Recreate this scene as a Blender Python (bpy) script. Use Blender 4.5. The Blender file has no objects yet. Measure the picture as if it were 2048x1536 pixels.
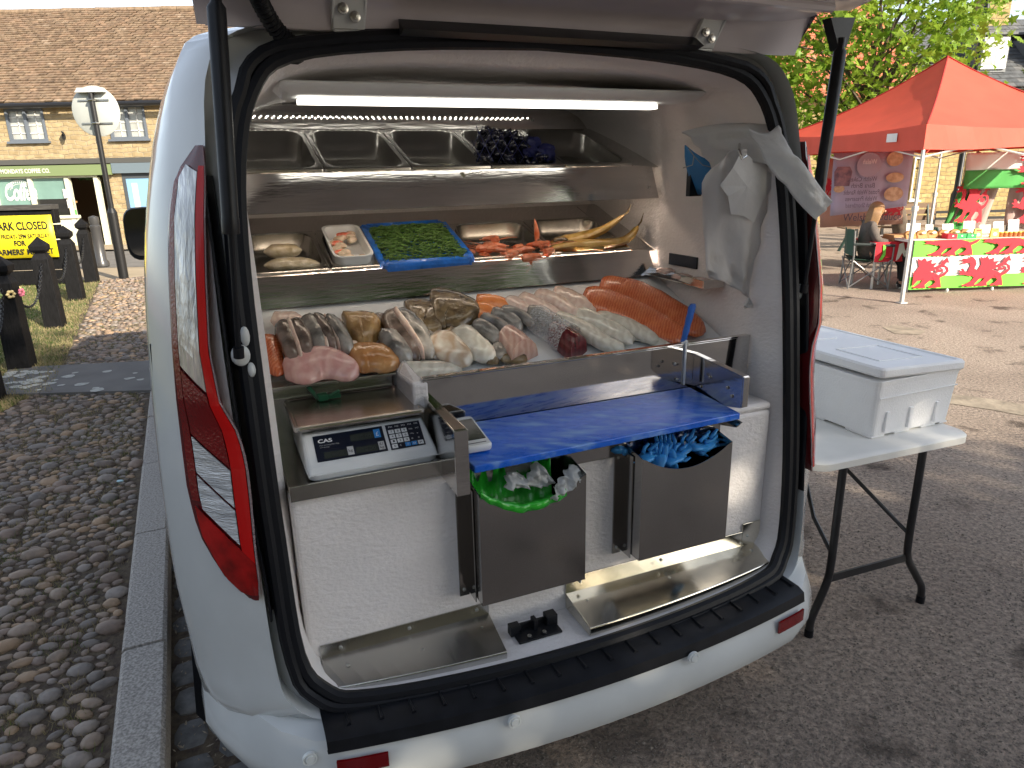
import bpy, bmesh, math, random
from mathutils import Vector, Matrix, noise as mnoise
random.seed(7)
SC = bpy.context.scene
COL = SC.collection
R = math.radians
# ------------------------------------------------------------------ camera
CAM_H = 1.70; FPX = 1405.5; PITCH = R(16.97); ROLL = R(-1.205)
cd = bpy.data.cameras.new('camera'); cam = bpy.data.objects.new('camera', cd); COL.objects.link(cam)
cd.sensor_width = 36.0; cd.lens = 36.0*FPX/2048.0; cd.clip_end = 400; cd.clip_start = 0.02
f_ = Vector((0, math.cos(PITCH), -math.sin(PITCH))); u_ = Vector((0, math.sin(PITCH), math.cos(PITCH))); r_ = Vector((1, 0, 0))
cr, sr = math.cos(ROLL), math.sin(ROLL)
rc = r_*cr + u_*sr; uc = -r_*sr + u_*cr
# picture x axis in world = r*cos(roll)+... (camera rolled so that the picture turns with it)
rc = r_*cr + u_*(-sr)*(-1); uc = u_*cr - r_*sr
cam.matrix_world = Matrix(((rc.x, uc.x, -f_.x, 0), (rc.y, uc.y, -f_.y, 0), (rc.z, uc.z, -f_.z, CAM_H), (0, 0, 0, 1)))
SC.camera = cam
# ------------------------------------------------------------------ light
SUN_AZ = Vector((0.70, -0.714)); SUN_EL = R(27)
sd = bpy.data.lights.new('sun', 'SUN'); sd.energy = 5.0; sd.angle = R(0.6); sd.color = (1.0, 0.885, 0.71)
sun = bpy.data.objects.new('sun', sd); COL.objects.link(sun)
sdir = Vector((SUN_AZ.x*math.cos(SUN_EL), SUN_AZ.y*math.cos(SUN_EL), math.sin(SUN_EL)))
sun.rotation_euler = (-sdir).to_track_quat('-Z', 'Y').to_euler(); sun.location = sdir*30
W = bpy.data.worlds.new('World'); SC.world = W; W.use_nodes = True
nt = W.node_tree; bg = nt.nodes['Background']
sky = nt.nodes.new('ShaderNodeTexSky'); sky.sky_type = 'NISHITA'; sky.sun_disc = False
sky.sun_elevation = SUN_EL; sky.sun_rotation = math.atan2(SUN_AZ.x, SUN_AZ.y)
hs = nt.nodes.new('ShaderNodeHueSaturation'); hs.inputs['Saturation'].default_value = .55; nt.links.new(sky.outputs[0], hs.inputs['Color'])
nt.links.new(hs.outputs[0], bg.inputs[0]); bg.inputs[1].default_value = 0.14
SC.view_settings.view_transform = 'Standard'; SC.view_settings.look = 'None'; SC.view_settings.gamma = 1; SC.view_settings.exposure = 1.03

# ------------------------------------------------------------------ geometry of the photograph's camera, used to lay things out on real planes
_c, _s = math.cos(PITCH), math.sin(PITCH)
VA = R(22.75); VU = Vector((math.cos(VA), math.sin(VA), 0)); VV = Vector((-math.sin(VA), math.cos(VA), 0)); VO = Vector((0.17616, 1.67978, 0))
def ray(px, py):
    a, b = px-1024, py-768
    a, b = a*cr+b*sr, -a*sr+b*cr
    x, y = a/FPX, -b/FPX
    return Vector((x, _c+y*_s, -_s+y*_c))
def onz(px, py, z=0.0):
    r = ray(px, py); return Vector((0, 0, CAM_H)) + r*((z-CAM_H)/r.z)
def ony(px, py, Y):
    r = ray(px, py); return Vector((0, 0, CAM_H)) + r*(Y/r.y)
def vw(u, v, z): return VO + VU*u + VV*v + Vector((0, 0, z))
def tov(p):
    q = p-VO; return Vector((q.dot(VU), q.dot(VV), p.z))
def onv(px, py, v):
    r = ray(px, py); c0 = Vector((0, 0, CAM_H)); t = (v-(c0-VO).dot(VV))/r.dot(VV); return tov(c0+r*t)
def onbed(px, py, a, b):       # on the plane z = a + b*v of the van's frame
    r = ray(px, py); cv = -(VO.dot(VV)); rv = r.dot(VV)
    t = (a+b*cv-CAM_H)/(r.z-b*rv); return tov(Vector((0, 0, CAM_H))+r*t)

# ------------------------------------------------------------------ materials
MATS = {}
def mat(name, col, rough=.6, metal=0.0, var=0.0, scale=8.0, bump=0.0, bscale=None, col2=None, spec=None, aniso=None, trans=0, coat=0, stretch=(1, 1, 1), detail=4, emit=None, es=0, alpha=None, sss=0, tl=0, coord='Object'):
    if name in MATS: return MATS[name]
    m = bpy.data.materials.new(name); m.use_nodes = True; n = m.node_tree; p = n.nodes['Principled BSDF']; L = n.links
    c = (*col, 1) if len(col) == 3 else col
    p.inputs['Base Color'].default_value = c; p.inputs['Roughness'].default_value = rough; p.inputs['Metallic'].default_value = metal
    if spec is not None: p.inputs['Specular IOR Level'].default_value = spec
    if trans: p.inputs['Transmission Weight'].default_value = trans
    if coat: p.inputs['Coat Weight'].default_value = coat; p.inputs['Coat Roughness'].default_value = .05
    if emit: p.inputs['Emission Color'].default_value = (*emit, 1); p.inputs['Emission Strength'].default_value = es
    if alpha is not None: p.inputs['Alpha'].default_value = alpha
    if sss: p.inputs['Subsurface Weight'].default_value = sss; p.inputs['Subsurface Radius'].default_value = (.02, .01, .008); p.inputs['Subsurface Scale'].default_value = .5
    tc = n.nodes.new('ShaderNodeTexCoord'); mp = n.nodes.new('ShaderNodeMapping'); mp.inputs['Scale'].default_value = stretch
    L.new(tc.outputs[coord], mp.inputs[0])
    if var or col2:
        no = n.nodes.new('ShaderNodeTexNoise'); no.inputs['Scale'].default_value = scale; no.inputs['Detail'].default_value = detail
        L.new(mp.outputs[0], no.inputs['Vector'])
        ra = n.nodes.new('ShaderNodeValToRGB'); L.new(no.outputs[0], ra.inputs[0]); L.new(ra.outputs[0], p.inputs['Base Color'])
        ra.color_ramp.elements[0].position = .35; ra.color_ramp.elements[1].position = .65
        if col2: ra.color_ramp.elements[0].color = c; ra.color_ramp.elements[1].color = (*col2, 1)
        else:
            ra.color_ramp.elements[0].color = (*[x*(1-var) for x in col], 1); ra.color_ramp.elements[1].color = (*[min(1, x*(1+var)) for x in col], 1)
    if bump:
        nb = n.nodes.new('ShaderNodeTexNoise'); nb.inputs['Scale'].default_value = bscale or scale; nb.inputs['Detail'].default_value = 5
        L.new(mp.outputs[0], nb.inputs['Vector'])
        b = n.nodes.new('ShaderNodeBump'); b.inputs['Strength'].default_value = min(1, bump); b.inputs['Distance'].default_value = .01
        L.new(nb.outputs[0], b.inputs['Height']); L.new(b.outputs[0], p.inputs['Normal'])
    if tl:
        out = n.nodes['Material Output']; t = n.nodes.new('ShaderNodeBsdfTranslucent'); mx = n.nodes.new('ShaderNodeMixShader'); mx.inputs[0].default_value = tl
        if var or col2: L.new(ra.outputs[0], t.inputs[0])
        else: t.inputs[0].default_value = c
        L.new(p.outputs[0], mx.inputs[1]); L.new(t.outputs[0], mx.inputs[2]); L.new(mx.outputs[0], out.inputs[0])
    MATS[name] = m; return m
def nodes(m): return m.node_tree.nodes, m.node_tree.links, m.node_tree.nodes['Principled BSDF']

M = {}
M['paint'] = mat('van_white_paint', (.56, .585, .59), .16, coat=.6, var=.05, scale=5, detail=9)
M['paint_in'] = mat('white_jamb_paint', (.60, .63, .63), .35, var=.08, scale=6)
M['liner'] = mat('white_textured_liner', (.80, .77, .76), .42, bump=.4, bscale=70, var=.04, scale=5, stretch=(1, 1, 1.6))
M['rubber'] = mat('black_rubber', (.006, .007, .010), .5, spec=.25, bump=.12, bscale=60)
M['blackp'] = mat('black_plastic', (.008, .009, .012), .4, spec=.3, var=.3, scale=20)
M['steel'] = mat('brushed_steel', (.60, .58, .56), .10, metal=1, bump=.035, bscale=12, var=.05, scale=4, stretch=(1, 1, 9))
M['steel_mirror'] = mat('mirror_steel', (.62, .60, .58), .06, metal=1, bump=.01, bscale=8)
M['steel_soft'] = mat('satin_steel', (.52, .51, .475), .24, metal=1, var=.10, scale=5)
M['steel_bin'] = mat('dark_polished_steel', (.42, .41, .40), .12, metal=1, var=.05, scale=5, bump=.02, bscale=14)
M['screw'] = mat('screw_metal', (.5, .5, .48), .3, metal=1)
M['white_pl'] = mat('white_plastic', (.74, .76, .76), .35, var=.04, scale=10)
def m_blue():
    m = mat('blue_cutting_board', (.010, .05, .33), .3); n, L, p = nodes(m)
    tc = n.new('ShaderNodeTexCoord'); mp = n.new('ShaderNodeMapping'); mp.inputs['Scale'].default_value = (2, 7, 5); mp.inputs['Rotation'].default_value = (0, 0, VA)
    no = n.new('ShaderNodeTexNoise'); no.inputs['Scale'].default_value = 6; no.inputs['Detail'].default_value = 9
    L.new(tc.outputs['Object'], mp.inputs[0]); L.new(mp.outputs[0], no.inputs[0])
    ra = n.new('ShaderNodeValToRGB'); ra.color_ramp.elements[0].position = .5; ra.color_ramp.elements[1].position = .78
    ra.color_ramp.elements[0].color = (.008, .115, .60, 1); ra.color_ramp.elements[1].color = (.24, .42, .72, 1)
    L.new(no.outputs[0], ra.inputs[0]); L.new(ra.outputs[0], p.inputs[0])
    mr = n.new('ShaderNodeMapRange'); mr.inputs[3].default_value = .16; mr.inputs[4].default_value = .42; L.new(no.outputs[0], mr.inputs[0]); L.new(mr.outputs[0], p.inputs['Roughness'])
    b = n.new('ShaderNodeBump'); b.inputs['Strength'].default_value = .03; b.inputs['Distance'].default_value = .0003; L.new(no.outputs[0], b.inputs['Height']); L.new(b.outputs[0], p.inputs['Normal'])
    return m
M['blue'] = m_blue()

# ------------------------------------------------------------------ mesh helpers
def mesh(name, vs, fs, m, parent=None, smooth=False, solid=0, uvm=None):
    me = bpy.data.meshes.new(name)
    off = parent_loc(parent) if parent else Vector((0, 0, 0))
    if parent is None and vs:
        off = Vector((sum(v[0] for v in vs)/len(vs), sum(v[1] for v in vs)/len(vs), min(v[2] for v in vs)))
    me.from_pydata([tuple(Vector(v)-off) for v in vs], [], fs); me.validate()
    ms = m if isinstance(m, (list, tuple)) else [m]
    for x in ms: me.materials.append(x)
    if uvm:
        for p, i in zip(me.polygons, uvm): p.material_index = i
    if smooth:
        me.polygons.foreach_set('use_smooth', [True]*len(me.polygons))
    o = bpy.data.objects.new(name, me); COL.objects.link(o)
    bm = bmesh.new(); bm.from_mesh(me); bmesh.ops.recalc_face_normals(bm, faces=bm.faces); bm.to_mesh(me); bm.free()
    if smooth and smooth != 'all':
        me.set_sharp_from_angle(angle=R(40))
    if parent: o.parent = parent
    else: o.location = off
    if solid:
        md = o.modifiers.new('thick', 'SOLIDIFY'); md.thickness = solid; md.offset = 0
    return o
def parent_loc(p):
    l = Vector(p.location)
    while p.parent: p = p.parent; l += Vector(p.location)
    return l
def tag(o, label=None, cat=None, group=None, kind=None):
    if label: o['label'] = label
    if cat: o['category'] = cat
    if group: o['group'] = group
    if kind: o['kind'] = kind
    return o
def thing(name, loc, label, cat, group=None):
    o = bpy.data.objects.new(name, None); o.location = loc; COL.objects.link(o); o.empty_display_size = .05
    return tag(o, label, cat, group)
class G:                                   # collects geometry of one mesh, in world coordinates, through a transform
    def __init__(s, X=None): s.v = []; s.f = []; s.X = X or (lambda p: p); s.mi = []; s.cm = 0
    def add(s, vs, fs):
        b = len(s.v); s.v += [s.X(Vector(v)) for v in vs]; s.f += [tuple(b+i for i in f) for f in fs]; s.mi += [s.cm]*len(fs)
    def box(s, a, b, taper=0):
        x0, y0, z0 = a; x1, y1, z1 = b; t = taper
        s.add([(x0, y0, z0), (x1, y0, z0), (x1, y1, z0), (x0, y1, z0), (x0+t, y0+t, z1), (x1-t, y0+t, z1), (x1-t, y1-t, z1), (x0+t, y1-t, z1)],
              [(3, 2, 1, 0), (4, 5, 6, 7), (0, 1, 5, 4), (1, 2, 6, 5), (2, 3, 7, 6), (3, 0, 4, 7)])
    def hexa(s, p8): s.add(p8, [(3, 2, 1, 0), (4, 5, 6, 7), (0, 1, 5, 4), (1, 2, 6, 5), (2, 3, 7, 6), (3, 0, 4, 7)])
    def tube(s, pts, r, n=8, cap=True, closed=False, flat=1.0):
        pts = [Vector(p) for p in pts]; rs = r if isinstance(r, (list, tuple)) else [r]*len(pts); N = len(pts); vs = []; up = None
        for i, p in enumerate(pts):
            if closed: t = pts[(i+1) % N]-pts[i-1]
            else: t = pts[min(i+1, N-1)]-pts[max(i-1, 0)]
            t.normalize()
            if up is None: up = Vector((0, 0, 1)) if abs(t.z) < .9 else Vector((1, 0, 0))
            a = t.cross(up).normalized(); b = a.cross(t).normalized(); up = b
            for k in range(n):
                q = 2*math.pi*k/n; vs.append(p+(a*math.cos(q)+b*math.sin(q)*flat)*rs[i])
        fs = []
        for i in range(N if closed else N-1):
            j = (i+1) % N
            for k in range(n): fs.append((i*n+k, i*n+(k+1) % n, j*n+(k+1) % n, j*n+k))
        if cap and not closed: fs += [tuple(range(n))[::-1], tuple(range((N-1)*n, N*n))]
        s.add(vs, fs)
    def loft(s, rings, closed=True, caps=True):
        n = len(rings[0]); vs = [p for r in rings for p in r]; fs = []
        for i in range(len(rings)-1):
            for k in range(n if closed else n-1):
                fs.append((i*n+k, i*n+(k+1) % n, (i+1)*n+(k+1) % n, (i+1)*n+k))
        if caps: fs += [tuple(range(n))[::-1], tuple(range((len(rings)-1)*n, len(rings)*n))]
        s.add(vs, fs)
    def lathe(s, c, prof, n=16, ax='z'):
        c = Vector(c); vs = []
        for r, h in prof:
            for k in range(n):
                a = 2*math.pi*k/n
                if ax == 'z': vs.append(c+Vector((r*math.cos(a), r*math.sin(a), h)))
                else: vs.append(c+Vector((r*math.cos(a), h, r*math.sin(a))))
        fs = [(i*n+k, i*n+(k+1) % n, (i+1)*n+(k+1) % n, (i+1)*n+k) for i in range(len(prof)-1) for k in range(n)]
        fs += [tuple(range(n))[::-1], tuple(range((len(prof)-1)*n, len(prof)*n))]
        s.add(vs, fs)
    def prism(s, poly, d):                 # polygon (3-D points) extruded by vector d
        n = len(poly); d = Vector(d); vs = [Vector(p) for p in poly]+[Vector(p)+d for p in poly]
        s.add(vs, [tuple(range(n)), tuple(range(2*n-1, n-1, -1))]+[(i, (i+1) % n, n+(i+1) % n, n+i) for i in range(n)])
    def blob(s, c, rad, n=8, m=5, jit=0, rot=None):
        c = Vector(c); vs = []; rings = []
        for i in range(m+1):
            th = math.pi*i/m; 
            for k in range(n):
                ph = 2*math.pi*k/n; d = Vector((math.sin(th)*math.cos(ph), math.sin(th)*math.sin(ph), math.cos(th)))
                q = 1+(random.uniform(-jit, jit) if 0 < i < m else 0)
                p = Vector((d.x*rad[0], d.y*rad[1], d.z*rad[2]))*q
                if rot: p = rot @ p
                vs.append(c+p)
        fs = [(i*n+k, i*n+(k+1) % n, (i+1)*n+(k+1) % n, (i+1)*n+k) for i in range(m) for k in range(n)]
        s.add(vs, fs)
    def build(s, name, m, parent=None, smooth=False, solid=0):
        return mesh(name, s.v, s.f, m, parent, smooth, solid, s.mi if isinstance(m, (list, tuple)) else None)
VX = lambda p: vw(p[0], p[1], p[2])        # van frame -> world
def GV(): return G(VX)
def catmull(pts, k=4, closed=False):
    P_ = [Vector(p) for p in pts]; n = len(P_); out = []
    for i in range(n if closed else n-1):
        p0 = P_[i-1] if (i > 0 or closed) else P_[0]; p1 = P_[i]; p2 = P_[(i+1) % n]; p3 = P_[(i+2) % n] if (i+2 < n or closed) else P_[-1]
        for j in range(k):
            t = j/k; out.append(.5*((2*p1)+(p2-p0)*t+(2*p0-5*p1+4*p2-p3)*t*t+(3*p1-p0-3*p2+p3)*t**3))
    if not closed: out.append(P_[-1])
    return out
def bevel(o, w=.003, seg=2, ang=30):
    md = o.modifiers.new('bev', 'BEVEL'); md.width = w; md.segments = seg; md.limit_method = 'ANGLE'; md.angle_limit = R(ang); return o
DG = None
def text(name, body, o, right, up, w, h, m, parent=None, depth=.0015, shear=0, bold=0, condense=True):
    """lettering fitted into a w x h box whose lower-left corner is o"""
    cu = bpy.data.curves.new(name, 'FONT'); cu.body = body; cu.size = 1; cu.extrude = 0; cu.shear = shear; cu.offset = bold; cu.resolution_u = 3
    ob = bpy.data.objects.new(name, cu); COL.objects.link(ob); bpy.context.view_layer.update()
    dg = bpy.context.evaluated_depsgraph_get(); me = bpy.data.meshes.new_from_object(ob.evaluated_get(dg))
    vs = [v.co.copy() for v in me.vertices]; fs = [tuple(p.vertices) for p in me.polygons]
    bpy.data.objects.remove(ob); bpy.data.curves.remove(cu); bpy.data.meshes.remove(me)
    if not vs: return None
    x0 = min(v.x for v in vs); x1 = max(v.x for v in vs); y0 = min(v.y for v in vs); y1 = max(v.y for v in vs)
    right = Vector(right).normalized(); up = Vector(up).normalized(); nn = right.cross(up)
    pts = [Vector(o)+right*((v.x-x0)/(x1-x0)*w)+up*((v.y-y0)/(y1-y0)*h)+nn*depth for v in vs]
    g = G(); g.add(pts, fs)
    return g.build(name, m, parent)
# ================================================================== SETTING
def m_asphalt():
    m = mat('gravelled_asphalt', (.2, .16, .13), .85, spec=.25); n, L, p = nodes(m)
    tc = n.new('ShaderNodeTexCoord')
    fine = n.new('ShaderNodeTexNoise'); fine.inputs['Scale'].default_value = 48; fine.inputs['Detail'].default_value = 6; fine.inputs['Roughness'].default_value = .75
    L.new(tc.outputs['Object'], fine.inputs[0])
    r1 = n.new('ShaderNodeValToRGB'); e = r1.color_ramp.elements; e[0].position = .36; e[1].position = .66; e[0].color = (.175, .145, .125, 1); e[1].color = (.60, .485, .39, 1)
    L.new(fine.outputs[0], r1.inputs[0])
    big = n.new('ShaderNodeTexNoise'); big.inputs['Scale'].default_value = .55; big.inputs['Detail'].default_value = 5; big.inputs['Distortion'].default_value = .6
    L.new(tc.outputs['Object'], big.inputs[0])
    r2 = n.new('ShaderNodeValToRGB'); e = r2.color_ramp.elements; e[0].position = .33; e[1].position = .6; e[0].color = (.68, .67, .67, 1); e[1].color = (1, 1, 1, 1)
    L.new(big.outputs[0], r2.inputs[0])
    sp = n.new('ShaderNodeTexNoise'); sp.inputs['Scale'].default_value = 2.6; sp.inputs['Detail'].default_value = 4; L.new(tc.outputs['Object'], sp.inputs[0])
    r3 = n.new('ShaderNodeValToRGB'); e = r3.color_ramp.elements; e[0].position = .31; e[1].position = .41; e[0].color = (.33, .32, .32, 1); e[1].color = (1, 1, 1, 1); L.new(sp.outputs[0], r3.inputs[0])
    mx = n.new('ShaderNodeMixRGB'); mx.blend_type = 'MULTIPLY'; mx.inputs[0].default_value = 1; L.new(r1.outputs[0], mx.inputs[1]); L.new(r2.outputs[0], mx.inputs[2])
    mx2 = n.new('ShaderNodeMixRGB'); mx2.blend_type = 'MULTIPLY'; mx2.inputs[0].default_value = 1; L.new(mx.outputs[0], mx2.inputs[1]); L.new(r3.outputs[0], mx2.inputs[2]); 
    vo = n.new('ShaderNodeTexVoronoi'); vo.inputs['Scale'].default_value = 55; L.new(tc.outputs['Object'], vo.inputs[0])
    r4 = n.new('ShaderNodeValToRGB'); e = r4.color_ramp.elements; e[0].position = 0; e[1].position = .16; e[0].color = (1.9, 1.8, 1.7, 1); e[1].color = (1, 1, 1, 1); L.new(vo.outputs['Distance'], r4.inputs[0])
    mx3 = n.new('ShaderNodeMixRGB'); mx3.blend_type = 'MULTIPLY'; mx3.inputs[0].default_value = .6; L.new(mx2.outputs[0], mx3.inputs[1]); L.new(r4.outputs[0], mx3.inputs[2]); L.new(mx3.outputs[0], p.inputs[0])
    b = n.new('ShaderNodeBump'); b.inputs['Strength'].default_value = 1; b.inputs['Distance'].default_value = .02
    L.new(fine.outputs[0], b.inputs['Height']); L.new(b.outputs[0], p.inputs['Normal'])
    return m
g = G(); g.add([(-90, -60, 0), (90, -60, 0), (90, 120, 0), (-90, 120, 0)], [(0, 1, 2, 3)])
tag(g.build('ground', m_asphalt()), kind='structure')
# kerb line in the plan (z = .1 pavement level)
KZ = .10
k0 = onz(222, 1500, KZ); k1 = onz(262, 1100, KZ); k2 = onz(290, 880, KZ)
kd = (k2-k0).normalized(); kn = Vector((kd.y, -kd.x, 0))           # kn points to the road
lp0 = onz(130, 720, KZ); lp1 = onz(200, 560, KZ); ld = (lp1-lp0).normalized()
KW = .145
kb = G(); s = -3.2
M['granite'] = mat('grey_granite', (.20, .185, .17), .75, col2=(.44, .41, .38), scale=120, bump=.4, bscale=60)
k_end = 13.2
while s < k_end:
    ln = .92; a = k0+kd*(s+.004); b = k0+kd*(s+ln-.006)
    for q, (x, y) in enumerate(((0, 0),)):
        zt = KZ+.012+random.uniform(-.003, .003); c = .012
        A_ = [a, a+kn*KW, b+kn*KW, b]
        kb.add([(p.x, p.y, -.03) for p in A_]+[(p.x, p.y, zt-c) for p in A_]+[((p+(kn*c if i in (0, 3) else -kn*c)+(kd*.006 if i in (0, 1) else -kd*.006)).x, (p+(kn*c if i in (0, 3) else -kn*c)).y, zt) for i, p in enumerate(A_)],
               [(0, 1, 5, 4), (1, 2, 6, 5), (2, 3, 7, 6), (3, 0, 4, 7), (4, 5, 9, 8), (5, 6, 10, 9), (6, 7, 11, 10), (7, 4, 8, 11), (8, 9, 10, 11)])
    s += ln
tag(kb.build('kerb', M['granite']), kind='structure')
# the far public road and the sunlit paving before the shops
M['road'] = mat('grey_road', (.16, .15, .14), .85, var=.15, scale=3, bump=.3, bscale=80)
M['pave'] = mat('pale_paving', (.36, .29, .20), .85, var=.12, scale=2, bump=.3, bscale=30)
def sheet(name, pts, z, m, kind='structure'):
    g = G(); g.add([(p[0], p[1], z) for p in pts], [tuple(range(len(pts)))]); return tag(g.build(name, m), kind=kind)
far0 = 12.0
# path edges run from the near side to the far end
def kl(s_): return k0+kd*s_
def ll(s_): return lp0+ld*s_
P_near = [kl(-3), ll(-9)]
path_end_s = 11.6
pe_r = kl(path_end_s); pe_l = ll(5.9)
M['soil'] = mat('dark_joint_soil', (.05, .034, .026), .95, var=.5, scale=30, bump=.8, bscale=80, col2=(.11, .085, .055))
qa, qb = onz(66, 788, KZ), onz(-170, 905, KZ)
sheet('path', [kl(-3), pe_r, pe_l, qa, qb, Vector((-9, -1, 0)), Vector((-5, -4, 0))], KZ-.012, M['soil'])
M['grass'] = mat('lawn_soil', (.07, .10, .022), .95, col2=(.21, .17, .07), scale=1.6, bump=.9, bscale=90, detail=8)
lw = [qa, pe_l, Vector((-22, pe_l.y+1.5, 0)), Vector((-30, 0, 0)), Vector((-14, -2, 0)), Vector((-9, -1, 0)), qb]
sheet('lawn', lw, KZ-.008, M['grass'])
sheet('paving', [pe_r+kn*KW, pe_r+Vector((3.0, 1.0, 0)), Vector((-5, 15.2, 0)), Vector((-30, 15.2, 0)), Vector((-30, 12.6, 0)), Vector((-22, pe_l.y+1.5, 0)), pe_l], .06, M['pave'])
sheet('road', [Vector((-2.5, 13.6, 0)), Vector((-2.5, 16.6, 0)), Vector((-32, 16.9, 0)), Vector((-32, 13.2, 0))], .064, M['road'])
sheet('pavement', [Vector((-2.5, 16.6, 0)), Vector((-2.5, 18.1, 0)), Vector((-32, 18.1, 0)), Vector((-32, 16.9, 0))], .10, M['pave'])
# flagstone crossing
f0, f1, f2, f3 = onz(20, 738, KZ), onz(330, 722, KZ), onz(330, 782, KZ), onz(-20, 792, KZ)
M['flag'] = mat('slate_flagstone', (.12, .115, .11), .8, var=.12, scale=4, bump=.2, bscale=30)
M['lichen'] = mat('pale_lichen', (.38, .38, .35), .9, var=.15, scale=40)
fl = G()
for a, b in ((0, .28), (.285, 1.0)):
    A_ = f0.lerp(f1, a); B_ = f0.lerp(f1, b); C_ = f3.lerp(f2, b); D_ = f3.lerp(f2, a)
    fl.add([(p.x, p.y, KZ-.02) for p in (A_, B_, C_, D_)]+[(p.x, p.y, KZ+.012) for p in (A_, B_, C_, D_)], [(0, 1, 5, 4), (1, 2, 6, 5), (2, 3, 7, 6), (3, 0, 4, 7), (4, 5, 6, 7)])
fo = tag(fl.build('flagstone', M['flag']), kind='structure')
lc = G()
for i in range(46):
    px = random.choice([random.uniform(15, 110), random.uniform(15, 110), random.uniform(120, 290)]); py = random.uniform(742, 780)
    c = onz(px, py, KZ+.014); r = random.uniform(.02, .055); n = 9
    lc.add([(c.x+r*random.uniform(.7, 1.2)*math.cos(2*math.pi*k/n), c.y+r*random.uniform(.7, 1.2)*math.sin(2*math.pi*k/n), KZ+.0145+i*.00002) for k in range(n)], [tuple(range(n))])
lo_ = lc.build('lichen_spots', M['lichen'], fo)
# cobbles: thousands of rounded stones bedded in the path (surface pattern of the path)
COBC = [(.205, .150, .118), (.245, .185, .14), (.18, .155, .138), (.30, .205, .13), (.225, .19, .165), (.16, .122, .098)]
cobm = [mat('cobble_%s' % n_, c, .55, var=.25, scale=14, bump=.25, bscale=60) for n_, c in zip(('brown', 'tan', 'slate', 'ochre', 'grey', 'dark'), COBC)]
def inpath(p):
    rel = p-k0; d = rel.dot(kn); 
    if d > -.03: return False
    rl = p-lp0; nl = Vector((ld.y, -ld.x, 0))
    if p.y > qa.y:
        if rl.dot(nl) < .02: return False
    else:
        e2 = (qa-qb).normalized()
        if (p-qb).dot(Vector((e2.y, -e2.x, 0))) < .02: return False
    # keep off the flagstones
    fd = (f1-f0).normalized(); fn_ = Vector((-fd.y, fd.x, 0)); q = (p-f0).dot(fn_); w_ = (f3-f0).dot(fn_)
    if min(w_, 0)-.02 < q < max(w_, 0)+.02: return False
    return True
cb = G(); kang = math.atan2(kd.y, kd.x); cell = {}
def try_stone(p, r, far):
    key = (int(p.x/.12), int(p.y/.12))
    for i in (-1, 0, 1):
        for j in (-1, 0, 1):
            for (q, rr) in cell.get((key[0]+i, key[1]+j), ()):
                if (q-p).length < (r+rr)*.93: return False
    cell.setdefault(key, []).append((p, r)); return True
cnt = 0
for it in range(80000):
    if cnt > 8200: break
    s_ = random.uniform(-.6, 11.4) if random.random() < .55 else random.uniform(-.6, 3.5); d = random.uniform(-4.2, 0)
    p = k0+kd*s_+kn*d
    if not inpath(p): continue
    if (p.y < 1.2) or p.x < -.78*p.y-.45: continue
    r = random.choice([.018, .022, .025, .028, .032, .037, .046]) if it < 16000 else random.choice([.013, .016, .020, .024])
    if not try_stone(p, r, 0): continue
    cnt += 1; far = p.y > 4.2
    n, m_ = (6, 3) if far else (9, 4)
    a = random.gauss(.35, .35); el = random.uniform(.95, 1.5); cb.cm = random.randrange(6)
    rot = Matrix.Rotation(a, 3, 'Z')
    rad = (r*el, r/el**.7, r*random.uniform(.45, .75)); vs = []
    for i in range(m_+1):
        th = (math.pi/2+.2)*i/m_
        for k in range(n):
            ph = 2*math.pi*k/n+i*.3; q = 1+(random.uniform(-.07, .07) if i else 0)
            v = Vector((math.sin(th)**.8*math.cos(ph)*rad[0], math.sin(th)**.8*math.sin(ph)*rad[1], math.cos(th)*rad[2]))*q
            vs.append(Vector((p.x, p.y, KZ-.012))+rot @ v)
    fs = [(i*n+k, i*n+(k+1) % n, (i+1)*n+(k+1) % n, (i+1)*n+k) for i in range(m_) for k in range(n)]
    cb.add(vs, fs)
tag(cb.build('path', cobm, smooth='all'), kind='structure')
# dry grass tufts between cobbles and on the lawn
M['dry'] = mat('dry_grass', (.30, .25, .13), .8, tl=.3); M['green_g'] = mat('green_grass', (.10, .15, .03), .8, tl=.35)
tf = G()
def blade(g, p, h, w=.002):
    a = random.uniform(0, 6.28); d = Vector((math.cos(a), math.sin(a), 0)); l = Vector((random.gauss(0, .5), random.gauss(0, .5), 1)).normalized()*h
    g.add([p-d*w, p+d*w, p+l], [(0, 1, 2)])
for i in range(900):
    s_ = random.uniform(-.4, 4) if i % 2 else random.uniform(2, 11); d = -abs(random.gauss(0, .35)) if i % 3 else random.uniform(-2.4, 0); p = k0+kd*s_+kn*(d-.02)
    if i % 6 == 0: p = ll(random.uniform(-4, 5.5))+Vector((random.gauss(.1, .12), 0, 0))
    if not inpath(p+Vector((.05, 0, 0))): continue
    p.z = KZ-.01; tf.cm = 0 if random.random() < .85 else 1
    for k in range(26): blade(tf, p+Vector((random.gauss(0, .028), random.gauss(0, .028), 0)), random.uniform(.012, .035), .0013)
tag(tf.build('grass', [M['dry'], M['green_g']]), 'dry tufts of grass growing between the cobbles of the path', 'grass', kind='stuff')
tf = G()
for i in range(26000):
    px = random.uniform(-60, 225); py = random.uniform(560, 840)**1.0
    p = onz(px, py, KZ); rl = p-lp0; nl = Vector((ld.y, -ld.x, 0))
    if inpath(p) or (p.y > qa.y and rl.dot(nl) > 0) or p.y > 11.6: continue
    p.z = KZ-.01; e_ = rl.dot(nl); tf.cm = 0 if random.random() < (.75 if e_ > -.5 else .35) else 1
    blade(tf, p, random.uniform(.02, .05), .005)
tag(tf.build('grass', [M['dry'], M['green_g']]), 'short patchy lawn grass around the black posts beside the cobbled path', 'grass', kind='stuff')
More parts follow.
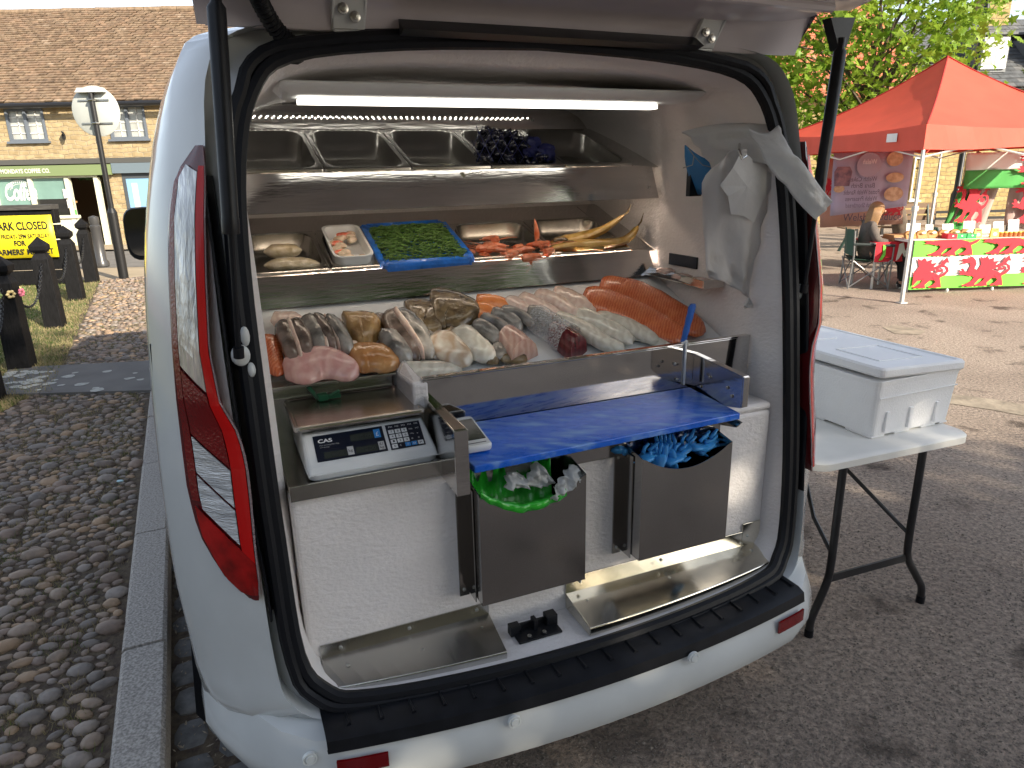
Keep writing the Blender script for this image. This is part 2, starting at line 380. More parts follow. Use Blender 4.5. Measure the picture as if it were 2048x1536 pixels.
# stone setts in the gutter between kerb and van
st = G(); M['sett'] = mat('worn_sett', (.10, .10, .10), .7, var=.3, scale=25, bump=.5, bscale=40)
for i in range(30):
    for j in range(5):
        s_ = -1.2+i*.16+(j % 2)*.07; d = KW+.06+j*.135
        if random.random() < .12: continue
        p = k0+kd*s_+kn*d; w_, h_ = random.uniform(.055, .068), random.uniform(.048, .060)
        x, y = kd, kn; n = 10; top = [];
        for k in range(n):
            a = 2*math.pi*k/n; ca, sa = math.cos(a), math.sin(a); q = (abs(ca)**4+abs(sa)**4)**-.25*random.uniform(.92, 1.05)
            top.append(p+x*(ca*q*w_)+y*(sa*q*h_))
        z = .006+random.uniform(0, .008); 
        st.add([(v.x, v.y, -.01) for v in top]+[(v.x, v.y, z-.004) for v in top]+[((v*.82+p*.18).x, (v*.82+p*.18).y, z+.004) for v in top], [(k, (k+1) % n, n+(k+1) % n, n+k) for k in range(n)]+[(n+k, n+(k+1) % n, 2*n+(k+1) % n, 2*n+k) for k in range(n)]+[tuple(range(2*n, 3*n))])
tag(st.build('gutter', M['sett'], smooth=True), kind='structure')
gs = [k0+kd*-3+kn*KW, k0+kd*12+kn*KW, k0+kd*12+kn*(KW+.45), k0+kd*4+kn*(KW+.62), k0+kd*-3+kn*(KW+.70)]
sheet('gutter', gs, .004, M['soil'])
lt = G(); M['litter'] = mat('leaf_litter', (.16, .12, .08), .8, col2=(.3, .26, .2), scale=90)
for i in range(900):
    s_ = random.uniform(-1.3, 3); d = KW+abs(random.gauss(0, .16))+.01; p = k0+kd*s_+kn*d; a = random.uniform(0, 3.14); l = random.uniform(.004, .014); dd = Vector((math.cos(a), math.sin(a), random.uniform(-.2, .5)))*l; e_ = Vector((-math.sin(a), math.cos(a), 0))*l*.3
    p.z = .012; lt.add([p-dd, p+e_, p+dd, p-e_], [(0, 1, 2, 3)])
tag(lt.build('leaf_litter', M['litter']), 'dry crumbs of bark and leaf in the gutter beside the kerb', 'litter', kind='stuff')
# loose grit on the asphalt and cracked concrete strip
lt = G(); M['grit'] = mat('grit', (.17, .145, .12), .9, var=.4, scale=30)
for i in range(9000):
    px = random.uniform(900, 2100); py = 620+(random.random()**.6)*950; p = onz(px, py, 0); r = random.uniform(.002, .0055)*(1 if random.random() < .97 else 1.9)
    lt.blob(p+Vector((0, 0, r*.3)), (r, r*.8, r*.6), 4, 2)
tag(lt.build('gravel', M['grit']), 'loose fine grit scattered over the worn asphalt', 'gravel', kind='stuff')
M['conc'] = mat('old_concrete', (.27, .225, .17), .9, var=.3, scale=6, bump=.6, bscale=30)
pts = [onz(*p, 0) for p in ((1700, 772), (1800, 792), (1900, 808), (1980, 820), (2080, 838), (2080, 815), (1990, 800), (1900, 788), (1800, 776))]
sheet('road', pts, .004, M['conc'])
pts = [onz(*p, 0) for p in ((1765, 655), (1790, 650), (1850, 662), (1840, 670), (1790, 668))]
sheet('road', pts, .004, M['conc'])
# ================================================================== THE VAN
van = thing('van', vw(0, .6, 0), 'white panel van parked with its tailgate up and a fish counter built into the back', 'van')
def lean(z):
    T = [(.0, -.12), (.40, -.05), (.52, 0), (.85, .03), (1.3, .09), (1.87, .18), (2.05, .23), (3, .3)]
    for (a, b), (c, d) in zip(T, T[1:]):
        if z <= c: return b+(d-b)*(z-a)/(c-a)
def bow(u): return -.080*max(0, 1-(u/.80)**2)
I_ = [(0, .468), (.30, .470), (.59, .478), (.69, .503), (.745, .60), (.755, .9), (.756, 1.2), (.752, 1.5), (.733, 1.72), (.69, 1.865), (.60, 1.945), (.34, 1.982), (0, 1.996)]
G_ = [(0, .445), (.35, .445), (.66, .45), (.775, .50), (.800, .62), (.805, .9), (.815, 1.2), (.812, 1.5), (.795, 1.74), (.762, 1.925), (.66, 1.998), (.38, 2.012), (0, 2.02)]
R_ = [(0, .43), (.4, .43), (.72, .43), (.87, .45), (.90, .62), (.915, .9), (.905, 1.2), (.885, 1.5), (.862, 1.745), (.826, 1.925), (.74, 2.0), (.42, 2.028), (0, 2.035)]
S_ = [(0, .41), (.42, .41), (.74, .41), (.92, .43), (.975, .62), (.985, .9), (.972, 1.2), (.946, 1.5), (.892, 1.76), (.828, 1.933), (.75, 2.008), (.43, 2.040), (0, 2.05)]
T_ = [(0, .30), (.42, .30), (.74, .30), (.955, .36), (1.0, .62), (1.003, .9), (.99, 1.2), (.962, 1.5), (.905, 1.77), (.838, 1.940), (.755, 2.012), (.43, 2.045), (0, 2.055)]
def full(prof, dv=0, dofn=None):
    h = catmull([(a, b, 0) for a, b in prof], 4)
    pts = [(p.x, p.y) for p in h]; pts = pts+[(-x, y) for x, y in pts[-2:0:-1]]
    out = []
    for x, z in pts:
        w = max(0, min(1, (.62-z)/.12)); v = lean(z)*1.0+bow(x)*w
        out.append(Vector((x, v+dv, z)))
    return out
body = GV()
rings = [full(I_, .035), full(G_, .06), full(G_, .0), full(R_, .085), full(S_, .16), full(T_, .30), full(T_, .70), full(T_, 1.6), full(T_, 3.2)]
# nose: cab roof falling to the bonnet, kept simple as only the near side shows
def nose(prof, dv, zc):
    r = full(prof, dv); return [Vector((p.x*(1 if p.z < zc-.2 else .93), p.y-lean(p.z)*.9, min(p.z, zc))) for p in r]
rings += [nose(T_, 3.7, 1.9), nose(T_, 4.2, 1.3), nose(T_, 4.8, 1.05)]
body.loft(rings, closed=True, caps=False); body.f.append(tuple(range(len(body.v)-len(rings[0]), len(body.v)))); body.mi.append(0)
vb = body.build('body', M['paint'], van, smooth=True)
# swage line, door gap and rub strip on the near side
gsd = GV()
for (z0, z1, a, b) in ((1.02, 1.03, .5, 3.5),):
    gsd.tube([(-.9905, .45, 1.02), (-.991, 1.4, 1.03), (-.9905, 3.4, 1.04)], .006, 6)
gsd.tube([(-.962, .26, 1.34), (-.988, .31, .95), (-.985, .36, .70), (-.97, .38, .6)], .004, 6)
gsd.build('seam', M['blackp'], van)
# brown splash graphic printed on the side: a few rounded spots
sp = GV(); M['splash'] = mat('brown_splash_print', (.06, .05, .04), .3)
for (vv_, zz, r) in ((.16, .98, .03), (.18, .90, .035), (.20, .83, .022), (.155, .77, .03), (.20, .73, .016), (.17, .69, .012), (.23, .95, .02)):
    n = 10; sp.add([(-.9725-.055*max(0, (vv_-.1))-.002-.02*0, vv_+lean(zz)+r*.6*math.cos(2*math.pi*k/n), zz+r*1.5*math.sin(2*math.pi*k/n)) for k in range(n)], [tuple(range(n))])
# bumper below the sill
bp = GV()
def bump_row(z, dv, w):
    out = []
    for i in range(25):
        t = -1+2*i/24; u = math.copysign(1-(1-abs(t))**1.35, t)
        uu = u*w; v = -.098-.075*max(0, 1-(uu/.75)**2)
        e_ = max(0, (abs(uu)-.66)/(w-.66)); v += .34*e_**2.3
        out.append(Vector((uu, v+dv, z)))
    for q in out:
        if z > .40: q.z += .05*max(0, (abs(q.x)-.76)/(w-.76))**1.5*(1 if z > .43 else .5)
    out = [Vector((-w-.012, out[0].y+.40, out[0].z)), Vector((-w-.010, out[0].y+.12, out[0].z))]+out+[Vector((w+.010, out[-1].y+.12, out[-1].z)), Vector((w+.012, out[-1].y+.40, out[-1].z))]
    return out
rows = [bump_row(.448, .19, .90), bump_row(.450, .05, .93), bump_row(.438, .008, .955), bump_row(.422, .0, .965), bump_row(.385, -.012, .978), bump_row(.335, -.018, .985), bump_row(.295, -.004, .98), bump_row(.26, .07, .95)]
bp.loft(rows, closed=False, caps=False)
bo = bp.build('bumper', M['paint'], van, smooth=True)
# black step pad with raised ribs
pad = GV(); N = 40; outer = []; inner = []
for i in range(N+1):
    u = -.716+1.425*i/N; vo_ = -.100-.075*(1-(u/.75)**2); outer.append((u, vo_)); inner.append((u, vo_+.125+.02*abs(u)))
pr = [[Vector((u, v, .462)) for u, v in inner], [Vector((u, v+.02, .463)) for u, v in outer], [Vector((u, v-.004, .455)) for u, v in outer], [Vector((u, v-.010, .426)) for u, v in outer], [Vector((u, v+.01, .420)) for u, v in outer]]
pad.loft(pr, closed=False, caps=False)
for u in [-.66+.075*i for i in range(19)]:
    vo_ = -.100-.075*(1-(u/.75)**2)
    pad.tube([(u, vo_+.10, .4635), (u, vo_+.06, .465), (u, vo_+.028, .464)], [.002, .0035, .006], 6)
pad.build('step_pad', M['blackp'], bo, smooth=True)
M['reflector'] = mat('dark_red_reflector', (.16, .004, .006), .15, coat=.6)
for sg in (-1, 1):
    rg = GV(); pts = []
    for i in range(7):
        u = sg*(.585+.115*i/6); vv_ = -.098-.075*max(0, 1-(u/.75)**2)+.34*max(0, (abs(u)-.66)/(.98-.66))**2.3-.020
        pts.append((u, vv_))
    rg.loft([[Vector((u, v, z)) for u, v in pts] for z, in ((.408,), (.370,))], closed=False, caps=False)
    rg.build('reflector', M['reflector'], bo, solid=.006)
for (px, py) in ((620, 1517), (1029, 1443), (1387, 1315)):
    q = onv(px, py, -.17); u = q.x; u0 = -.098-.075*max(0, 1-(u/.75)**2)-.021
    if abs(u) > .66: u0 += .34*((abs(u)-.66)/.31)**2.3
    q = onv(px, py, u0); sg_ = GV(); sg_.lathe((q.x, u0, q.z), [(.0001, -.006), (.010, -.006), (.011, -.002), (.0125, -.002), (.0125, -.004), (.0165, -.004), (.017, .004)], 20, 'y')
    sg_.build('parking_sensor', M['paint_in'], bo, smooth=True)
# rubber seal round the opening: two lips
sl = GV(); c1 = full(I_, .022)
n = len(c1)
sl.tube(c1, .017, 8, closed=True)
sl.tube([Vector((p.x*(1+.020/max(.2, abs(p.x)) if abs(p.x) > .55 else 1), p.y-.008, p.z-.016 if p.z < .6 else (p.z+.016 if p.z > 1.88 else p.z))) for p in c1], .014, 8, closed=True)
sl.build('door_seal', M['rubber'], van, smooth=True)
# black roof-edge trim above the opening
tr = GV()
tr.loft([[Vector((u, .205, 2.022+.004*(1-abs(u)))), Vector((u, .165, 1.998)), Vector((u, .20, 1.99))] for u in (-.36, -.3, 0, .3, .40, .44)], closed=True)
tr.build('roof_trim', M['blackp'], van)
# black panels in the gutters beside the opening
for sg in (-1, 1):
    bpn = GV(); rr = []
    zt_ = 1.70 if sg > 0 else 1.36
    zs = [.72, .76, .80, 1.0, 1.2, 1.26, 1.30, 1.5, 1.6, 1.70]
    for z in zs:
        l = lean(z); w1 = .812+(-.012 if z < .85 else 0); wi = .050 if z < 1.27 else .026
        rr.append([Vector((sg*(w1-wi), l+.040, z)), Vector((sg*(w1-.009), l+.045, z)), Vector((sg*(w1-.006), l+.0, z)), Vector((sg*(w1-.004), l-.006, z))])
    bpn.loft(rr, closed=False, caps=False)
    bpn.build('gutter_panel', M['blackp'], van, solid=.004)
# interior lining
ln_ = GV()
def iring(wf, v, zb=.468, zt=1.95, rc=.12, push=0):
    prof = [(0, zb), (.30, zb), (.56, zb), (.665, zb+.02), (wf, .62), (wf, .9), (wf, 1.2), (wf, 1.5), (wf, 1.70), (wf-.03, zt-.12), (wf-.13, zt-.03), (.33, zt), (0, zt)]
    h = catmull([(a, b, 0) for a, b in prof], 4); pts = [(p.x, p.y) for p in h]; pts = pts+[(-x, y) for x, y in pts[-2:0:-1]]
    return [Vector((x, (v if v > .3 else lean(z)+v), z)) for x, z in pts]
r0 = full(I_, .02); r0b = [Vector((p.x*.985, p.y+.04, p.z*.995+.004)) for p in full(I_, .02)]
ln_.loft([r0, r0b, iring(.722, .10, .468, 1.955), iring(.72, .32, .468, 1.95), iring(.72, .8, .468, 1.95), iring(.72, 1.26, .468, 1.95)], closed=True, caps=False)
ln_.f.append(tuple(range(len(ln_.v)-len(r0), len(ln_.v)))); ln_.mi.append(0)
lining = ln_.build('lining', M['liner'], van, smooth=True)
# wheel, mudflap
M['tyre'] = mat('tyre_rubber', (.012, .012, .013), .75, bump=.4, bscale=40)
for sg in (-1, 1):
    for vv_ in (1.05, 4.0):
        wg = GV(); wg_c = Vector((sg*.87, vv_, .335))
        prof = [(.2, -.10), (.32, -.105), (.335, -.08), (.335, .08), (.32, .105), (.2, .10)]
        rg = []
        for r_w, o_ in prof: rg.append([Vector((wg_c.x+o_, wg_c.y+r_w*math.cos(2*math.pi*k/28), wg_c.z+r_w*math.sin(2*math.pi*k/28))) for k in range(28)])
        wg.loft(rg, closed=True, caps=False); w_o = wg.build('wheel', M['tyre'], van, smooth=True)
        rm = GV(); rm.loft([[Vector((wg_c.x+o_, wg_c.y+r_w*math.cos(2*math.pi*k/20), wg_c.z+r_w*math.sin(2*math.pi*k/20))) for k in range(20)] for r_w, o_ in ((.2, -.09), (.15, -.05), (.05, -.07), (.05, .07), (.15, .05), (.2, .09))], closed=True)
        rm.build('rim', M['screw'], w_o, smooth=True)
mf = GV(); mf.prism([(-1.0, .515, .62), (-.80, .515, .62), (-.83, .50, .15), (-.86, .497, .12), (-1.015, .497, .115), (-1.035, .50, .15)], (0, .012, 0)); mf.build('mudflap', M['rubber'], van)
# wing mirror
wm = GV(); sec = []
for (dv, k_) in ((-.0, .96), (.02, 1.0), (.09, .9), (.16, .55)):
    sec.append([Vector((-1.165+.125*k_*(abs(math.cos(a))**.55)*math.copysign(1, math.cos(a)), 3.55+dv, 1.36+.165*k_*(abs(math.sin(a))**.55)*math.copysign(1, math.sin(a)))) for a in [2*math.pi*i/20 for i in range(20)]])
wm.loft(sec); wm.box((-1.06, 3.58, 1.27), (-.96, 3.66, 1.34)); wo = wm.build('wing_mirror', M['blackp'], van, smooth=True)
wg = GV(); wg.loft([[Vector((-1.165+.112*(abs(math.cos(a))**.55)*math.copysign(1, math.cos(a)), 3.545, 1.37+.145*(abs(math.sin(a))**.55)*math.copysign(1, math.sin(a)))) for a in [2*math.pi*i/20 for i in range(20)]]], caps=False); wg.f.append(tuple(range(20))); wg.mi.append(0)
wg.build('mirror_glass', mat('mirror_glass', (.12, .13, .14), .05, metal=1), wo)

# ------------------------------------------------------------------ tail lamps
M['red_bright'] = mat('bright_red_lens', (.50, .006, .006), .2, coat=.25, spec=.3)
M['red_dark'] = mat('deep_red_lens', (.16, .004, .006), .15, coat=.4, bump=.25, bscale=140)
M['red_mid'] = mat('red_bottom_lens', (.30, .004, .004), .10, coat=.6, var=.5, scale=14)
M['clear'] = mat('clear_ribbed_lens', (.52, .53, .54), .14, metal=.5, coat=.6, bump=.5, bscale=40, stretch=(1, 1, 12), var=.3, scale=9)
M['clear_v'] = mat('clear_reflector_lens', (.50, .50, .50), .12, metal=.5, coat=.6, bump=.5, bscale=16, stretch=(7, 7, .4), var=.35, scale=6)
M['lens_edge'] = mat('ribbed_edge_lens', (.30, .22, .23), .25, bump=.8, bscale=9, stretch=(1, 1, 60), coat=.5)
ZI = [(.785, .815), (.83, .808), (.90, .806), (1.02, .800), (1.10, .798), (1.17, .806), (1.24, .834), (1.35, .840), (1.50, .826), (1.62, .812), (1.70, .800), (1.76, .797)]
ZO = [(.785, .835), (.83, .885), (.92, .922), (1.02, .932), (1.10, .930), (1.17, .927), (1.24, .923), (1.35, .915), (1.50, .901), (1.62, .884), (1.70, .862), (1.76, .812)]
def interp(T, z):
    if z <= T[0][0]: return T[0][1]
    for (a, b), (c, d) in zip(T, T[1:]):
        if z <= c: return b+(d-b)*(z-a)/(c-a)
    return T[-1][1]
def lamp_pt(sg, z, t, out=.0):
    a = interp(ZI, z); b = interp(ZO, z); u = a+(b-a)*t; bulge = .020*math.sin(math.pi*min(1, .15+t*.8))
    v = lean(z)-.012-bulge*.4+.105*t**1.25*((b-a)/.12) - out
    return Vector((sg*(u+out*.3*t), v, z))
def lamp_patch(sg, z0, z1, t0, t1, out=0, nz=10, ntt=6, s1=0, s0=None):
    s0 = s1 if s0 is None else s0
    g = GV(); rows = []
    for i in range(nz+1):
        z = z0+(z1-z0)*i/nz; rows.append([lamp_pt(sg, z+(s0+(s1-s0)*i/nz)*(t0+(t1-t0)*j/ntt), t0+(t1-t0)*j/ntt, out) for j in range(ntt+1)])
    g.loft(rows, closed=False, caps=False); return g
for sg in (-1, 1):
    lg = GV(); rows = []
    for i in range(25):
        z = .785+(1.76-.785)*i/24; w1 = interp(ZI, z); p0 = lamp_pt(sg, z, 0); p1 = lamp_pt(sg, z, 1)
        rows.append([Vector((p0.x, lean(z)+.05, z)), p0]+[lamp_pt(sg, z, t, -.002) for t in (.15, .3, .5, .7, .85)]+[p1, Vector((sg*(abs(p1.x)+.004), lean(z)+.20, z)), Vector((p0.x, lean(z)+.14, z))])
    lg.loft(rows, closed=True, caps=True)
    lo = lg.build('tail_lamp', mat('lamp_housing', (.10, .008, .010), .15, coat=.8), van, smooth=True)
    lamp_patch(sg, .80, 1.745, .0, .035, .004, 30, 1).build('edge_strip', M['lens_edge'], lo, solid=.002)
    lamp_patch(sg, .86, 1.72, .05, .26, .003, 30, 3).build('red_stripe', M['red_bright'], lo, solid=.002)
    lamp_patch(sg, 1.235, 1.70, .28, .80, .003, 16, 6, .03, .10).build('clear_lens', M['clear_v'], lo, solid=.002)
    lamp_patch(sg, 1.055, 1.225, .28, .80, .003, 10, 6, .10, .13).build('brake_lens', M['red_dark'], lo, solid=.002)
    lamp_patch(sg, .965, 1.047, .28, .80, .003, 8, 6, .13).build('clear_lens', M['clear'], lo, solid=.002)
    lamp_patch(sg, .880, .957, .28, .80, .003, 8, 6, .13).build('clear_lens', M['clear'], lo, solid=.002)
    lamp_patch(sg, .80, .868, .05, .92, .004, 8, 6, .13, .0).build('lower_lens', M['red_mid'], lo, solid=.002)
    lamp_patch(sg, 1.0, 1.72, .82, .94, .002, 24, 2).build('side_lens', M['red_dark'], lo, solid=.002)

# ------------------------------------------------------------------ tailgate
M['gate'] = mat('tailgate_inner_paint', (.56, .52, .54), .22, coat=.5, var=.06, scale=4)
tg = GV()
def gate_pt(u, s_, dz=0):       # s_ along the gate from the hinge; it rises as it runs back over the camera
    v = .235-s_*.97-.05*(1-(u/.84)**2)*0; z = 2.0+dz+s_*.17+.004*(1-(u/.8)**2)
    return Vector((u, v, z))
def gate_rows(us, prof):
    return [[gate_pt(u, s_, dz) for s_, dz in prof] for u in us]
prof = [(0, .02), (0, 0), (.012, -.006), (.03, .030), (.055, .048), (.12, .046), (.18, .052), (.5, .06), (.9, .05), (1.14, .03), (1.2, .05), (1.2, .11), (.6, .13), (.1, .10), (.02, .06)]
us = [-.775, -.76, -.70, -.5, -.25, 0, .25, .5, .70, .78, .80]
rows = []
for u in us:
    t = abs(u/.8)**6; rows.append([gate_pt(u+(.05*(s_/.4) if s_ < .4 else .05)*(1 if u > 0 else -1)*(abs(u) > .65), s_, dz+(.0 if dz > .05 else .03*t*(s_ > .05))) for s_, dz in prof])
tg.loft(rows, closed=True, caps=True)
to = tg.build('tailgate', M['gate'], van, smooth=True)
rb = GV(); rb.tube([gate_pt(-.72, .20, .046), gate_pt(-.3, .21, .043), gate_pt(.3, .21, .043), gate_pt(.74, .20, .046)], .012, 8); rb.tube([gate_pt(-.76, .005, .0), gate_pt(0, .003, -.003), gate_pt(.775, .005, .0)], .006, 8)
rb.build('flange', M['gate'], to, smooth=True)
for u in (-.47, .474):
    hg = GV()
    hg.hexa([(u-.032, .25, 1.975), (u+.032, .25, 1.975), (u+.032, .215, 1.995), (u-.032, .215, 1.995), (u-.032, .25, 1.98), (u+.032, .25, 1.98), (u+.032, .215, 2.0), (u-.032, .215, 2.0)])
    hg.hexa([(u-.034, .214, 2.000), (u+.034, .214, 2.000), (u+.034, .175, 2.062), (u-.034, .175, 2.062), (u-.034, .219, 2.002), (u+.034, .219, 2.002), (u+.034, .180, 2.065), (u-.034, .180, 2.065)])
    for s2 in (-.034, .034): hg.hexa([(u+s2-.003, .245, 1.97), (u+s2+.003, .245, 1.97), (u+s2+.003, .168, 2.062), (u+s2-.003, .168, 2.062), (u+s2-.003, .25, 1.99), (u+s2+.003, .25, 1.99), (u+s2+.003, .186, 2.068), (u+s2-.003, .186, 2.068)])
    hg.tube([(u-.036, .232, 1.988), (u+.036, .232, 1.988)], .009, 10)
    ho = bevel(hg.build('hinge', M['paint_in'], to), .0015)
    for (du, dv, zc) in ((-.014, .188, 2.035), (.012, .196, 2.022)):
        bt = GV(); bt.lathe((u+du, dv, zc), [(.0001, -.009), (.007, -.008), (.0078, -.004), (.0115, -.003), (.0115, .004)], 12, 'y')
        bt.build('bolt', M['screw'], ho, smooth=True)
# cable conduit
cg = GV(); pts = catmull([(-.70, -.10, 2.06), (-.675, .05, 2.055), (-.655, .16, 2.035), (-.625, .21, 1.995), (-.590, .235, 1.965), (-.585, .26, 1.95)], 12); rs = [.016+(.0035 if i % 2 else 0) for i in range(len(pts))]; rs[-8:] = [.024]*8
cg.tube(pts, rs, 10); cg.build('cable_conduit', M['rubber'], van, smooth=True)
# gas struts: thick cylinder at the top, thin rod to a ball on the jamb
def strut(top, bot, px_split=.45):
    g = GV(); top = Vector(top); bot = Vector(bot); mid = top.lerp(bot, px_split)
    g.tube([top, top.lerp(mid, .06), top.lerp(mid, .08), top.lerp(mid, .93), top.lerp(mid, .935), mid], [.010, .010, .0165, .0165, .0175, .0175], 14)
    so = g.build('gas_strut', M['blackp'], van, smooth=True)
    g = GV(); g.tube([mid, bot], .0062, 10); g.tube([bot.lerp(mid, .09), bot], .0115, 10); g.build('rod', M['rubber'], so, smooth=True)
    return so
# left strut: from the pixel track, on the plane u = -.79
sb = onv(478, 715, .075); st_ = onv(430, -30, -.02)
strut((st_.x, st_.y, st_.z), (sb.x, sb.y, sb.z), .62)
t2 = onv(1684, 75, .045); b2 = onv(1607, 585, .10)
strut((t2.x, t2.y, t2.z), (b2.x, b2.y, b2.z), .60)
bk = GV(); q = t2; bk.prism([(q.x-.045, q.y, q.z+.045), (q.x+.04, q.y, q.z+.05), (q.x+.02, q.y, q.z-.02), (q.x-.005, q.y, q.z-.03)], (0, .03, 0)); bk.build('strut_bracket', M['blackp'], to)
for q in (sb, b2):
    bk = GV(); bk.blob((q.x+.004, q.y+.018, q.z), (.020, .012, .024), 12, 8); bk.blob((q.x+.018*(1 if q.x < 0 else -1), q.y+.02, q.z+.04), (.010, .010, .022), 10, 6); bk.blob((q.x+.022*(1 if q.x < 0 else -1), q.y+.02, q.z-.035), (.009, .010, .017), 10, 6)
    bk.build('strut_mount', M['paint_in'], van, smooth=True)
# ================================================================== THE FISH COUNTER (fixed to the van)
def screws(parent, pts, n='y'):
    for p in pts:
        g = GV(); g.lathe(p, [(.0001, -.0035), (.003, -.0033), (.0048, -.001), (.005, .001)] if n == 'y' else [(.006, 0), (.0055, .002), (.003, .0033), (.0001, .0035)], 10, n); g.build('screw', M['screw'], parent, smooth=True)
cab = GV()
cab.box((-.719, .1, .46), (.719, .16, .975)); cab.box((-.42, .1, .975), (-.345, .50, 1.0)); cab.box((.52, .1, .975), (.719, .34, 1.0))
co = bevel(cab.build('counter_cabinet', M['liner'], van), .012, 3)
# white wedge wall between scale bay and board bay
wd = GV(); wd.hexa([(-.378, .215, .98), (-.350, .215, .98), (-.350, .44, .98), (-.378, .44, .98), (-.378, .215, 1.182), (-.350, .215, 1.182), (-.350, .44, 1.20), (-.378, .44, 1.165)])
wd.hexa([(-.378, .215, 1.1), (-.34, .205, 1.1), (-.34, .25, 1.1), (-.378, .44, 1.1), (-.378, .215, 1.175), (-.34, .205, 1.178), (-.34, .25, 1.185), (-.378, .44, 1.165)])
bevel(wd.build('divider', M['liner'], co), .006, 2)
# steel worktop under the scale with front lip and upstand
wt = GV(); wt.box((-.717, .088, .985), (-.352, .44, .992)); wt.box((-.717, .082, .972), (-.345, .091, 1.010)); wt.box((-.717, .432, .99), (-.38, .440, 1.165)); wt.box((-.717, .38, 1.158), (-.38, .442, 1.166)); wt.box((-.717, .40, 1.125), (-.39, .433, 1.131))
bevel(wt.build('worktop', M['steel_soft'], co), .0015)
# fish tray: sloping bed with stepped front rail
bed = GV()
bed.add([(-.35, .222, 1.098), (.715, .222, 1.098), (.715, .80, 1.33), (-.719, .80, 1.33), (-.719, .44, 1.15), (-.35, .44, 1.185)], [(0, 1, 2, 3, 5), (3, 4, 5)])
bed.build('fish_bed', M['white_pl'], co, solid=.004)
rl = GV(); rl.box((-.352, .212, 1.045), (.712, .219, 1.183)); rl.box((-.352, .210, 1.183), (.712, .232, 1.189)); rl.box((.50, .212, .99), (.712, .219, 1.045))
bevel(rl.build('splashback', M['steel_mirror'], co), .0012)
# board bay: side guards, carrier and fascia
def plate(g, P4, t): g.prism([Vector(p) for p in P4], t)
gd = GV(); plate(gd, [(.500, .212, 1.0), (.500, .212, 1.150), (.500, -.008, 1.135), (.500, -.008, 1.045)], (.012, 0, 0))
gd.prism([(.500, -.01, 1.135), (.520, -.01, 1.135), (.520, .212, 1.150), (.500, .212, 1.150)], (0, 0, .004)); gd.box((.500, -.014, 1.048), (.520, -.009, 1.137)); bevel(gd.build('guard', M['steel'], co), .0012)
gd = GV(); plate(gd, [(-.352, .27, 1.0), (-.352, .27, 1.140), (-.352, -.03, 1.125), (-.352, -.03, .965), (-.352, .09, .965)], (.012, 0, 0))
gd.prism([(-.352, -.03, 1.125), (-.320, -.03, 1.125), (-.334, .26, 1.141), (-.352, .27, 1.140)], (0, 0, .004)); gd.box((-.352, -.034, .962), (-.318, -.030, 1.127)); bevel(gd.build('guard', M['steel'], co), .0012)
cr_ = GV(); cr_.prism([(-.330, .20, 1.022), (-.330, -.02, .997), (-.330, -.012, .965), (-.330, .06, .955), (-.330, .20, .985)], (.012, 0, 0)); cr_.prism([(.507, .20, 1.022), (.515, -.0, .997), (.515, .02, .975), (.507, .10, .96), (.507, .20, .985)], (.006, 0, 0)); cr_.box((-.33, .087, .925), (.515, .098, .985)); cr_.box((-.33, .09, .985), (.515, .2, .992))
bevel(cr_.build('fascia', M['steel_bin'], co), .0015)
zt = GV(); zt.box((.463, .205, 1.06), (.468, .211, 1.20)); zt.tube([(.455, .215, 1.19), (.468, .206, 1.196), (.478, .218, 1.19)], .0035, 6); zt.build('cable_tie', M['white_pl'], co)
screws(co, [(.44, .208, 1.08), (.43, .208, 1.13), (-.31, .083, .945), (.50, .083, .945)])
for v_, z_ in ((.17, 1.06), (.13, 1.10), (.05, 1.09), (.03, 1.07)): sc = GV(); sc.blob((.497, v_, z_), (.003, .005, .005), 8, 4); sc.build('screw', M['screw'], co, smooth=True)

# shelves: sloping steel frames with a fascia
def shelf(name_z, zf, vf, zb, vb, lip, tilt=.27):
    g = GV(); 
    vb_ = vf-tilt*lip; zf0 = zf; k_ = vb_-vf
    g.hexa([(-.717, vb_, zf-lip), (.705, vb_, zf-lip), (.705, vb_+.006, zf-lip), (-.717, vb_+.006, zf-lip), (-.717, vf, zf), (.690, vf, zf), (.690, vf+.006, zf), (-.717, vf+.006, zf)])
    vf = vb_
    g.hexa([(-.717, vf+.004, zf-lip), (.705, vf+.004, zf-lip), (.708, vf+.024, zf-lip-.002), (-.717, vf+.024, zf-lip-.002), (-.717, vf+.004, zf-lip+.003), (.705, vf+.004, zf-lip+.003), (.708, vf+.024, zf-lip+.001), (-.717, vf+.024, zf-lip+.001)])
    return g
sh1 = shelf('', 1.703, .757, 1.84, 1.18, .112, .27)
# sloping deck with an opening left by the pans: strips either side
sh1.hexa([(.618, .757, 1.697), (.717, .757, 1.697), (.717, 1.2, 1.850), (.618, 1.2, 1.850), (.618, .757, 1.700), (.717, .757, 1.700), (.717, 1.2, 1.853), (.618, 1.2, 1.853)])
sh1.hexa([(-.719, 1.165, 1.832), (.717, 1.165, 1.832), (.717, 1.22, 1.85), (-.719, 1.22, 1.85), (-.719, 1.165, 1.836), (.717, 1.165, 1.836), (.717, 1.22, 1.854), (-.719, 1.22, 1.854)])
sh1.box((-.719, 1.215, 1.85), (.717, 1.221, 1.93))
s1 = sh1.build('shelf', M['steel'], co)
bevel(s1, .001)
sh2 = shelf('', 1.405, .757, 1.5, 1.06, .092, .34)
sh2.hexa([(.622, .757, 1.399), (.717, .757, 1.399), (.717, 1.2, 1.546), (.622, 1.2, 1.546), (.622, .757, 1.402), (.717, .757, 1.402), (.717, 1.2, 1.549), (.622, 1.2, 1.549)])
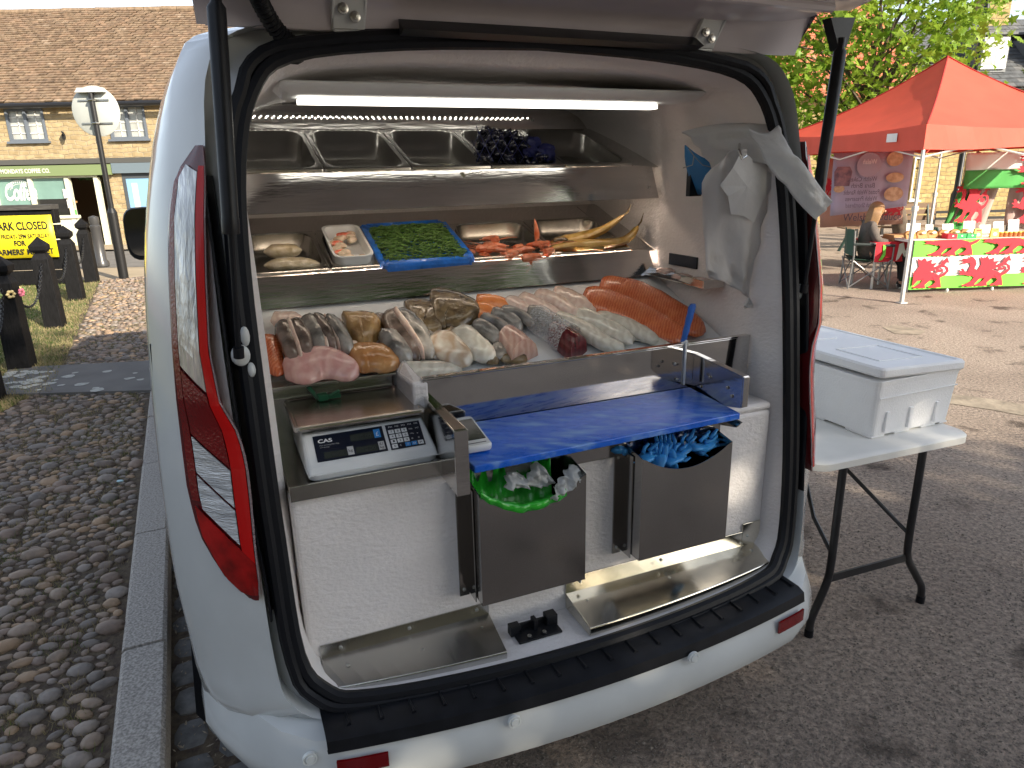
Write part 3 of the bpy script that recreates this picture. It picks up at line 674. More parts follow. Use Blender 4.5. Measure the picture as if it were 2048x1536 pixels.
sh2.hexa([(-.719, 1.06, 1.497), (.717, 1.06, 1.497), (.717, 1.22, 1.549), (-.719, 1.22, 1.549), (-.719, 1.06, 1.501), (.717, 1.06, 1.501), (.717, 1.22, 1.553), (-.719, 1.22, 1.553)])
s2 = sh2.build('shelf', M['steel'], co); bevel(s2, .001)
bk = GV()
bk.box((-.719, .818, 1.10), (.719, .824, 1.40)); bk.build('back_panel', M['liner'], co)
screws(co, [(u, 1.213, 1.885) for u in (-.55, -.3, -.04, .2, .43, .62)]+[(.665, .735, 1.63)])
# ceiling light fixture with a lit strip
lf = GV(); lf.hexa([(-.60, .40, 1.884), (.60, .40, 1.884), (.58, .62, 1.884), (-.58, .62, 1.884), (-.62, .36, 1.912), (.64, .36, 1.912), (.64, .68, 1.94), (-.62, .68, 1.94)])
lfo = bevel(lf.build('light_fixture', M['white_pl'], van), .02, 3)
le = GV(); le.box((-.56, .455, 1.868), (.50, .495, 1.880)); le.build('lamp_tube', mat('lit_tube', (1, 1, 1), .5, emit=(1.0, .96, .85), es=1.8), lfo)
ld_ = GV()
for i in range(52): ld_.box((-.68+i*.0210, 1.178, 1.888), (-.676+i*.0210, 1.182, 1.891))
ld_.build('glow_strip', mat('lit_led', (1, 1, 1), .5, emit=(1.0, .95, .85), es=9), co)
ld_ = GV(); ld_.box((-.66, .785, 1.612), (.66, .797, 1.616)); ld_.build('glow_strip', mat('added_shelf_glow', (1, 1, 1), .5, emit=(1.0, .80, .62), es=8), co)  # added glowing strip hidden behind the top shelf's fascia, lights the middle pans
ld_ = GV(); ld_.box((-.62, .770, 1.345), (.66, .790, 1.349)); ld_.build('glow_strip', mat('lit_led_fish', (1, 1, 1), .5, emit=(1.0, .74, .58), es=42), co)
# side shelf on the right wall
ss = GV(); ss.hexa([(.64, .36, 1.318), (.715, .36, 1.318), (.717, .79, 1.318), (.66, .79, 1.318), (.64, .36, 1.322), (.715, .36, 1.322), (.717, .79, 1.322), (.66, .79, 1.322)]); ss.hexa([(.634, .36, 1.318), (.64, .36, 1.318), (.70, .80, 1.318), (.694, .80, 1.318), (.634, .36, 1.345), (.64, .36, 1.345), (.70, .80, 1.345), (.694, .80, 1.345)]); ss.box((.634, .355, 1.318), (.717, .36, 1.345))
sso = bevel(ss.build('side_shelf', M['steel'], van), .001)
for i in range(3):
    a = GV(); vv_ = .43+i*.10
    a.blob((.678, vv_, 1.334+.008*(i == 2)), (.032, .046, .012), 12, 5, .06); _o = a.build('fish_pack', mat('film_pack', (.55, .42, .38), .15, coat=.7, col2=(.42, .30, .27), scale=25), None, smooth=True)
    tag(_o, ['film wrapped fish pack on the little wall shelf, nearest the hanging bags', 'film wrapped fish pack in the middle of the little wall shelf', 'film wrapped fish pack at the inner end of the little wall shelf'][i], 'pack', 'film wrapped packs on the side shelf')
bb_ = GV(); bb_.box((.712, .50, 1.36), (.718, .66, 1.40)); bb_.build('bracket', M['blackp'], van)
# bins on the cabinet front
def bin_(u0, u1, z0, z1, dip, name='bin'):
    g = GV(); n = 20; poly = [(u0, z0), (u1, z0), (u1, z1)]
    for i in range(1, n): 
        t = i/n; e_ = min(1, max(0, (t-.03)/.94)); poly.append((u1+(u0-u1)*t, z1-dip*math.sin(math.pi*e_)**.8))
    poly.append((u0, z1-.0))
    g.prism([(u, 0.0, z) for u, z in poly], (0, .0018, 0))
    for u in (u0, u1-.002): g.prism([(u, .0018, z0), (u, .0018, z1), (u, .098, z1+.018), (u, .098, z0+.0)], (.002, 0, 0))
    g.box((u0, .0018, z0), (u1, .098, z0+.002)); g.box((u0, .096, z0), (u1, .0985, z1+.018))
    o = g.build(name, M['steel_bin'], van)
    br = GV(); br.box((u0-.030, .094, z0-.02), (u0-.002, .0985, z1-.005)); br.box((u0-.004, .04, z0-.012), (u0-.001, .096, z1-.005)); bevel(br.build('bracket', M['steel_bin'], o), .0015)
    screws(o, [(u0-.018, .092, z1-.025), (u0-.018, .092, z0+.0)])
    return o
b1 = bin_(-.286, .014, .622, .936, .058); b2_ = bin_(.186, .489, .634, .944, .052)
# stainless kick strips along the sill
def bw(u): return bow(u)*.8
ks = GV()
ks.box((-.690, .095, .525), (-.235, .0985, .562))
def kstrip(u0, u1, zb, zf, vf, lipz):
    N_ = 10; a = []; 
    for i in range(N_+1):
        u = u0+(u1-u0)*i/N_; k = bow(u)*1.0; a.append([Vector((u, .0975, zb)), Vector((u, vf+k, zf)), Vector((u, vf+k-.002, zf-.003)), Vector((u, vf+k-.001, lipz)), Vector((u, vf+k+.002, lipz)), Vector((u, vf+k+.003, zf-.004)), Vector((u, .0975, zb-.003))])
    return a
ks.loft(kstrip(-.690, -.235, .526, .492, .040, .470)); bevel(ks.build('kick_strip', M['steel_soft'], van), .0008)
ks = GV(); ks.box((.004, .095, .520), (.700, .0985, .572)); ks.loft(kstrip(.004, .695, .522, .500, .032, .474)); ks.box((.64, .094, .52), (.71, .098, .60))
ks.prism([(.004, .0975, .522), (.004, -.05, .500), (.004, -.05, .474), (.004, .0975, .474)], (.002, 0, 0))
ks.prism([(-.235, .0975, .526), (-.235, -.02, .492), (-.235, -.02, .474), (-.235, .0975, .474)], (-.002, 0, 0))
bevel(ks.build('kick_strip', mat('sun_glare_steel', (.74, .70, .60), .16, metal=1, var=.12, scale=6, stretch=(1, 1, 1)), van), .0008)  # sun's glare is put into this strip's lighter, warmer steel colour
screws(van, [(-.64, .093, .545), (-.46, .093, .547), (-.27, .093, .548), (.05, .093, .55), (.33, .093, .55), (.66, .093, .555)])
screws(van, [(-.63, .06, .512), (-.44, .045, .508), (-.27, .06, .513), (.05, .05, .512), (.33, .05, .512), (.66, .07, .514)], 'z')
# black latch on the white sill
la = GV(); la.box((-.185, .0, .472), (-.055, .055, .479)); la.box((-.195, .035, .474), (-.165, .060, .505)); la.box((-.085, .035, .474), (-.052, .065, .508)); la.box((-.128, .03, .474), (-.116, .055, .512)); la.box((-.165, .052, .474), (-.085, .060, .496))
la.tube([(-.15, .012, .479), (-.15, .012, .483)], .009, 12); la.tube([(-.105, .012, .479), (-.105, .012, .483)], .009, 12)
bevel(la.build('door_latch', M['blackp'], van), .002, 2)
screws(van, [(-.15, .012, .483), (-.105, .012, .483)], 'z')

# ================================================================== LOOSE THINGS ON THE COUNTER
# cutting board
cbd = GV(); t_ = .019
tp = [(-.298, -.012, 1.021), (.507, -.002, 1.028), (.488, .209, 1.050), (-.335, .209, 1.050)]
cbd.hexa([(x, y, z-t_) for x, y, z in tp]+tp); bdo = bevel(cbd.build('cutting_board', M['blue'], None), .003, 3)
tag(bdo, 'big scratched blue plastic cutting board in the steel bay beside the scale', 'cutting board')
# retail scale
sx = lambda p: vw(p[0], p[1], p[2])
scl = thing('scale', vw(-.51, .24, .994), 'white electronic retail scale with steel platter and blue keypad panel left of the cutting board', 'scale')
g = GV()
def rr(u0, u1, v0, v1, z, r=.025, n=5):
    out = []
    for (cx, cy, a0) in ((u1-r, v1-r, 0), (u0+r, v1-r, 90), (u0+r, v0+r, 180), (u1-r, v0+r, 270)):
        for k in range(n+1): a = R(a0+90*k/n); out.append(Vector((cx+r*math.cos(a), cy+r*math.sin(a), z)))
    return out
g.loft([rr(-.645, -.362, .125, .40, .994), rr(-.668, -.352, .103, .412, 1.006), rr(-.672, -.350, .100, .412, 1.020, .028)])
# sloping display face built from the front edge up to the platter bay
g.hexa([(-.670, .104, 1.018), (-.352, .104, 1.018), (-.352, .405, 1.018), (-.670, .405, 1.018), (-.662, .118, 1.028), (-.360, .118, 1.028), (-.372, .405, 1.088), (-.668, .405, 1.088)])
g2 = GV(); g2.hexa([(-.672, .101, 1.016), (-.350, .101, 1.016), (-.358, .34, 1.016), (-.672, .34, 1.016), (-.668, .112, 1.036), (-.354, .112, 1.036), (-.366, .19, 1.096), (-.668, .19, 1.096)])
g2.hexa([(-.670, .186, 1.02), (-.360, .186, 1.02), (-.362, .405, 1.02), (-.670, .405, 1.02), (-.668, .186, 1.094), (-.364, .186, 1.094), (-.372, .405, 1.094), (-.668, .405, 1.094)])
g.v += g2.v and []; body_s = g.build('base', M['white_pl'], scl, smooth=True); bevel(g2.build('housing', M['white_pl'], scl), .008, 3)
pl = GV(); pl.loft([rr(-.684, -.362, .168, .41, 1.108, .012), rr(-.686, -.360, .166, .412, 1.114, .012), rr(-.684, -.362, .168, .410, 1.121, .012), rr(-.676, -.370, .176, .402, 1.122, .010), rr(-.674, -.372, .178, .400, 1.1195, .010)])
bevel(pl.build('platter', mat('scale_platter', (.50, .47, .44), .24, metal=1, var=.15, scale=7, bump=.06, bscale=20), scl), .001)
# the display face plane
A0 = Vector(vw(-.660, .1135, 1.0375)); A1 = Vector(vw(-.358, .1135, 1.0375)); B0 = Vector(vw(-.660, .1885, 1.0953)); B1 = Vector(vw(-.370, .1885, 1.0953))
fr = (A1-A0).normalized(); fu = (B0-A0); fu = (fu-fr*fu.dot(fr)).normalized(); fn = fr.cross(fu); FWd = .30; FH = (B0-A0).length
def face_rect(g, x0, y0, x1, y1, d): 
    o = A0+fn*d; g.add([o+fr*x0+fu*y0, o+fr*x1+fu*y0, o+fr*x1+fu*y1, o+fr*x0+fu*y1], [(0, 1, 2, 3)])
M['navy'] = mat('navy_panel', (.006, .010, .022), .3); M['lcd'] = mat('lcd', (.035, .042, .036), .2); M['white_print'] = mat('white_print', (.8, .8, .8), .5); M['key_white'] = mat('white_key', (.72, .74, .75), .5); M['key_blue'] = mat('blue_key', (.04, .25, .62), .5); M['black_print'] = mat('black_print', (.01, .01, .012), .5); M['grey_key'] = mat('grey_label', (.5, .5, .5), .5)
g = G(); face_rect(g, .016, .010, .186, .084, .0012); face_rect(g, .194, .010, .282, .084, .0012); pn = g.build('display_panel', M['navy'], scl)
g = G(); 
for r4 in ((.034, .016, .088, .034), (.110, .016, .164, .034), (.104, .052, .160, .072)): face_rect(g, *r4, .0018)
g.build('lcd', M['lcd'], pn)
def ftext(body, x, y, w, h, m, d=.0024, bold=0): 
    return text('lettering', body, A0+fr*x+fu*y+fn*d, fr, fu, w, h, m, pn, 0, bold=bold)
g = G(); face_rect(g, .162, .052, .178, .077, .0018); g.build('unit_label', M['key_blue'], pn)
g = G(); face_rect(g, .090, .016, .105, .040, .0018); face_rect(g, .166, .016, .181, .040, .0018); g.build('unit_label', M['grey_key'], pn)
ftext('CAS', .026, .061, .034, .011, M['white_print'], bold=.03); ftext('£', .1665, .057, .007, .012, M['white_print']); ftext('kg', .0925, .022, .010, .010, M['black_print']); ftext('£/', .169, .029, .009, .008, M['black_print']); ftext('kg', .169, .018, .009, .008, M['black_print'])
ftext('Max 6/15kg Min 40g', .028, .052, .046, .0035, M['grey_key']); ftext('e=2/5g', .028, .0465, .022, .003, M['grey_key']); ftext('0000', .054, .020, .026, .010, mat('lcd_digit', (.02, .025, .022), .5)); ftext('0.00', .128, .056, .026, .010, MATS['lcd_digit']); ftext('0.00', .132, .020, .026, .010, MATS['lcd_digit'])
rowsK = [['M1', 'M2', 'M3', 'M4', 'M5'], ['7', '8', '9', 'M6', 'M7'], ['4', '5', '6', '100g', '.'], ['1', '2', '3', 'o', 'o'], ['0', 'C', 't', 'z', 'p']]
kw_, kh = .0165, .0142
gw, gb, gl_ = G(), G(), G()
for i, rw in enumerate(rowsK):
    for j, ch in enumerate(rw):
        x0 = .197+j*kw_+.0012; y0 = .0695-i*kh+.0008; x1 = x0+kw_-.0026; y1 = y0+kh-.0026
        if (ch.isdigit()): face_rect(gw, x0, y0, x1, y1, .0020); ftext(ch, x0+.005, y0+.003, .0045, .006, M['black_print'])
        elif i == 4 and j >= 2: face_rect(gb if j < 4 else gw, x0, y0, x1, y1, .0020); ftext({'t': '-T-', 'z': '0', 'p': 'P'}[ch], x0+.004, y0+.003, .006, .005, M['white_print'] if j < 4 else M['black_print'])
        else: ftext(ch, x0+.003, y0+.0035, .009 if len(ch) > 1 else .004, .0045 if ch != '.' else .002, M['white_print'])
gw.build('key', M['key_white'], pn); gb.build('key', M['key_blue'], pn)
# card reader leaning flat on the board
cr1 = G(); q = [onz(*p, 1.035) for p in ((902, 826), (938, 822), (968, 886), (918, 903))]
C0, C1, C2, C3 = [Vector(vw(*p)) for p in ((-.312, .040, 1.034), (-.227, .040, 1.034), (-.222, .195, 1.060), (-.308, .200, 1.060))]
rd = thing('card_reader', C0, 'white handheld card reader with black screen lying on the left end of the blue board', 'card reader')
cx = (C1-C0).normalized(); cy = (C3-C0); cy = (cy-cx*cy.dot(cx)).normalized(); cz = cx.cross(cy); wl, hl = .082, .155
def crr(x0, x1, y0, y1, z, r): return [C0+cx*p.x+cy*p.y+cz*p.z for p in rr(x0, x1, y0, y1, z, r)]
g = G(); g.loft([crr(.003, wl-.003, .003, hl-.003, -.002, .008), crr(0, wl, 0, hl, .004, .010), crr(0, wl, 0, hl, .014, .010), crr(.003, wl-.003, .003, hl-.003, .018, .009)]); g.build('case', M['white_pl'], rd, smooth=True)
g = G(); g.loft([crr(.007, wl-.007, .030, hl-.018, .0172, .002), crr(.007, wl-.007, .030, hl-.018, .0186, .002)]); g.build('screen', mat('screen_glass', (.006, .006, .008), .06), rd)
g = G(); g.loft([crr(.012, wl-.012, .013, .0155, .0175, .001), crr(.012, wl-.012, .013, .0155, .0186, .001)]); g.build('card_slot', M['black_print'], rd)

# steel pans
def pan(name, u0, u1, plane, v0, v1, depth, label, cat='tray', group=None, rim=.012):
    a, b = plane
    def pz(p, dz=0): return Vector((p.x, p.y, a+b*p.y+dz))
    g = GV(); e_ = .0015
    def ring(i, dz, r): return [pz(p, dz) for p in rr(u0+i, u1-i, v0+i, v1-i, 0, r, 5)]
    g.loft([ring(e_, -.004, .006), ring(e_, .003, .006), ring(e_+.003, .0055, .006), ring(rim, .0045, .055), ring(rim+.003, .002, .058), ring(rim+.010, -depth*.65, .058), ring(rim+.020, -depth*.9, .055), ring(rim+.035, -depth*.985, .045), ring(rim+.05, -depth, .03)], caps=False)
    g.f.append(tuple(range(len(g.v)-24, len(g.v)))); g.mi.append(0)
    o = g.build(name, M['steel_soft'], None, smooth=True); return tag(o, label, cat, group)
PL1 = (1.703-.757*.335+.004, .335); PL2 = (1.405-.757*.335+.004, .335)
e1 = [-.733, -.465, -.195, .075, .346, .617]
lb1 = ['empty steel pan at the left end of the top shelf', 'empty steel pan, second from the left end of the top shelf', 'steel pan holding a few raw pale prawns on the top shelf', 'steel pan beneath the bagged mussels on the top shelf', 'empty steel pan at the right end of the top shelf beside the mussels']
for i in range(5): pan('steel_pan', e1[i], e1[i+1], PL1, .762, 1.160, .085, lb1[i], 'tray', 'steel pans on the top shelf')
e2 = [-.733, -.475, -.313, -.003, .307, .618]
lb2 = ['steel pan holding vacuum packs at the left end of the middle shelf', 'narrow steel pan around the white tub of scallops', 'steel pan lined in blue plastic under the green samphire', 'steel pan holding cooked pink prawns', 'steel pan holding golden smoked fish at the right end of the middle shelf']
for i in range(5): pan('steel_pan', e2[i], e2[i+1], PL2, .762, 1.055, .055, lb2[i], 'tray', 'steel pans on the middle shelf')
def P1(px, py, up=0):
    p = onbed(px, py, *PL1); p.z += up; return p
def P2(px, py, up=0):
    p = onbed(px, py, *PL2); p.z += up; return p
# food materials
def skin(name, c1, c2, sc=30, ro=.18, bump=.3, stretch=(1, 1, 1), bs=60): return mat(name, c1, ro, col2=c2, scale=sc, bump=bump, bscale=bs, stretch=stretch, coat=.35, sss=.15, detail=6)
F = {}
F['prawn_raw'] = skin('raw_prawn', (.26, .25, .17), (.42, .40, .30), 60)
F['prawn'] = skin('cooked_prawn', (.72, .17, .06), (.85, .36, .22), 45)
F['mussel'] = mat('mussel_shell', (.006, .006, .014), .12, col2=(.025, .028, .06), scale=50, coat=.8)
F['net'] = mat('net_cord', (.012, .018, .12), .5)
F['samph'] = mat('samphire', (.035, .11, .015), .35, col2=(.15, .28, .06), scale=90)
F['bluebag'] = mat('blue_polythene', (.02, .16, .62), .22, coat=.5, var=.25, scale=20, bump=.7, bscale=35)
F['smoked'] = skin('golden_smoked_skin', (.46, .27, .06), (.56, .38, .13), 22)
F['tailfin'] = skin('dark_fin', (.06, .04, .02), (.2, .13, .05), 60)
F['shrimpbag'] = mat('bagged_seafood', (.42, .34, .20), .2, col2=(.58, .50, .36), scale=40, coat=.9, bump=.6, bscale=50)
def prawn(name, c, d, size, m, label, grp, X=VX):
    """curled prawn: tapered ringed body along an arc with legs and feelers"""
    c = Vector(c); a0 = random.uniform(.2, .6); rot = Matrix.Rotation(d, 3, 'Z'); pts = []; rs = []
    for i in range(9):
        t = i/8; ang = -1.1+2.3*t; pts.append(c+rot @ Vector((math.cos(ang)*size*.42, math.sin(ang)*size*.42, .004+.006*math.sin(t*3.1)))); rs.append(size*(.165-.105*t)*(1.08 if i % 2 else .96))
    g = GV() if X is VX else G(X); g.tube(pts, rs, 8); g.tube([pts[-1], pts[-1]+(pts[-1]-pts[-2])*1.0+Vector((0, 0, .002))], [size*.05, size*.10], 5, flat=.3)
    o = g.build(name, m, None, smooth=True); tag(o, label, 'prawn', grp)
    l = G(VX)
    for k in (-1, 1): l.tube([pts[0], pts[0]+rot @ Vector((size*.3, -size*.5+k*size*.1, size*.15)), pts[0]+rot @ Vector((size*.1, -size*1.0+k*size*.25, size*.2))], .0008, 4)
    for k in range(1, 6): l.tube([pts[k], pts[k].lerp(c, .45)+Vector((0, 0, -.002))], .0012, 4)
    l.build('feeler', m, o); return o
for i, (px, py) in enumerate(((862, 325), (880, 328), (898, 322), (912, 329), (888, 318), (872, 333), (905, 334))):
    p = P1(px, py, -.045+.012*(i > 3)); prawn('prawn', p, random.uniform(0, 6), .07, F['prawn_raw'], 'raw grey green prawn in the small heap on the top shelf', 'raw prawns on the top shelf')
for i in range(17):
    px, py = [(952, 495), (975, 488), (1000, 498), (1022, 490), (1045, 497), (1068, 492), (960, 506), (985, 507), (1010, 508), (1035, 508), (1058, 506), (1080, 503), (1020, 482), (995, 483), (970, 480), (1045, 485), (1075, 482)][i]
    p = P2(px, py, -.030+.012*(i % 3)); prawn('prawn', p, random.uniform(0, 6), .095, F['prawn'], 'cooked pink prawn in the heap beside the samphire', 'cooked prawns on the middle shelf')
g = GV(); p = P2(1074, 478, .02); g.tube([p+Vector((0, 0, -.03)), p+Vector((.0, 0, 0)), p+Vector((-.004, 0, .03)), p+Vector((-.01, 0, .055))], [.009, .011, .007, .001], 8); tag(g.build('prawn', F['prawn'], None, smooth=True), 'cooked prawn standing upright at the right corner of its heap', 'prawn', 'cooked prawns on the middle shelf')
# mussels in a net
mb = thing('mussel_net', vw(.215, .93, 1.74), 'blue net bag of black mussels heaped on the top shelf', 'mussels')
g = GV(); pts = []
for i in range(210):
    px = random.uniform(955, 1095); k = (px-955)/140; py = random.uniform(258+38*k**2+5, 322); p = P1(px, 300, 0)
    q = onv(px, py, .86+random.uniform(-.02, .10)); a = random.uniform(0, 3.14)
    g.blob(q, (.030, .014, .011), 8, 5, .05, rot=Matrix.Rotation(a, 3, 'Z') @ Matrix.Rotation(random.uniform(-1, 1), 3, 'Y'))
mu = g.build('mussels', F['mussel'], mb, smooth='all'); tag(mu, kind='stuff')
g = GV()
for i in range(14):
    x = 948+ (i % 7)*22; s_ = 1 if i < 7 else -1; pp = []
    for j in range(9):
        px = x+s_*j*4.5-s_*18; k = max(0, min(1, (px-950)/148)); yt = 252+40*k**2; py = yt+(326-yt)*j/8
        if 942 < px < 1108: pp.append(onv(px, py, .835-.02*math.sin(j/8*math.pi)+random.uniform(-.006, .006)))
    if len(pp) > 2: g.tube(pp, .0010, 4)
for j in range(5): g.blob(onv(random.uniform(1050, 1100), random.uniform(285, 320), .85), (.03, .015, .02), 10, 6, .2)
g.build('net', F['net'], mb)
# vacuum packs
for i, (x0, y0, x1, y1, w) in enumerate(((528, 512, 605, 508, .030), (528, 532, 640, 528, .036))):
    a = P2(x0, y0, .0+.012*(1-i)); b = P2(x1, y1, .012*(1-i)); g = GV(); rg = []
    for k in range(13):
        t = k/12; c = a.lerp(b, t); w_ = w*(1-.75*abs(2*t-1)**4); h = .022*(1-abs(2*t-1)**4)+.002
        rg.append([c+Vector((random.uniform(-.001, .001), math.cos(q_*math.pi/6)*w_, math.sin(q_*math.pi/6)*h+random.uniform(-.0015, .0015))) for q_ in range(12)])
    g.loft(rg); o = g.build('vacuum_pack', F['shrimpbag'], None, smooth=True); tag(o, ['upper beige vacuum pack lying at the back of the left middle pan', 'lower beige vacuum pack with a white label at the front of the left middle pan'][i], 'food pack', 'vacuum packs on the middle shelf')
    if i == 1:
        l = GV(); c = a.lerp(b, .35); l.add([c+Vector((-.02, .006, .0235)), c+Vector((.025, .006, .0235)), c+Vector((.025, .022, .021)), c+Vector((-.02, .022, .021))], [(0, 1, 2, 3)]); l.build('paper_label', M['white_pl'], o)
# white tub with scallops and crab sticks
tb = thing('seafood_tub', vw(-.394, .90, 1.44), 'white plastic tub in the narrow pan of the middle shelf', 'tub')
def prr(u0, u1, v0, v1, dz, r): return [Vector((p.x, p.y, PL2[0]+PL2[1]*p.y+dz)) for p in rr(u0, u1, v0, v1, 0, r)]
g = GV(); g.loft([prr(-.445, -.338, .80, 1.02, -.035, .03), prr(-.452, -.331, .79, 1.03, .022, .03), prr(-.456, -.327, .786, 1.034, .024, .03), prr(-.456, -.327, .786, 1.034, .028, .03), prr(-.449, -.334, .793, 1.027, .027, .03), prr(-.444, -.339, .80, 1.02, -.012, .03)], caps=True); g.build('container', M['white_pl'], tb, smooth=True)
for i in range(16):
    u = random.uniform(-.435, -.348); v = random.uniform(.81, 1.0); z = PL2[0]+PL2[1]*v+.008+random.uniform(0, .012); red = i % 4 == 1
    g = GV(); g.blob((u, v, z), (.020, .013, .012) if not red else (.026, .010, .010), 10, 6, .10, rot=Matrix.Rotation(random.uniform(-.6, .6), 3, 'Z')); o = g.build('crab_stick' if red else 'scallop', mat('crab_red', (.75, .10, .03), .25, col2=(.8, .5, .4), scale=40) if red else skin('scallop_flesh', (.62, .48, .34), (.75, .62, .46), 40), None, smooth=True)
    tag(o, 'orange red seafood stick among the scallops in the white tub' if red else 'pale scallop in the white tub on the middle shelf', 'seafood', 'crab sticks in the white tub' if red else 'scallops in the white tub')
# samphire in blue plastic
g = GV(); bu0, bu1 = -.318, .004
def bg(u0, u1, v0, v1, dz, r, j=.0):
    return [Vector((p.x+random.uniform(-j, j), p.y+random.uniform(-j, j), PL2[0]+PL2[1]*p.y+dz+random.uniform(-j, j))) for p in rr(u0, u1, v0, v1, 0, r, 8)]
g.loft([bg(-.316, .002, .754, 1.07, -.012, .02, .003), bg(-.320, .004, .748, 1.075, .004, .03, .004), bg(-.314, .000, .752, 1.068, .014, .03, .004), bg(-.298, -.016, .772, 1.045, .012, .04, .004), bg(-.285, -.03, .79, 1.03, -.03, .05, .003)])
bgo = g.build('blue_liner', F['bluebag'], None, smooth=True); tag(bgo, 'shiny blue polythene liner around the green samphire', 'plastic liner')
g = GV()
for i in range(1300):
    u = random.uniform(-.295, -.022); v = random.uniform(.775, 1.035); q = 1-max(abs((u+.158)/.14), abs((v-.905)/.135))**2.5
    if q < 0: continue
    z = PL2[0]+PL2[1]*v+.004+.044*q*random.uniform(.4, 1); a = random.gauss(.2, .9); L_ = random.uniform(.02, .05); d = Vector((math.cos(a), math.sin(a), random.uniform(-.25, .3)))*L_
    c = Vector((u, v, z)); g.tube([c-d*.5, c+Vector((0, 0, .003)), c+d*.5], [.0016, .0022, .0012], 4)
g.build('samphire', F['samph'], None, smooth='all'); tag([o for o in COL.objects if o.name.startswith('samphire')][0], 'heap of thin green samphire sprigs on the blue liner', 'samphire', kind='stuff')
# smoked fish
for i, tr_ in enumerate((((1110, 490), (1160, 482), (1205, 460), (1248, 430)), ((1115, 497), (1190, 496), (1250, 480), (1276, 452)))):
    pp = [P2(*tr_[0], .004), P2(*tr_[1], .012), onv(*tr_[2], .80), onv(*tr_[3], .80)]; pts = catmull(pp, 4); n_ = len(pts)
    rs = [.043*(1-(k/(n_-1)))**.6*(1 if k > 1 else .5+.25*k)+.005 for k in range(n_)]
    g = GV(); g.tube(pts, rs, 12, flat=.55); o = g.build('smoked_fish', F['smoked'], None, smooth=True); tag(o, ['golden smoked fish with its tail pointing up at the back of the right middle pan', 'golden smoked fish nearer the edge with its dark tail curling over the right middle pan'][i], 'smoked fish', 'smoked fish on the middle shelf')
    t = GV(); e_ = pts[-1]; d = (pts[-1]-pts[-3]).normalized(); t.tube([e_-d*.01, e_+d*.02, e_+d*.035+Vector((0, 0, .02))], [.008, .007, .002], 6, flat=.35); t.build('tail_fin', F['tailfin'], o, smooth=True)
    h = GV(); h.blob(P2(*(1120+i*18, 492+i*8), .022), (.030, .018, .012), 10, 6, .05, rot=Matrix.Rotation(-.4, 3, 'Z')); h.build('belly_flap', F['tailfin'], o, smooth=True)
g = GV(); pts = catmull([P2(1105, 500, .006), P2(1150, 500, .018), P2(1205, 500, .006)], 5); g.tube(pts, [.018+.012*math.sin(math.pi*k/(len(pts)-1)) for k in range(len(pts))], 12, flat=.5); tag(g.build('smoked_fish', F['smoked'], None, smooth=True), 'flat golden smoked fillet lying at the front of the right middle pan', 'smoked fish', 'smoked fish on the middle shelf')
# ================================================================== FISH ON THE BED
BP_ = (1.098-.222*.40, .40)
def B(px, py, up=0):
    p = onbed(px, py, BP_[0]+.02, BP_[1]); p.z += up; return p
def ridged(name, c1, c2, freq=90, ro=.25, bump=.35, dist=1.2, rotz=0, sc=None):
    """flesh with curved muscle bands"""
    if name in MATS: return MATS[name]
    m = mat(name, c1, ro, coat=.35, sss=.15); n, L, p = nodes(m)
    tc = n.new('ShaderNodeTexCoord'); mp = n.new('ShaderNodeMapping'); mp.inputs['Rotation'].default_value = (0, 0, rotz); L.new(tc.outputs['Object'], mp.inputs[0])
    wv = n.new('ShaderNodeTexWave'); wv.inputs['Scale'].default_value = freq/6.28; wv.inputs['Distortion'].default_value = dist; wv.inputs['Detail'].default_value = 3; wv.inputs['Detail Scale'].default_value = 2; L.new(mp.outputs[0], wv.inputs[0])
    no = n.new('ShaderNodeTexNoise'); no.inputs['Scale'].default_value = 28; no.inputs['Detail'].default_value = 6; L.new(tc.outputs['Object'], no.inputs[0])
    mx = n.new('ShaderNodeMath'); mx.operation = 'MULTIPLY_ADD'; mx.inputs[1].default_value = .45; L.new(wv.outputs['Fac'], mx.inputs[0]); L.new(no.outputs[0], mx.inputs[2])
    ra = n.new('ShaderNodeValToRGB'); ra.color_ramp.elements[0].position = .45; ra.color_ramp.elements[1].position = .95; ra.color_ramp.elements[0].color = (*c1, 1); ra.color_ramp.elements[1].color = (*c2, 1)
    L.new(mx.outputs[0], ra.inputs[0]); L.new(ra.outputs[0], p.inputs[0])
    b = n.new('ShaderNodeBump'); b.inputs['Strength'].default_value = bump; b.inputs['Distance'].default_value = .003; L.new(mx.outputs[0], b.inputs['Height']); L.new(b.outputs[0], p.inputs['Normal'])
    return m
F['salmon'] = ridged('salmon_flesh', (.52, .095, .028), (.68, .20, .075), 230, .24, .30, 4.0, R(20))
F['salmonskin'] = skin('salmon_portion', (.78, .20, .04), (.85, .34, .12), 18, .2, .15)
F['cod'] = ridged('pale_cod_flesh', (.68, .50, .42), (.78, .63, .54), 70, .25, .12, 9)
F['white'] = ridged('white_fillet_flesh', (.58, .54, .45), (.72, .69, .60), 60, .2, .14, 10)
F['monk'] = ridged('monkfish_flesh', (.52, .38, .26), (.70, .63, .52), 36, .18, .18, 10)
F['greyskin'] = skin('dark_grey_skin', (.05, .038, .032), (.26, .19, .16), 14, .14, .10, (1, 1, 1), 160)
F['silver'] = skin('silver_skin', (.045, .046, .044), (.38, .36, .33), 13, .12, .10, (1, 1, 1), 220)
F['brown'] = skin('mottled_brown_skin', (.07, .045, .02), (.24, .17, .085), 34, .12, .35)
F['gold'] = skin('golden_brown_skin', (.24, .13, .045), (.48, .30, .12), 20, .16, .3)
F['roe'] = skin('orange_smoked_skin', (.42, .17, .05), (.60, .32, .13), 16, .18, .15)
F['pink'] = ridged('pink_flesh', (.64, .34, .31), (.74, .46, .41), 50, .25, .15, 9)
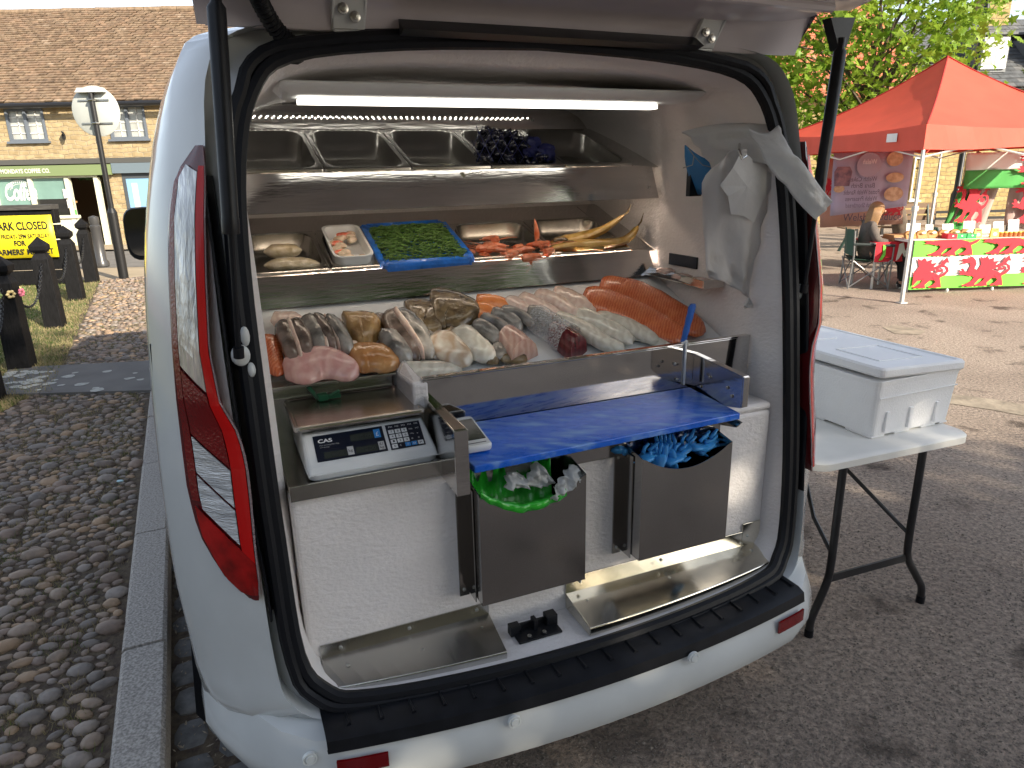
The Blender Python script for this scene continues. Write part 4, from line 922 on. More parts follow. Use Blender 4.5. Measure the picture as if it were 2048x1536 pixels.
F['tuna'] = ridged('dark_red_flesh', (.085, .006, .010), (.15, .016, .022), 130, .2, .15, 4)
F['sword'] = ridged('rosy_steak_flesh', (.56, .32, .26), (.67, .46, .37), 110, .22, .15, 4)
def fillet(name, tr, w, h, m, label, cat='fish fillet', grp=None, up=0, flat_end=.35, wprof=None, n=18, tilt=0, X=None):
    """tr: picture track of the fillet's ridge on the bed; flat-topped section with thin belly edge, blunt cut at one end and a tapering tail"""
    w = w*1.45; h = h*.86; P_ = catmull([B(x, y, up) for x, y in tr], 8); g = GV(); rg = []; N_ = len(P_); ns = random.uniform(0, 99); sk_ = random.choice((-1, 1))*.25
    ext = (P_[0]-P_[2]).normalized()*.006; P_[0] = P_[0]+ext
    for i, c in enumerate(P_):
        t = i/(N_-1); d = (P_[min(i+1, N_-1)]-P_[max(i-1, 0)]); d.z = 0; d.normalize(); s_ = Vector((-d.y, d.x, BP_[1]*d.x))
        k = (1-abs(2*t-1)**(5 if t < .5 else 2.6))**(.5)*(1-.18*t)+.06
        row = []
        for j in range(n):
            a = 2*math.pi*j/n; ca, sa = math.cos(a), math.sin(a); cx_ = math.copysign(abs(ca)**.8, ca); hh = h*k**.7*((abs(sa)**.75)*(1+sk_*ca) if sa > 0 else .3*abs(sa))*(1 if sa > 0 else -1)
            wob = 1+.10*mnoise.noise(Vector((t*3+ns, ca*1.3, sa*1.3)))+.02*mnoise.noise(Vector((t*14+ns, ca*4, 3)))
            row.append(c+s_*(cx_*w*k*wob)+Vector((0, 0, hh*wob+tilt*ca*w*k+.003*mnoise.noise(Vector((t*11, ca*3+ns, 1))))))
        rg.append(row)
    g.loft(rg); o = g.build(name, m, None, smooth='all'); tag(o, label, cat, grp); return o
# left cluster
fillet('trout_fillet', [(536, 672), (545, 705), (556, 745)], .020, .030, F['salmon'], 'sliver of orange trout at the left end of the fish display', up=-.01)
GRPd = 'dark skinned fillets standing in a row'
dark = [((566, 664), (580, 695), (592, 738), 'leftmost dark skinned fillet in the leaning row'), ((590, 660), (608, 690), (618, 728), 'second dark skinned fillet of the leaning row, brown at the top'), ((615, 655), (634, 682), (646, 715), 'third fillet of the leaning row with a glossy black back'), ((640, 655), (658, 680), (672, 710), 'fourth fillet of the leaning row with a pale belly'), ((664, 658), (684, 685), (700, 716), 'rightmost silvery fillet of the leaning row beside the golden chunk')]
for i, (a, b, c, lb) in enumerate(dark): fillet('fish_fillet', [a, b, c], .0195, .050, [F['greyskin'], F['greyskin'], F['silver'], F['greyskin'], F['silver']][i], lb, 'fish fillet', GRPd, up=.004+.002*i, tilt=-.35)
for i, (a, b) in enumerate((((577, 662), (605, 735)), ((628, 655), (658, 715)), ((652, 655), (684, 712)))): fillet('fish_fillet', [a, ((a[0]+b[0])/2, (a[1]+b[1])/2), b], .0065, .044, F['cod'], ['thin pale fillet edge between the first two dark fillets', 'thin pale fillet edge behind the glossy black fillet', 'thin pale fillet edge left of the silvery fillet'][i], 'fish fillet', 'pale fillets between the dark ones', up=.012, tilt=-.3)
fillet('fish_chunk', [(700, 672), (725, 668), (756, 674)], .058, .052, F['gold'], 'golden brown mottled fish chunk behind the leaning fillets', 'fish', up=-.006, flat_end=.28)
fillet('fish_fillet', [(575, 748), (625, 728), (665, 728), (715, 745)], .036, .048, F['pink'], 'large raw pink fillet at the front left over the scale', 'fish fillet', up=-.012, flat_end=.45)
fillet('fish_chunk', [(700, 718), (735, 712), (775, 716), (800, 724)], .040, .044, F['roe'], 'orange smoked skin chunk in front of the golden fish', 'fish', up=-.010, flat_end=.3)
# silver sides
GS = 'long silver fillets in the middle'
for i, (tr, m, lb) in enumerate(((((778, 636), (800, 668), (838, 722)), F['greyskin'], 'long silver grey fillet nearest the golden chunk'), (((800, 632), (835, 670), (862, 718)), F['silver'], 'long silver fillet right of its grey twin'), (((775, 676), (795, 700), (820, 724)), F['silver'], 'short silver fillet tucked in front of the long pair'))): fillet('fish_fillet', tr, .0255, .044, m, lb, 'fish fillet', GS, up=.0)
fillet('fish_fillet', [(788, 642), (815, 680), (850, 724)], .0055, .052, F['cod'], 'narrow pale belly strip lying between the long silver fillets', 'fish fillet', up=.010)
# flat fish
fillet('flat_fish', [(820, 640), (855, 638), (895, 655)], .062, .030, F['brown'], 'brown flat fish at the back, left of the other brown one', 'flat fish', 'brown flat fish', up=.0)
fillet('flat_fish', [(862, 625), (905, 628), (945, 650)], .066, .044, F['brown'], 'glossy brown flat fish at the back beside the orange portions', 'flat fish', 'brown flat fish', up=.004)
# monkfish and white fillets
fillet('monkfish_tail', [(872, 680), (900, 705), (938, 732)], .034, .038, F['monk'], 'thick veined monkfish tail with a brownish tint', 'fish fillet', 'monkfish tails', up=.002, flat_end=.3)
fillet('monkfish_tail', [(912, 668), (945, 695), (985, 724)], .032, .036, F['white'], 'thick pale monkfish tail nearer the steel rail centre', 'fish fillet', 'monkfish tails', up=.002, flat_end=.3)
fillet('fish_fillet', [(802, 742), (860, 738), (925, 738)], .024, .018, F['white'], 'flat white fillet lying along the front by the white corner', 'fish fillet', up=-.006)
# orange portions
for i, (tr, lb) in enumerate((([(955, 618), (985, 618), (1020, 628)], 'uppermost orange salmon portion leaning at the back'), ([(948, 630), (975, 632), (1000, 645)], 'lower orange salmon portion below the upper one'))): fillet('salmon_portion', tr, .024, .030, F['salmonskin'], lb, 'salmon portion', 'orange salmon portions', up=.012-.006*i)
# sea bream
GB = 'silver bream fillets in a fan'
for i, tr in enumerate((((948, 655), (975, 668), (1000, 688)), ((962, 645), (995, 655), (1022, 674)), ((982, 640), (1015, 648), (1042, 666)), ((1000, 636), (1040, 642), (1068, 660)), ((1055, 640), (1080, 645), (1100, 662)))):
    fillet('bream_fillet', tr, .0185, .034, F['silver'], ['lowest silver bream fillet of the fan, nearest the white tails', 'second bream fillet of the fan counted from the white tails', 'middle bream fillet of the fan with a dark edge', 'largest silver bream fillet behind the pink steak', 'small dark bream fillet tucked behind the wrapped steak'][i], 'fish fillet', GB, up=.003+.003*i, tilt=-.15)
# cod
for i, (tr, lb) in enumerate((([(1012, 608), (1045, 622), (1082, 640)], 'leftmost pale pink cod fillet beside the orange portions'), ([(1040, 602), (1080, 618), (1120, 640)], 'second pale pink cod fillet from the orange portions'), ([(1070, 596), (1115, 610), (1160, 640)], 'third pale pink cod fillet, lit from above'), ([(1105, 594), (1145, 606), (1190, 636)], 'rightmost pale pink cod fillet touching the salmon side'))): fillet('cod_fillet', tr, .033, .034, F['cod'], lb, 'fish fillet', 'pale pink cod fillets', up=.004, tilt=-.15)
for i, (tr, lb) in enumerate((([(1110, 636), (1160, 660), (1215, 694), (1250, 700)], 'long white fillet right of the wrapped red steak'), ([(1150, 636), (1205, 655), (1265, 690)], 'long white fillet between its two neighbours'), ([(1190, 640), (1250, 655), (1318, 688)], 'long white fillet nearest the salmon sides'))): fillet('white_fillet', tr, .027, .030, F['white'], lb, 'fish fillet', 'long white fillets', up=.004)
# salmon sides
fillet('whole_salmon_fillet', [(1165, 602), (1220, 618), (1300, 652), (1372, 690)], .052, .040, F['salmon'], 'lower whole side of ribbed orange salmon by the knife', 'salmon side', 'whole salmon sides', up=.004, flat_end=.45)
fillet('whole_salmon_fillet', [(1200, 588), (1265, 600), (1345, 640), (1405, 676)], .052, .044, F['salmon'], 'upper whole side of ribbed orange salmon against the wall', 'salmon side', 'whole salmon sides', up=.010, flat_end=.45)
# steaks near the rail: a block with a cut face towards the customer
def steak(name, tr, w, h, m, mface, label):
    P_ = [B(x, y) for x, y in tr]; g = GV(); a, b = P_; d = (b-a); d.z = 0; d.normalize(); s_ = Vector((-d.y, d.x, 0)); rg = []
    for t, k in ((0, .5), (.15, .85), (.6, 1), (1, 1.05)):
        c = a.lerp(b, t); rg.append([c+s_*(w*k*math.cos(q)*(1 if abs(math.cos(q)) < .9 else .95))+Vector((0, 0, -.012+(h*k*max(-.15, math.sin(q)))))-d*(.014*math.cos(q)) for q in [2*math.pi*i/18 for i in range(18)]])
    g.loft(rg); g.mi[-1] = 1; o = g.build(name, [m, mface], None, smooth=True); return tag(o, label, 'fish steak')
steak('fish_steak', ((1010, 668), (1050, 712)), .056, .060, F['sword'], F['sword'], 'rosy thick fish steak left of the film wrapped red one')
steak('fish_steak', ((1100, 660), (1158, 705)), .050, .062, F['tuna'], F['tuna'], 'dark red fish steak half wrapped in clear film')
g = GV(); a, b = B(1078, 646), B(1142, 690); d = (b-a); d.z = 0; d.normalize(); s_ = Vector((-d.y, d.x, 0)); rg = []
for i in range(7):
    t = i/6; c = a.lerp(b, t); rg.append([c+s_*((.052+.012*t)*math.cos(q)+random.uniform(-.003, .003))+Vector((0, 0, -.008+(.068+random.uniform(-.003, .004))*math.sin(q))) for q in [math.pi*k/14 for k in range(15)]])
g.loft(rg, closed=False, caps=False)
def m_film():
    m = bpy.data.materials.new('clear_film'); m.use_nodes = True; n = m.node_tree; L = n.links; p = n.nodes['Principled BSDF']; out = n.nodes['Material Output']
    p.inputs['Base Color'].default_value = (.75, .77, .78, 1); p.inputs['Roughness'].default_value = .12
    tr = n.nodes.new('ShaderNodeBsdfTransparent'); mx = n.nodes.new('ShaderNodeMixShader'); no = n.nodes.new('ShaderNodeTexNoise'); no.inputs['Scale'].default_value = 30; ra = n.nodes.new('ShaderNodeValToRGB'); ra.color_ramp.elements[0].position = .35; ra.color_ramp.elements[0].color = (.15, .15, .15, 1); ra.color_ramp.elements[1].position = .7; ra.color_ramp.elements[1].color = (.6, .6, .6, 1)
    L.new(no.outputs[0], ra.inputs[0]); L.new(ra.outputs[0], mx.inputs[0]); L.new(tr.outputs[0], mx.inputs[1]); L.new(p.outputs[0], mx.inputs[2]); L.new(mx.outputs[0], out.inputs[0]); return m
M['film'] = m_film()
tag(g.build('cling_film', M['film'], None, smooth='all'), 'crinkled clear film wrapped over the dark red steak', 'film')
fillet('flat_fish', [(1000, 718), (1025, 716), (1055, 720)], .020, .012, F['brown'], 'small dark flat fish lying against the front rail', 'flat fish', up=.0)
fillet('flat_fish', [(972, 724), (985, 722), (998, 724)], .012, .010, F['brown'], 'very small dark flat fish by the rail near the white tail', 'flat fish', up=.0)
GF = 'small fillets filling the gaps'
for i, (tr, m, lb) in enumerate((([(690, 700), (715, 700), (740, 704)], 'cod', 'pale fillet wedge between the golden chunk and the orange one'), ([(842, 664), (862, 690), (880, 716)], 'silver', 'dark fillet edge between the silver pair and the veined monkfish tail'), ([(893, 662), (915, 668), (940, 672)], 'brown', 'brown flap lying in front of the two flat fish'), ([(1005, 690), (1000, 705), (990, 718)], 'silver', 'small silver fillet corner between the pale tail and the rosy steak'), ([(545, 640), (575, 640), (605, 645)], 'cod', 'pale fillet lying behind the left end of the leaning row'), ([(740, 640), (765, 640), (790, 645)], 'greyskin', 'dark fillet lying behind the gap left of the long silver fillets'), ([(1235, 660), (1290, 672), (1345, 694)], 'white', 'thin white fillet strip tucked under the salmon sides'))): fillet('fish_fillet', tr, .022, .022, F[m], lb, 'fish fillet', GF, up=-.004)
# knife
kf = thing('knife', tuple(Vector(vw(*B(1370, 690)))), 'knife with a blue handle standing upright beside the salmon', 'knife')
a = onv(1365, 690, .27); b = onv(1386, 608, .27)
g = GV(); d = (b-a); px_ = Vector((1, 0, 0)); out = []
for i in range(13):
    t = i/12; w_ = .0125*(.75+.35*t)*(1+.10*math.sin(t*22)*(t > .2)); c = a.lerp(b, t); out.append((c, w_*(1 if i < 12 else .6)))
g.loft([[c+Vector((w_*math.cos(q), .008*math.sin(q), 0)) for q in [2*math.pi*k/10 for k in range(10)]] for c, w_ in out]); g.build('handle', mat('blue_handle', (.015, .12, .50), .4), kf, smooth=True)
g = GV(); g.prism([a+Vector((-.012, 0, .004)), a+Vector((.012, 0, .004)), a+Vector((.010, .01, -.06)), a+Vector((-.008, .01, -.05))], (0, .0015, 0)); g.build('blade', M['steel'], kf)
# tea towel and sponge
M['check'] = mat('checked_cloth', (.02, .03, .07), .9)
n_, L_, p_ = nodes(M['check']); ck = n_.new('ShaderNodeTexChecker'); ck.inputs['Scale'].default_value = 90; tcx = n_.new('ShaderNodeTexCoord'); L_.new(tcx.outputs['Object'], ck.inputs[0]); ck.inputs[1].default_value = (.015, .025, .07, 1); ck.inputs[2].default_value = (.42, .46, .52, 1); L_.new(ck.outputs[0], p_.inputs[0])
g = GV(); g.blob((.615, .20, 1.045), (.055, .045, .045), 20, 12, .10); g.blob((.60, .16, 1.02), (.04, .035, .028), 16, 8, .12); g.blob((.64, .22, 1.06), (.035, .04, .03), 14, 8, .14)
tag(g.build('tea_towel', M['check'], None, smooth='all'), 'crumpled navy and white checked tea towel on the white ledge right of the board', 'tea towel')
g = GV(); g.box((.57, .225, 1.0), (.66, .27, 1.115)); tag(bevel(g.build('sponge_cloth', mat('yellow_cloth', (.72, .70, .02), .8), None), .01, 3), 'bright yellow sponge cloth standing behind the checked towel', 'cloth')
# green clips behind the scale
g = GV(); M['dgreen'] = mat('dark_green_plastic', (.01, .09, .04), .35); g.tube([(-.62, .40, 1.155), (-.60, .37, 1.125), (-.585, .36, 1.12)], .006, 6); g.box((-.60, .35, 1.122), (-.575, .375, 1.138)); g.box((-.58, .36, 1.122), (-.54, .368, 1.134)); g.tube([(-.57, .36, 1.13), (-.545, .35, 1.145)], .005, 6)
tag(bevel(g.build('clip', M['dgreen'], None), .001), 'small dark green plastic clip at the back of the scale platter', 'clip')

# ------------------------------------------------------------------ bags and gloves
def sheet3(name, rows, m, label=None, cat=None, parent=None, grp=None, k=3, th=.0006, jit=0):
    """cloth-like sheet through rows of control points in the van frame"""
    rs = [catmull(r_, k) for r_ in rows]; cols = list(zip(*rs)); out = [catmull(list(c), k) for c in cols]; out = list(zip(*out))
    g = GV(); ns = random.uniform(0, 50)
    g.loft([[p+Vector((0, jit*mnoise.noise(Vector((p.x*26+ns, p.z*26, ns))), 0)) for p in r_] for r_ in out], closed=False, caps=False)
    o = g.build(name, m, parent, smooth='all', solid=th)
    if label: tag(o, label, cat, grp)
    return o
M['bagwhite'] = mat('thin_white_polythene', (.80, .80, .80), .30, tl=.5, bump=.4, bscale=25)
M['bagclear'] = mat('clear_white_polythene', (.78, .79, .79), .18, tl=.55, bump=.8, bscale=30, coat=.5)
def PV(px, py, v): return onv(px, py, v)
wb = thing('carrier_bags', tuple(Vector(vw(*onv(1490, 600, .24)))), 'bunch of thin white carrier bags hanging from a hook at the right of the opening', 'bags')
def crumple(name, outline_rows, v0, m, parent, amp=.012, fx=14, fz=9, k=5, th=.0005, slope=(0, 0)):
    """thin film laid through rows of picture points near the plane v0, with creases and vertical pleats"""
    rows = [[onv(px, py, v0+dv) for px, py, dv in r_] for r_ in outline_rows]
    rs = [catmull(r_, k) for r_ in rows]; cols = [catmull(list(c), k) for c in zip(*rs)]; out = list(zip(*cols)); ns = random.uniform(0, 40); g = GV(); R_o = []
    for r_ in out:
        rr_ = []
        for p in r_:
            q = Vector((p.x*fx+ns, p.z*fz, ns)); cre = abs(mnoise.noise(q))+.5*abs(mnoise.noise(q*2.1))+.12*abs(mnoise.noise(q*4.3))
            rr_.append(p+Vector((0, -amp*(cre*2-.5), 0)))
        R_o.append(rr_)
    g.loft(R_o, closed=False, caps=False); o = g.build(name, m, parent, smooth='all', solid=th); return o
crumple('bag', [[(1364, 264, .10), (1420, 250, .06), (1490, 246, .02), (1556, 250, -.04)], [(1385, 288, .10), (1430, 285, .05), (1490, 282, .0), (1562, 290, -.06)], [(1425, 345, .08), (1452, 328, .03), (1500, 325, -.01), (1560, 335, -.07)]], .22, M['bagclear'], wb, .020, 12, 22)
crumple('bag', [[(1462, 300, .0), (1476, 296, .0), (1492, 300, .0)], [(1410, 350, .03), (1470, 345, .0), (1550, 352, -.02)], [(1407, 440, .03), (1465, 430, .0), (1530, 425, -.02)], [(1405, 540, .03), (1460, 525, .01), (1506, 500, .0)], [(1440, 562, .02), (1478, 582, .0), (1498, 596, .0)]], .23, M['bagwhite'], wb, .022, 26, 5)
g = GV(); c_ = onv(1494, 372, .192); fan = [onv(px, py, v) for px, py, v in ((1484, 300, .205), (1466, 335, .20), (1440, 372, .205), (1456, 392, .198), (1462, 428, .205), (1488, 432, .20), (1508, 446, .20), (1524, 404, .195), (1558, 358, .20), (1520, 332, .196))]
g.add([c_]+fan, [(0, i+1, (i+1) % len(fan)+1) for i in range(len(fan))]); g.build('bag', M['bagwhite'], wb, solid=.0006)
crumple('bag', [[(1495, 256, .07), (1530, 268, .04), (1558, 250, .03)], [(1522, 312, .03), (1556, 306, .0), (1582, 300, -.01)], [(1566, 370, .0), (1594, 352, -.02), (1616, 338, -.03)], [(1630, 440, -.03), (1648, 424, -.04), (1662, 404, -.04)]], .04, M['bagclear'], wb, .010, 24, 20)
g = GV(); g.tube([PV(1480, 270, .30), PV(1478, 300, .18), PV(1484, 318, .16), PV(1492, 312, .17)], .004, 8); g.build('hook', M['steel'], van, smooth=True)
g = GV(); q = PV(1497, 597, .21); 
for i in range(9): g.tube([q, q+Vector((random.uniform(-.02, .02), random.uniform(-.01, .01), -.02)), q+Vector((random.uniform(-.022, .022), 0, -.03))], [.004, .003, .001], 4)
g.build('bag_tassel', M['bagwhite'], wb)
bn = thing('tool_holster', tuple(Vector(vw(*PV(1405, 392, .42)))), 'blue pocket with cord hanging on the wall left of the carrier bags', 'holder')
sheet3('pocket', [[PV(1370, 290, .45), PV(1400, 312, .40), PV(1445, 330, .36)], [PV(1372, 330, .45), PV(1400, 340, .40), PV(1432, 350, .36)], [PV(1390, 388, .45), PV(1408, 388, .42), PV(1424, 380, .38)]], mat('blue_fabric', (.02, .16, .38), .5), parent=bn, th=.004)
g = GV(); g.tube([PV(1366, 336, .40), PV(1385, 330, .38), PV(1388, 312, .37), PV(1378, 298, .36)], .0018, 5); g.tube([PV(1388, 312, .36), PV(1405, 330, .35), PV(1425, 335, .35)], .0014, 5); g.build('cord', mat('grey_cord', (.35, .35, .33), .7), bn)
g = GV(); g.box((PV(1372, 380, .46).x, .44, PV(1385, 392, .46).z), (PV(1395, 380, .46).x, .46, PV(1372, 335, .46).z)); g.build('frame', M['blackp'], bn)
# green liner, white and clear bags in the first bin
M['greenbag'] = mat('green_polythene', (.03, .48, .03), .25, coat=.5, bump=.5, bscale=25, var=.15, scale=12, tl=.15)
g_u0, g_u1 = -.285, .013
def dipz(u, u0, u1, z1, dip): t = (u1-u)/(u1-u0); e_ = min(1, max(0, (t-.03)/.94)); return z1-dip*math.sin(math.pi*e_)**.8
rows = []
for (v, dz, zz) in ((-.004, -.010, None), (-.0045, .006, None), (.004, .010, None), (.012, -.02, None), (.05, -.07, None), (.08, -.04, None), (.088, None, .965), (.092, None, .955)):
    rw = []
    for i in range(40):
        u = -.283+.235*i/39; z = (dipz(u, g_u0, g_u1, .936, .058)+dz) if zz is None else zz+.004*math.sin(i*1.7)
        q_ = mnoise.noise(Vector((u*38, v*30+z*25, 2))); rw.append(Vector((u, v+.012*q_-(.004 if v < .01 else 0), z+.005*mnoise.noise(Vector((u*26, 9, v*40))))))
    rows.append(rw)
g = GV(); g.loft(rows, closed=False, caps=False); tag(g.build('bin_liner', M['greenbag'], None, smooth='all', solid=.001), 'bright green plastic liner hanging over the front edge of the left bin', 'liner')
for rows_, v_, m_, lb in (([[(1008, 950, .02), (1025, 944, .01), (1042, 946, .02)], [(1011, 963, .0), (1030, 960, -.005), (1052, 960, .0)], [(1008, 976, -.01), (1030, 976, -.012), (1055, 974, -.01)]], .045, M['bagwhite'], 'small folded white bag sticking out of the green liner, on the left'),
    ([[(1062, 928, .02), (1074, 924, .01), (1085, 932, .02)], [(1056, 946, .01), (1078, 942, -.005), (1103, 956, .0)], [(1046, 972, -.01), (1080, 974, -.012), (1112, 966, -.01)]], .045, M['bagwhite'], 'pointed crumpled white bag in the middle of the green liner'),
    ([[(1128, 934, .03), (1148, 930, .02), (1168, 940, .03)], [(1118, 955, .0), (1142, 955, -.012), (1166, 952, .0)], [(1102, 985, -.018), (1128, 984, -.02), (1152, 970, -.018)], [(1098, 998, -.018), (1110, 996, -.02), (1122, 990, -.018)]], .018, M['bagclear'], 'crumpled clear bag at the right side of the left bin')):
    tag(crumple('plastic_bag', rows_, v_, m_, None, .020, 50, 50, 6), lb, 'bag', 'white bags in the left bin')
# blue gloves
M['glove'] = mat('blue_nitrile', (.06, .36, .80), .35, tl=.3, bump=.4, bscale=40)
GP = [(.235, .05, .925, .3), (.27, .045, .918, 1.2), (.31, .05, .925, 1.7), (.33, .04, .912, .2), (.37, .055, .93, .5), (.42, .05, .92, -.3), (.29, .06, .940, 1.5), (.45, .055, .925, .4), (.35, .06, .935, 2.2)]
for i, (u, v, z, a) in enumerate(GP[:8]):
    g = GV(); c = Vector((u, v, z)); dr = Vector((math.cos(a), .15, math.sin(a)*.8)).normalized(); sd_ = Vector((-dr.z, 0, dr.x))
    g.tube([c-dr*.05, c-dr*.03, c, c+dr*.012], [.026, .024, .027, .018], 10, flat=.38)
    for k in range(4):
        b0 = c+dr*.008+sd_*(.016*(k-1.5)/1.5); L2 = .034+.006*math.sin(k+i); bend = random.uniform(-.5, .6)
        g.tube([b0, b0+dr*L2*.5+sd_*(.004*(k-1.5))+Vector((0, -.004, 0)), b0+dr*L2+sd_*(.006*(k-1.5)+bend*.012)+Vector((0, random.uniform(-.01, .01), 0))], [.0085, .0080, .0055], 6, flat=.6)
    b0 = c-dr*.012+sd_*.018; g.tube([b0, b0+sd_*.014+dr*.010, b0+sd_*.018+dr*.026], [.006, .0055, .004], 6)
    tag(g.build('disposable_glove', M['glove'], None, smooth='all'), 'crumpled blue disposable glove heaped in the right bin', 'glove', 'blue gloves in the right bin')
g = GV(); g.blob((.165, .085, .945), (.022, .010, .012), 10, 6, .25); g.blob((.18, .08, .94), (.012, .010, .012), 10, 6, .2); tag(g.build('disposable_glove', M['glove'], None, smooth='all'), 'bunched blue glove caught behind the left edge of the right bin', 'glove')
g = GV(); g.tube([(.405, .08, .63), (.41, .07, .612), (.425, .07, .598)], [.018, .017, .006], 8, flat=.5); g.tube([(.40, .07, .605), (.385, .065, .60)], [.006, .003], 6); tag(g.build('disposable_glove', M['glove'], None, smooth='all'), 'blue glove fingertips poking out beneath the right bin', 'glove')
g = G(); q = onz(240, 962, KZ+.02); g.blob(q, (.018, .012, .006), 8, 4, .2); tag(g.build('scrap', mat('pale_blue_scrap', (.4, .6, .68), .5), None, smooth='all'), 'pale blue scrap of litter on the cobbles', 'litter')
g = G(); q = onz(535, 1528, .004); g.blob(q+Vector((0, 0, .012)), (.03, .014, .010), 8, 4, .25); tag(g.build('disposable_glove', M['glove'], None, smooth='all'), 'blue glove lying on the setts under the bumper corner', 'glove')
# ================================================================== FOLDING TABLE AND FOAM BOX
TY = R(20.5); TX = Vector((math.cos(TY), math.sin(TY), 0)); TN = Vector((-math.sin(TY), math.cos(TY), 0)); T0 = Vector((1.02, 2.165, 0))
TT = lambda p: T0+TX*p[0]+TN*p[1]+Vector((0, 0, p[2]))
ft = thing('folding_table', TT((.38, .6, 0)), 'white plastic folding table with black steel legs beside the van', 'table')
g = G(TT)
def rr3(x0, x1, y0, y1, z, r): return rr(x0, x1, y0, y1, z, r, 4)
g.loft([rr3(.02, .71, .02, 1.50, .695, .05), rr3(.0, .735, .0, 1.52, .700, .06), rr3(.0, .735, .0, 1.52, .724, .06), rr3(.008, .727, .008, 1.512, .731, .055)])
M['table_w'] = mat('weathered_white_plastic', (.74, .73, .69), .5, var=.05, scale=6)
g.build('tabletop', M['table_w'], ft, smooth=True)
M['legblk'] = mat('black_leg_paint', (.018, .018, .02), .3, var=.2, scale=20)
lf0 = onz(1615, 1270, .0); lf1 = onz(1842, 1205, .0)
def wl_(p): q = p-T0; return Vector((q.dot(TX), q.dot(TN), 0))
a_, b_ = wl_(lf0), wl_(lf1)
for nm, fx, tx, yy in (('leg', a_.x, .165, (a_.y+b_.y)/2), ('leg', b_.x, .545, (a_.y+b_.y)/2), ('leg', .05, .165, 1.36), ('leg', .68, .545, 1.36)):
    g = G(TT); pts = catmull([(tx, yy, .70), (tx, yy, .50), (tx, yy, .30), (tx+(fx-tx)*.12, yy, .22), (tx+(fx-tx)*.62, yy, .13), (tx+(fx-tx)*.95, yy, .07), (fx, yy, .0)], 5)
    g.tube(pts, .0145, 12); lo = g.build('leg', M['legblk'], ft, smooth=True)
    g = G(TT); g.tube([(fx, yy, .0), (fx, yy, .03)], .0165, 12); g.build('rubber_foot', M['rubber'], lo, smooth=True)
yy = (a_.y+b_.y)/2
for y9 in (yy, 1.36): g = G(TT); g.box((.165, y9-.004, .215), (.545, y9+.004, .245)); g.build('crossbar', M['legblk'], ft)
g = G(TT); g.tube([(.165, yy, .33), (.18, yy+.12, .42), (.34, yy+.45, .69)], .008, 8); g.tube([(.545, yy, .33), (.53, yy+.04, .36), (.36, yy+.45, .69)], .008, 8); g.box((.30, yy+.43, .685), (.41, yy+.48, .70)); g.build('brace', M['legblk'], ft)
# foam box
FY = R(23); FX_ = Vector((math.cos(FY), math.sin(FY), 0)); FN_ = Vector((-math.sin(FY), math.cos(FY), 0)); F0 = Vector((1.305, 2.385, .7325))
FT = lambda p: F0+FX_*p[0]+FN_*p[1]+Vector((0, 0, p[2]))
fb = thing('foam_box', FT((.2, .3, 0)), 'lidded white polystyrene fish box on the folding table', 'fish box')
M['foam'] = mat('white_polystyrene', (.86, .86, .86), .75, bump=.25, bscale=160, var=.03, scale=5)
g = G(FT); g.loft([rr3(0, .405, 0, .72, .008, .02), rr3(-.012, .417, -.012, .73, .20, .022), rr3(-.016, .421, -.016, .735, .222, .022)])
for (x0, y0, x1, y1) in ((0, 0, .07, .12), (0, .22, .05, .34), (0, .5, .07, .72), (.12, 0, .20, .04), (.26, 0, .34, .04), (.36, 0, .405, .12), (.33, .5, .405, .72)): g.box((x0+.001, y0+.001, 0), (x1-.001, y1, .0078))
for x in (.05, .17, .31): g.box((x, -.012, .02), (x+.018, .004, .10))
g.box((.0, -.017, .155), (.405, -.012, .16))
bevel(g.build('box', M['foam'], fb), .006, 2)
LT = lambda p: FT((p[0]-.012, p[1]-.02, p[2]-.02*(p[0]/.4)+.005))
g = G(LT); g.loft([rr3(.0, .43, 0, .76, .232, .02), rr3(-.006, .436, -.006, .766, .240, .022), rr3(-.006, .436, -.006, .766, .262, .022), rr3(.0, .43, 0, .76, .270, .02), rr3(.012, .418, .012, .748, .270, .02), rr3(.016, .414, .016, .744, .264, .02)])
g.box((.10, .10, .262), (.33, .102, .268)); g.box((.10, .30, .262), (.33, .302, .268)); g.box((.10, .10, .262), (.102, .30, .268)); g.box((.328, .10, .262), (.33, .30, .268)); g.box((.15, .46, .262), (.28, .463, .269)); g.box((.15, .56, .262), (.28, .563, .269))
bevel(g.build('lid', M['foam'], fb), .005, 2)
g = G(FT); g.add([(-.0135, .37, .09), (-.0135, .41, .09), (-.0155, .41, .17), (-.0155, .37, .17)], [(0, 1, 2, 3)]); g.add([(-.0155+.0, .345+.009*math.cos(2*math.pi*k/12), .165+.009*math.sin(2*math.pi*k/12)) for k in range(12)], [tuple(range(12))]); g.v = [v-FX_*.002 for v in g.v]; g.build('print', M['black_print'], fb)

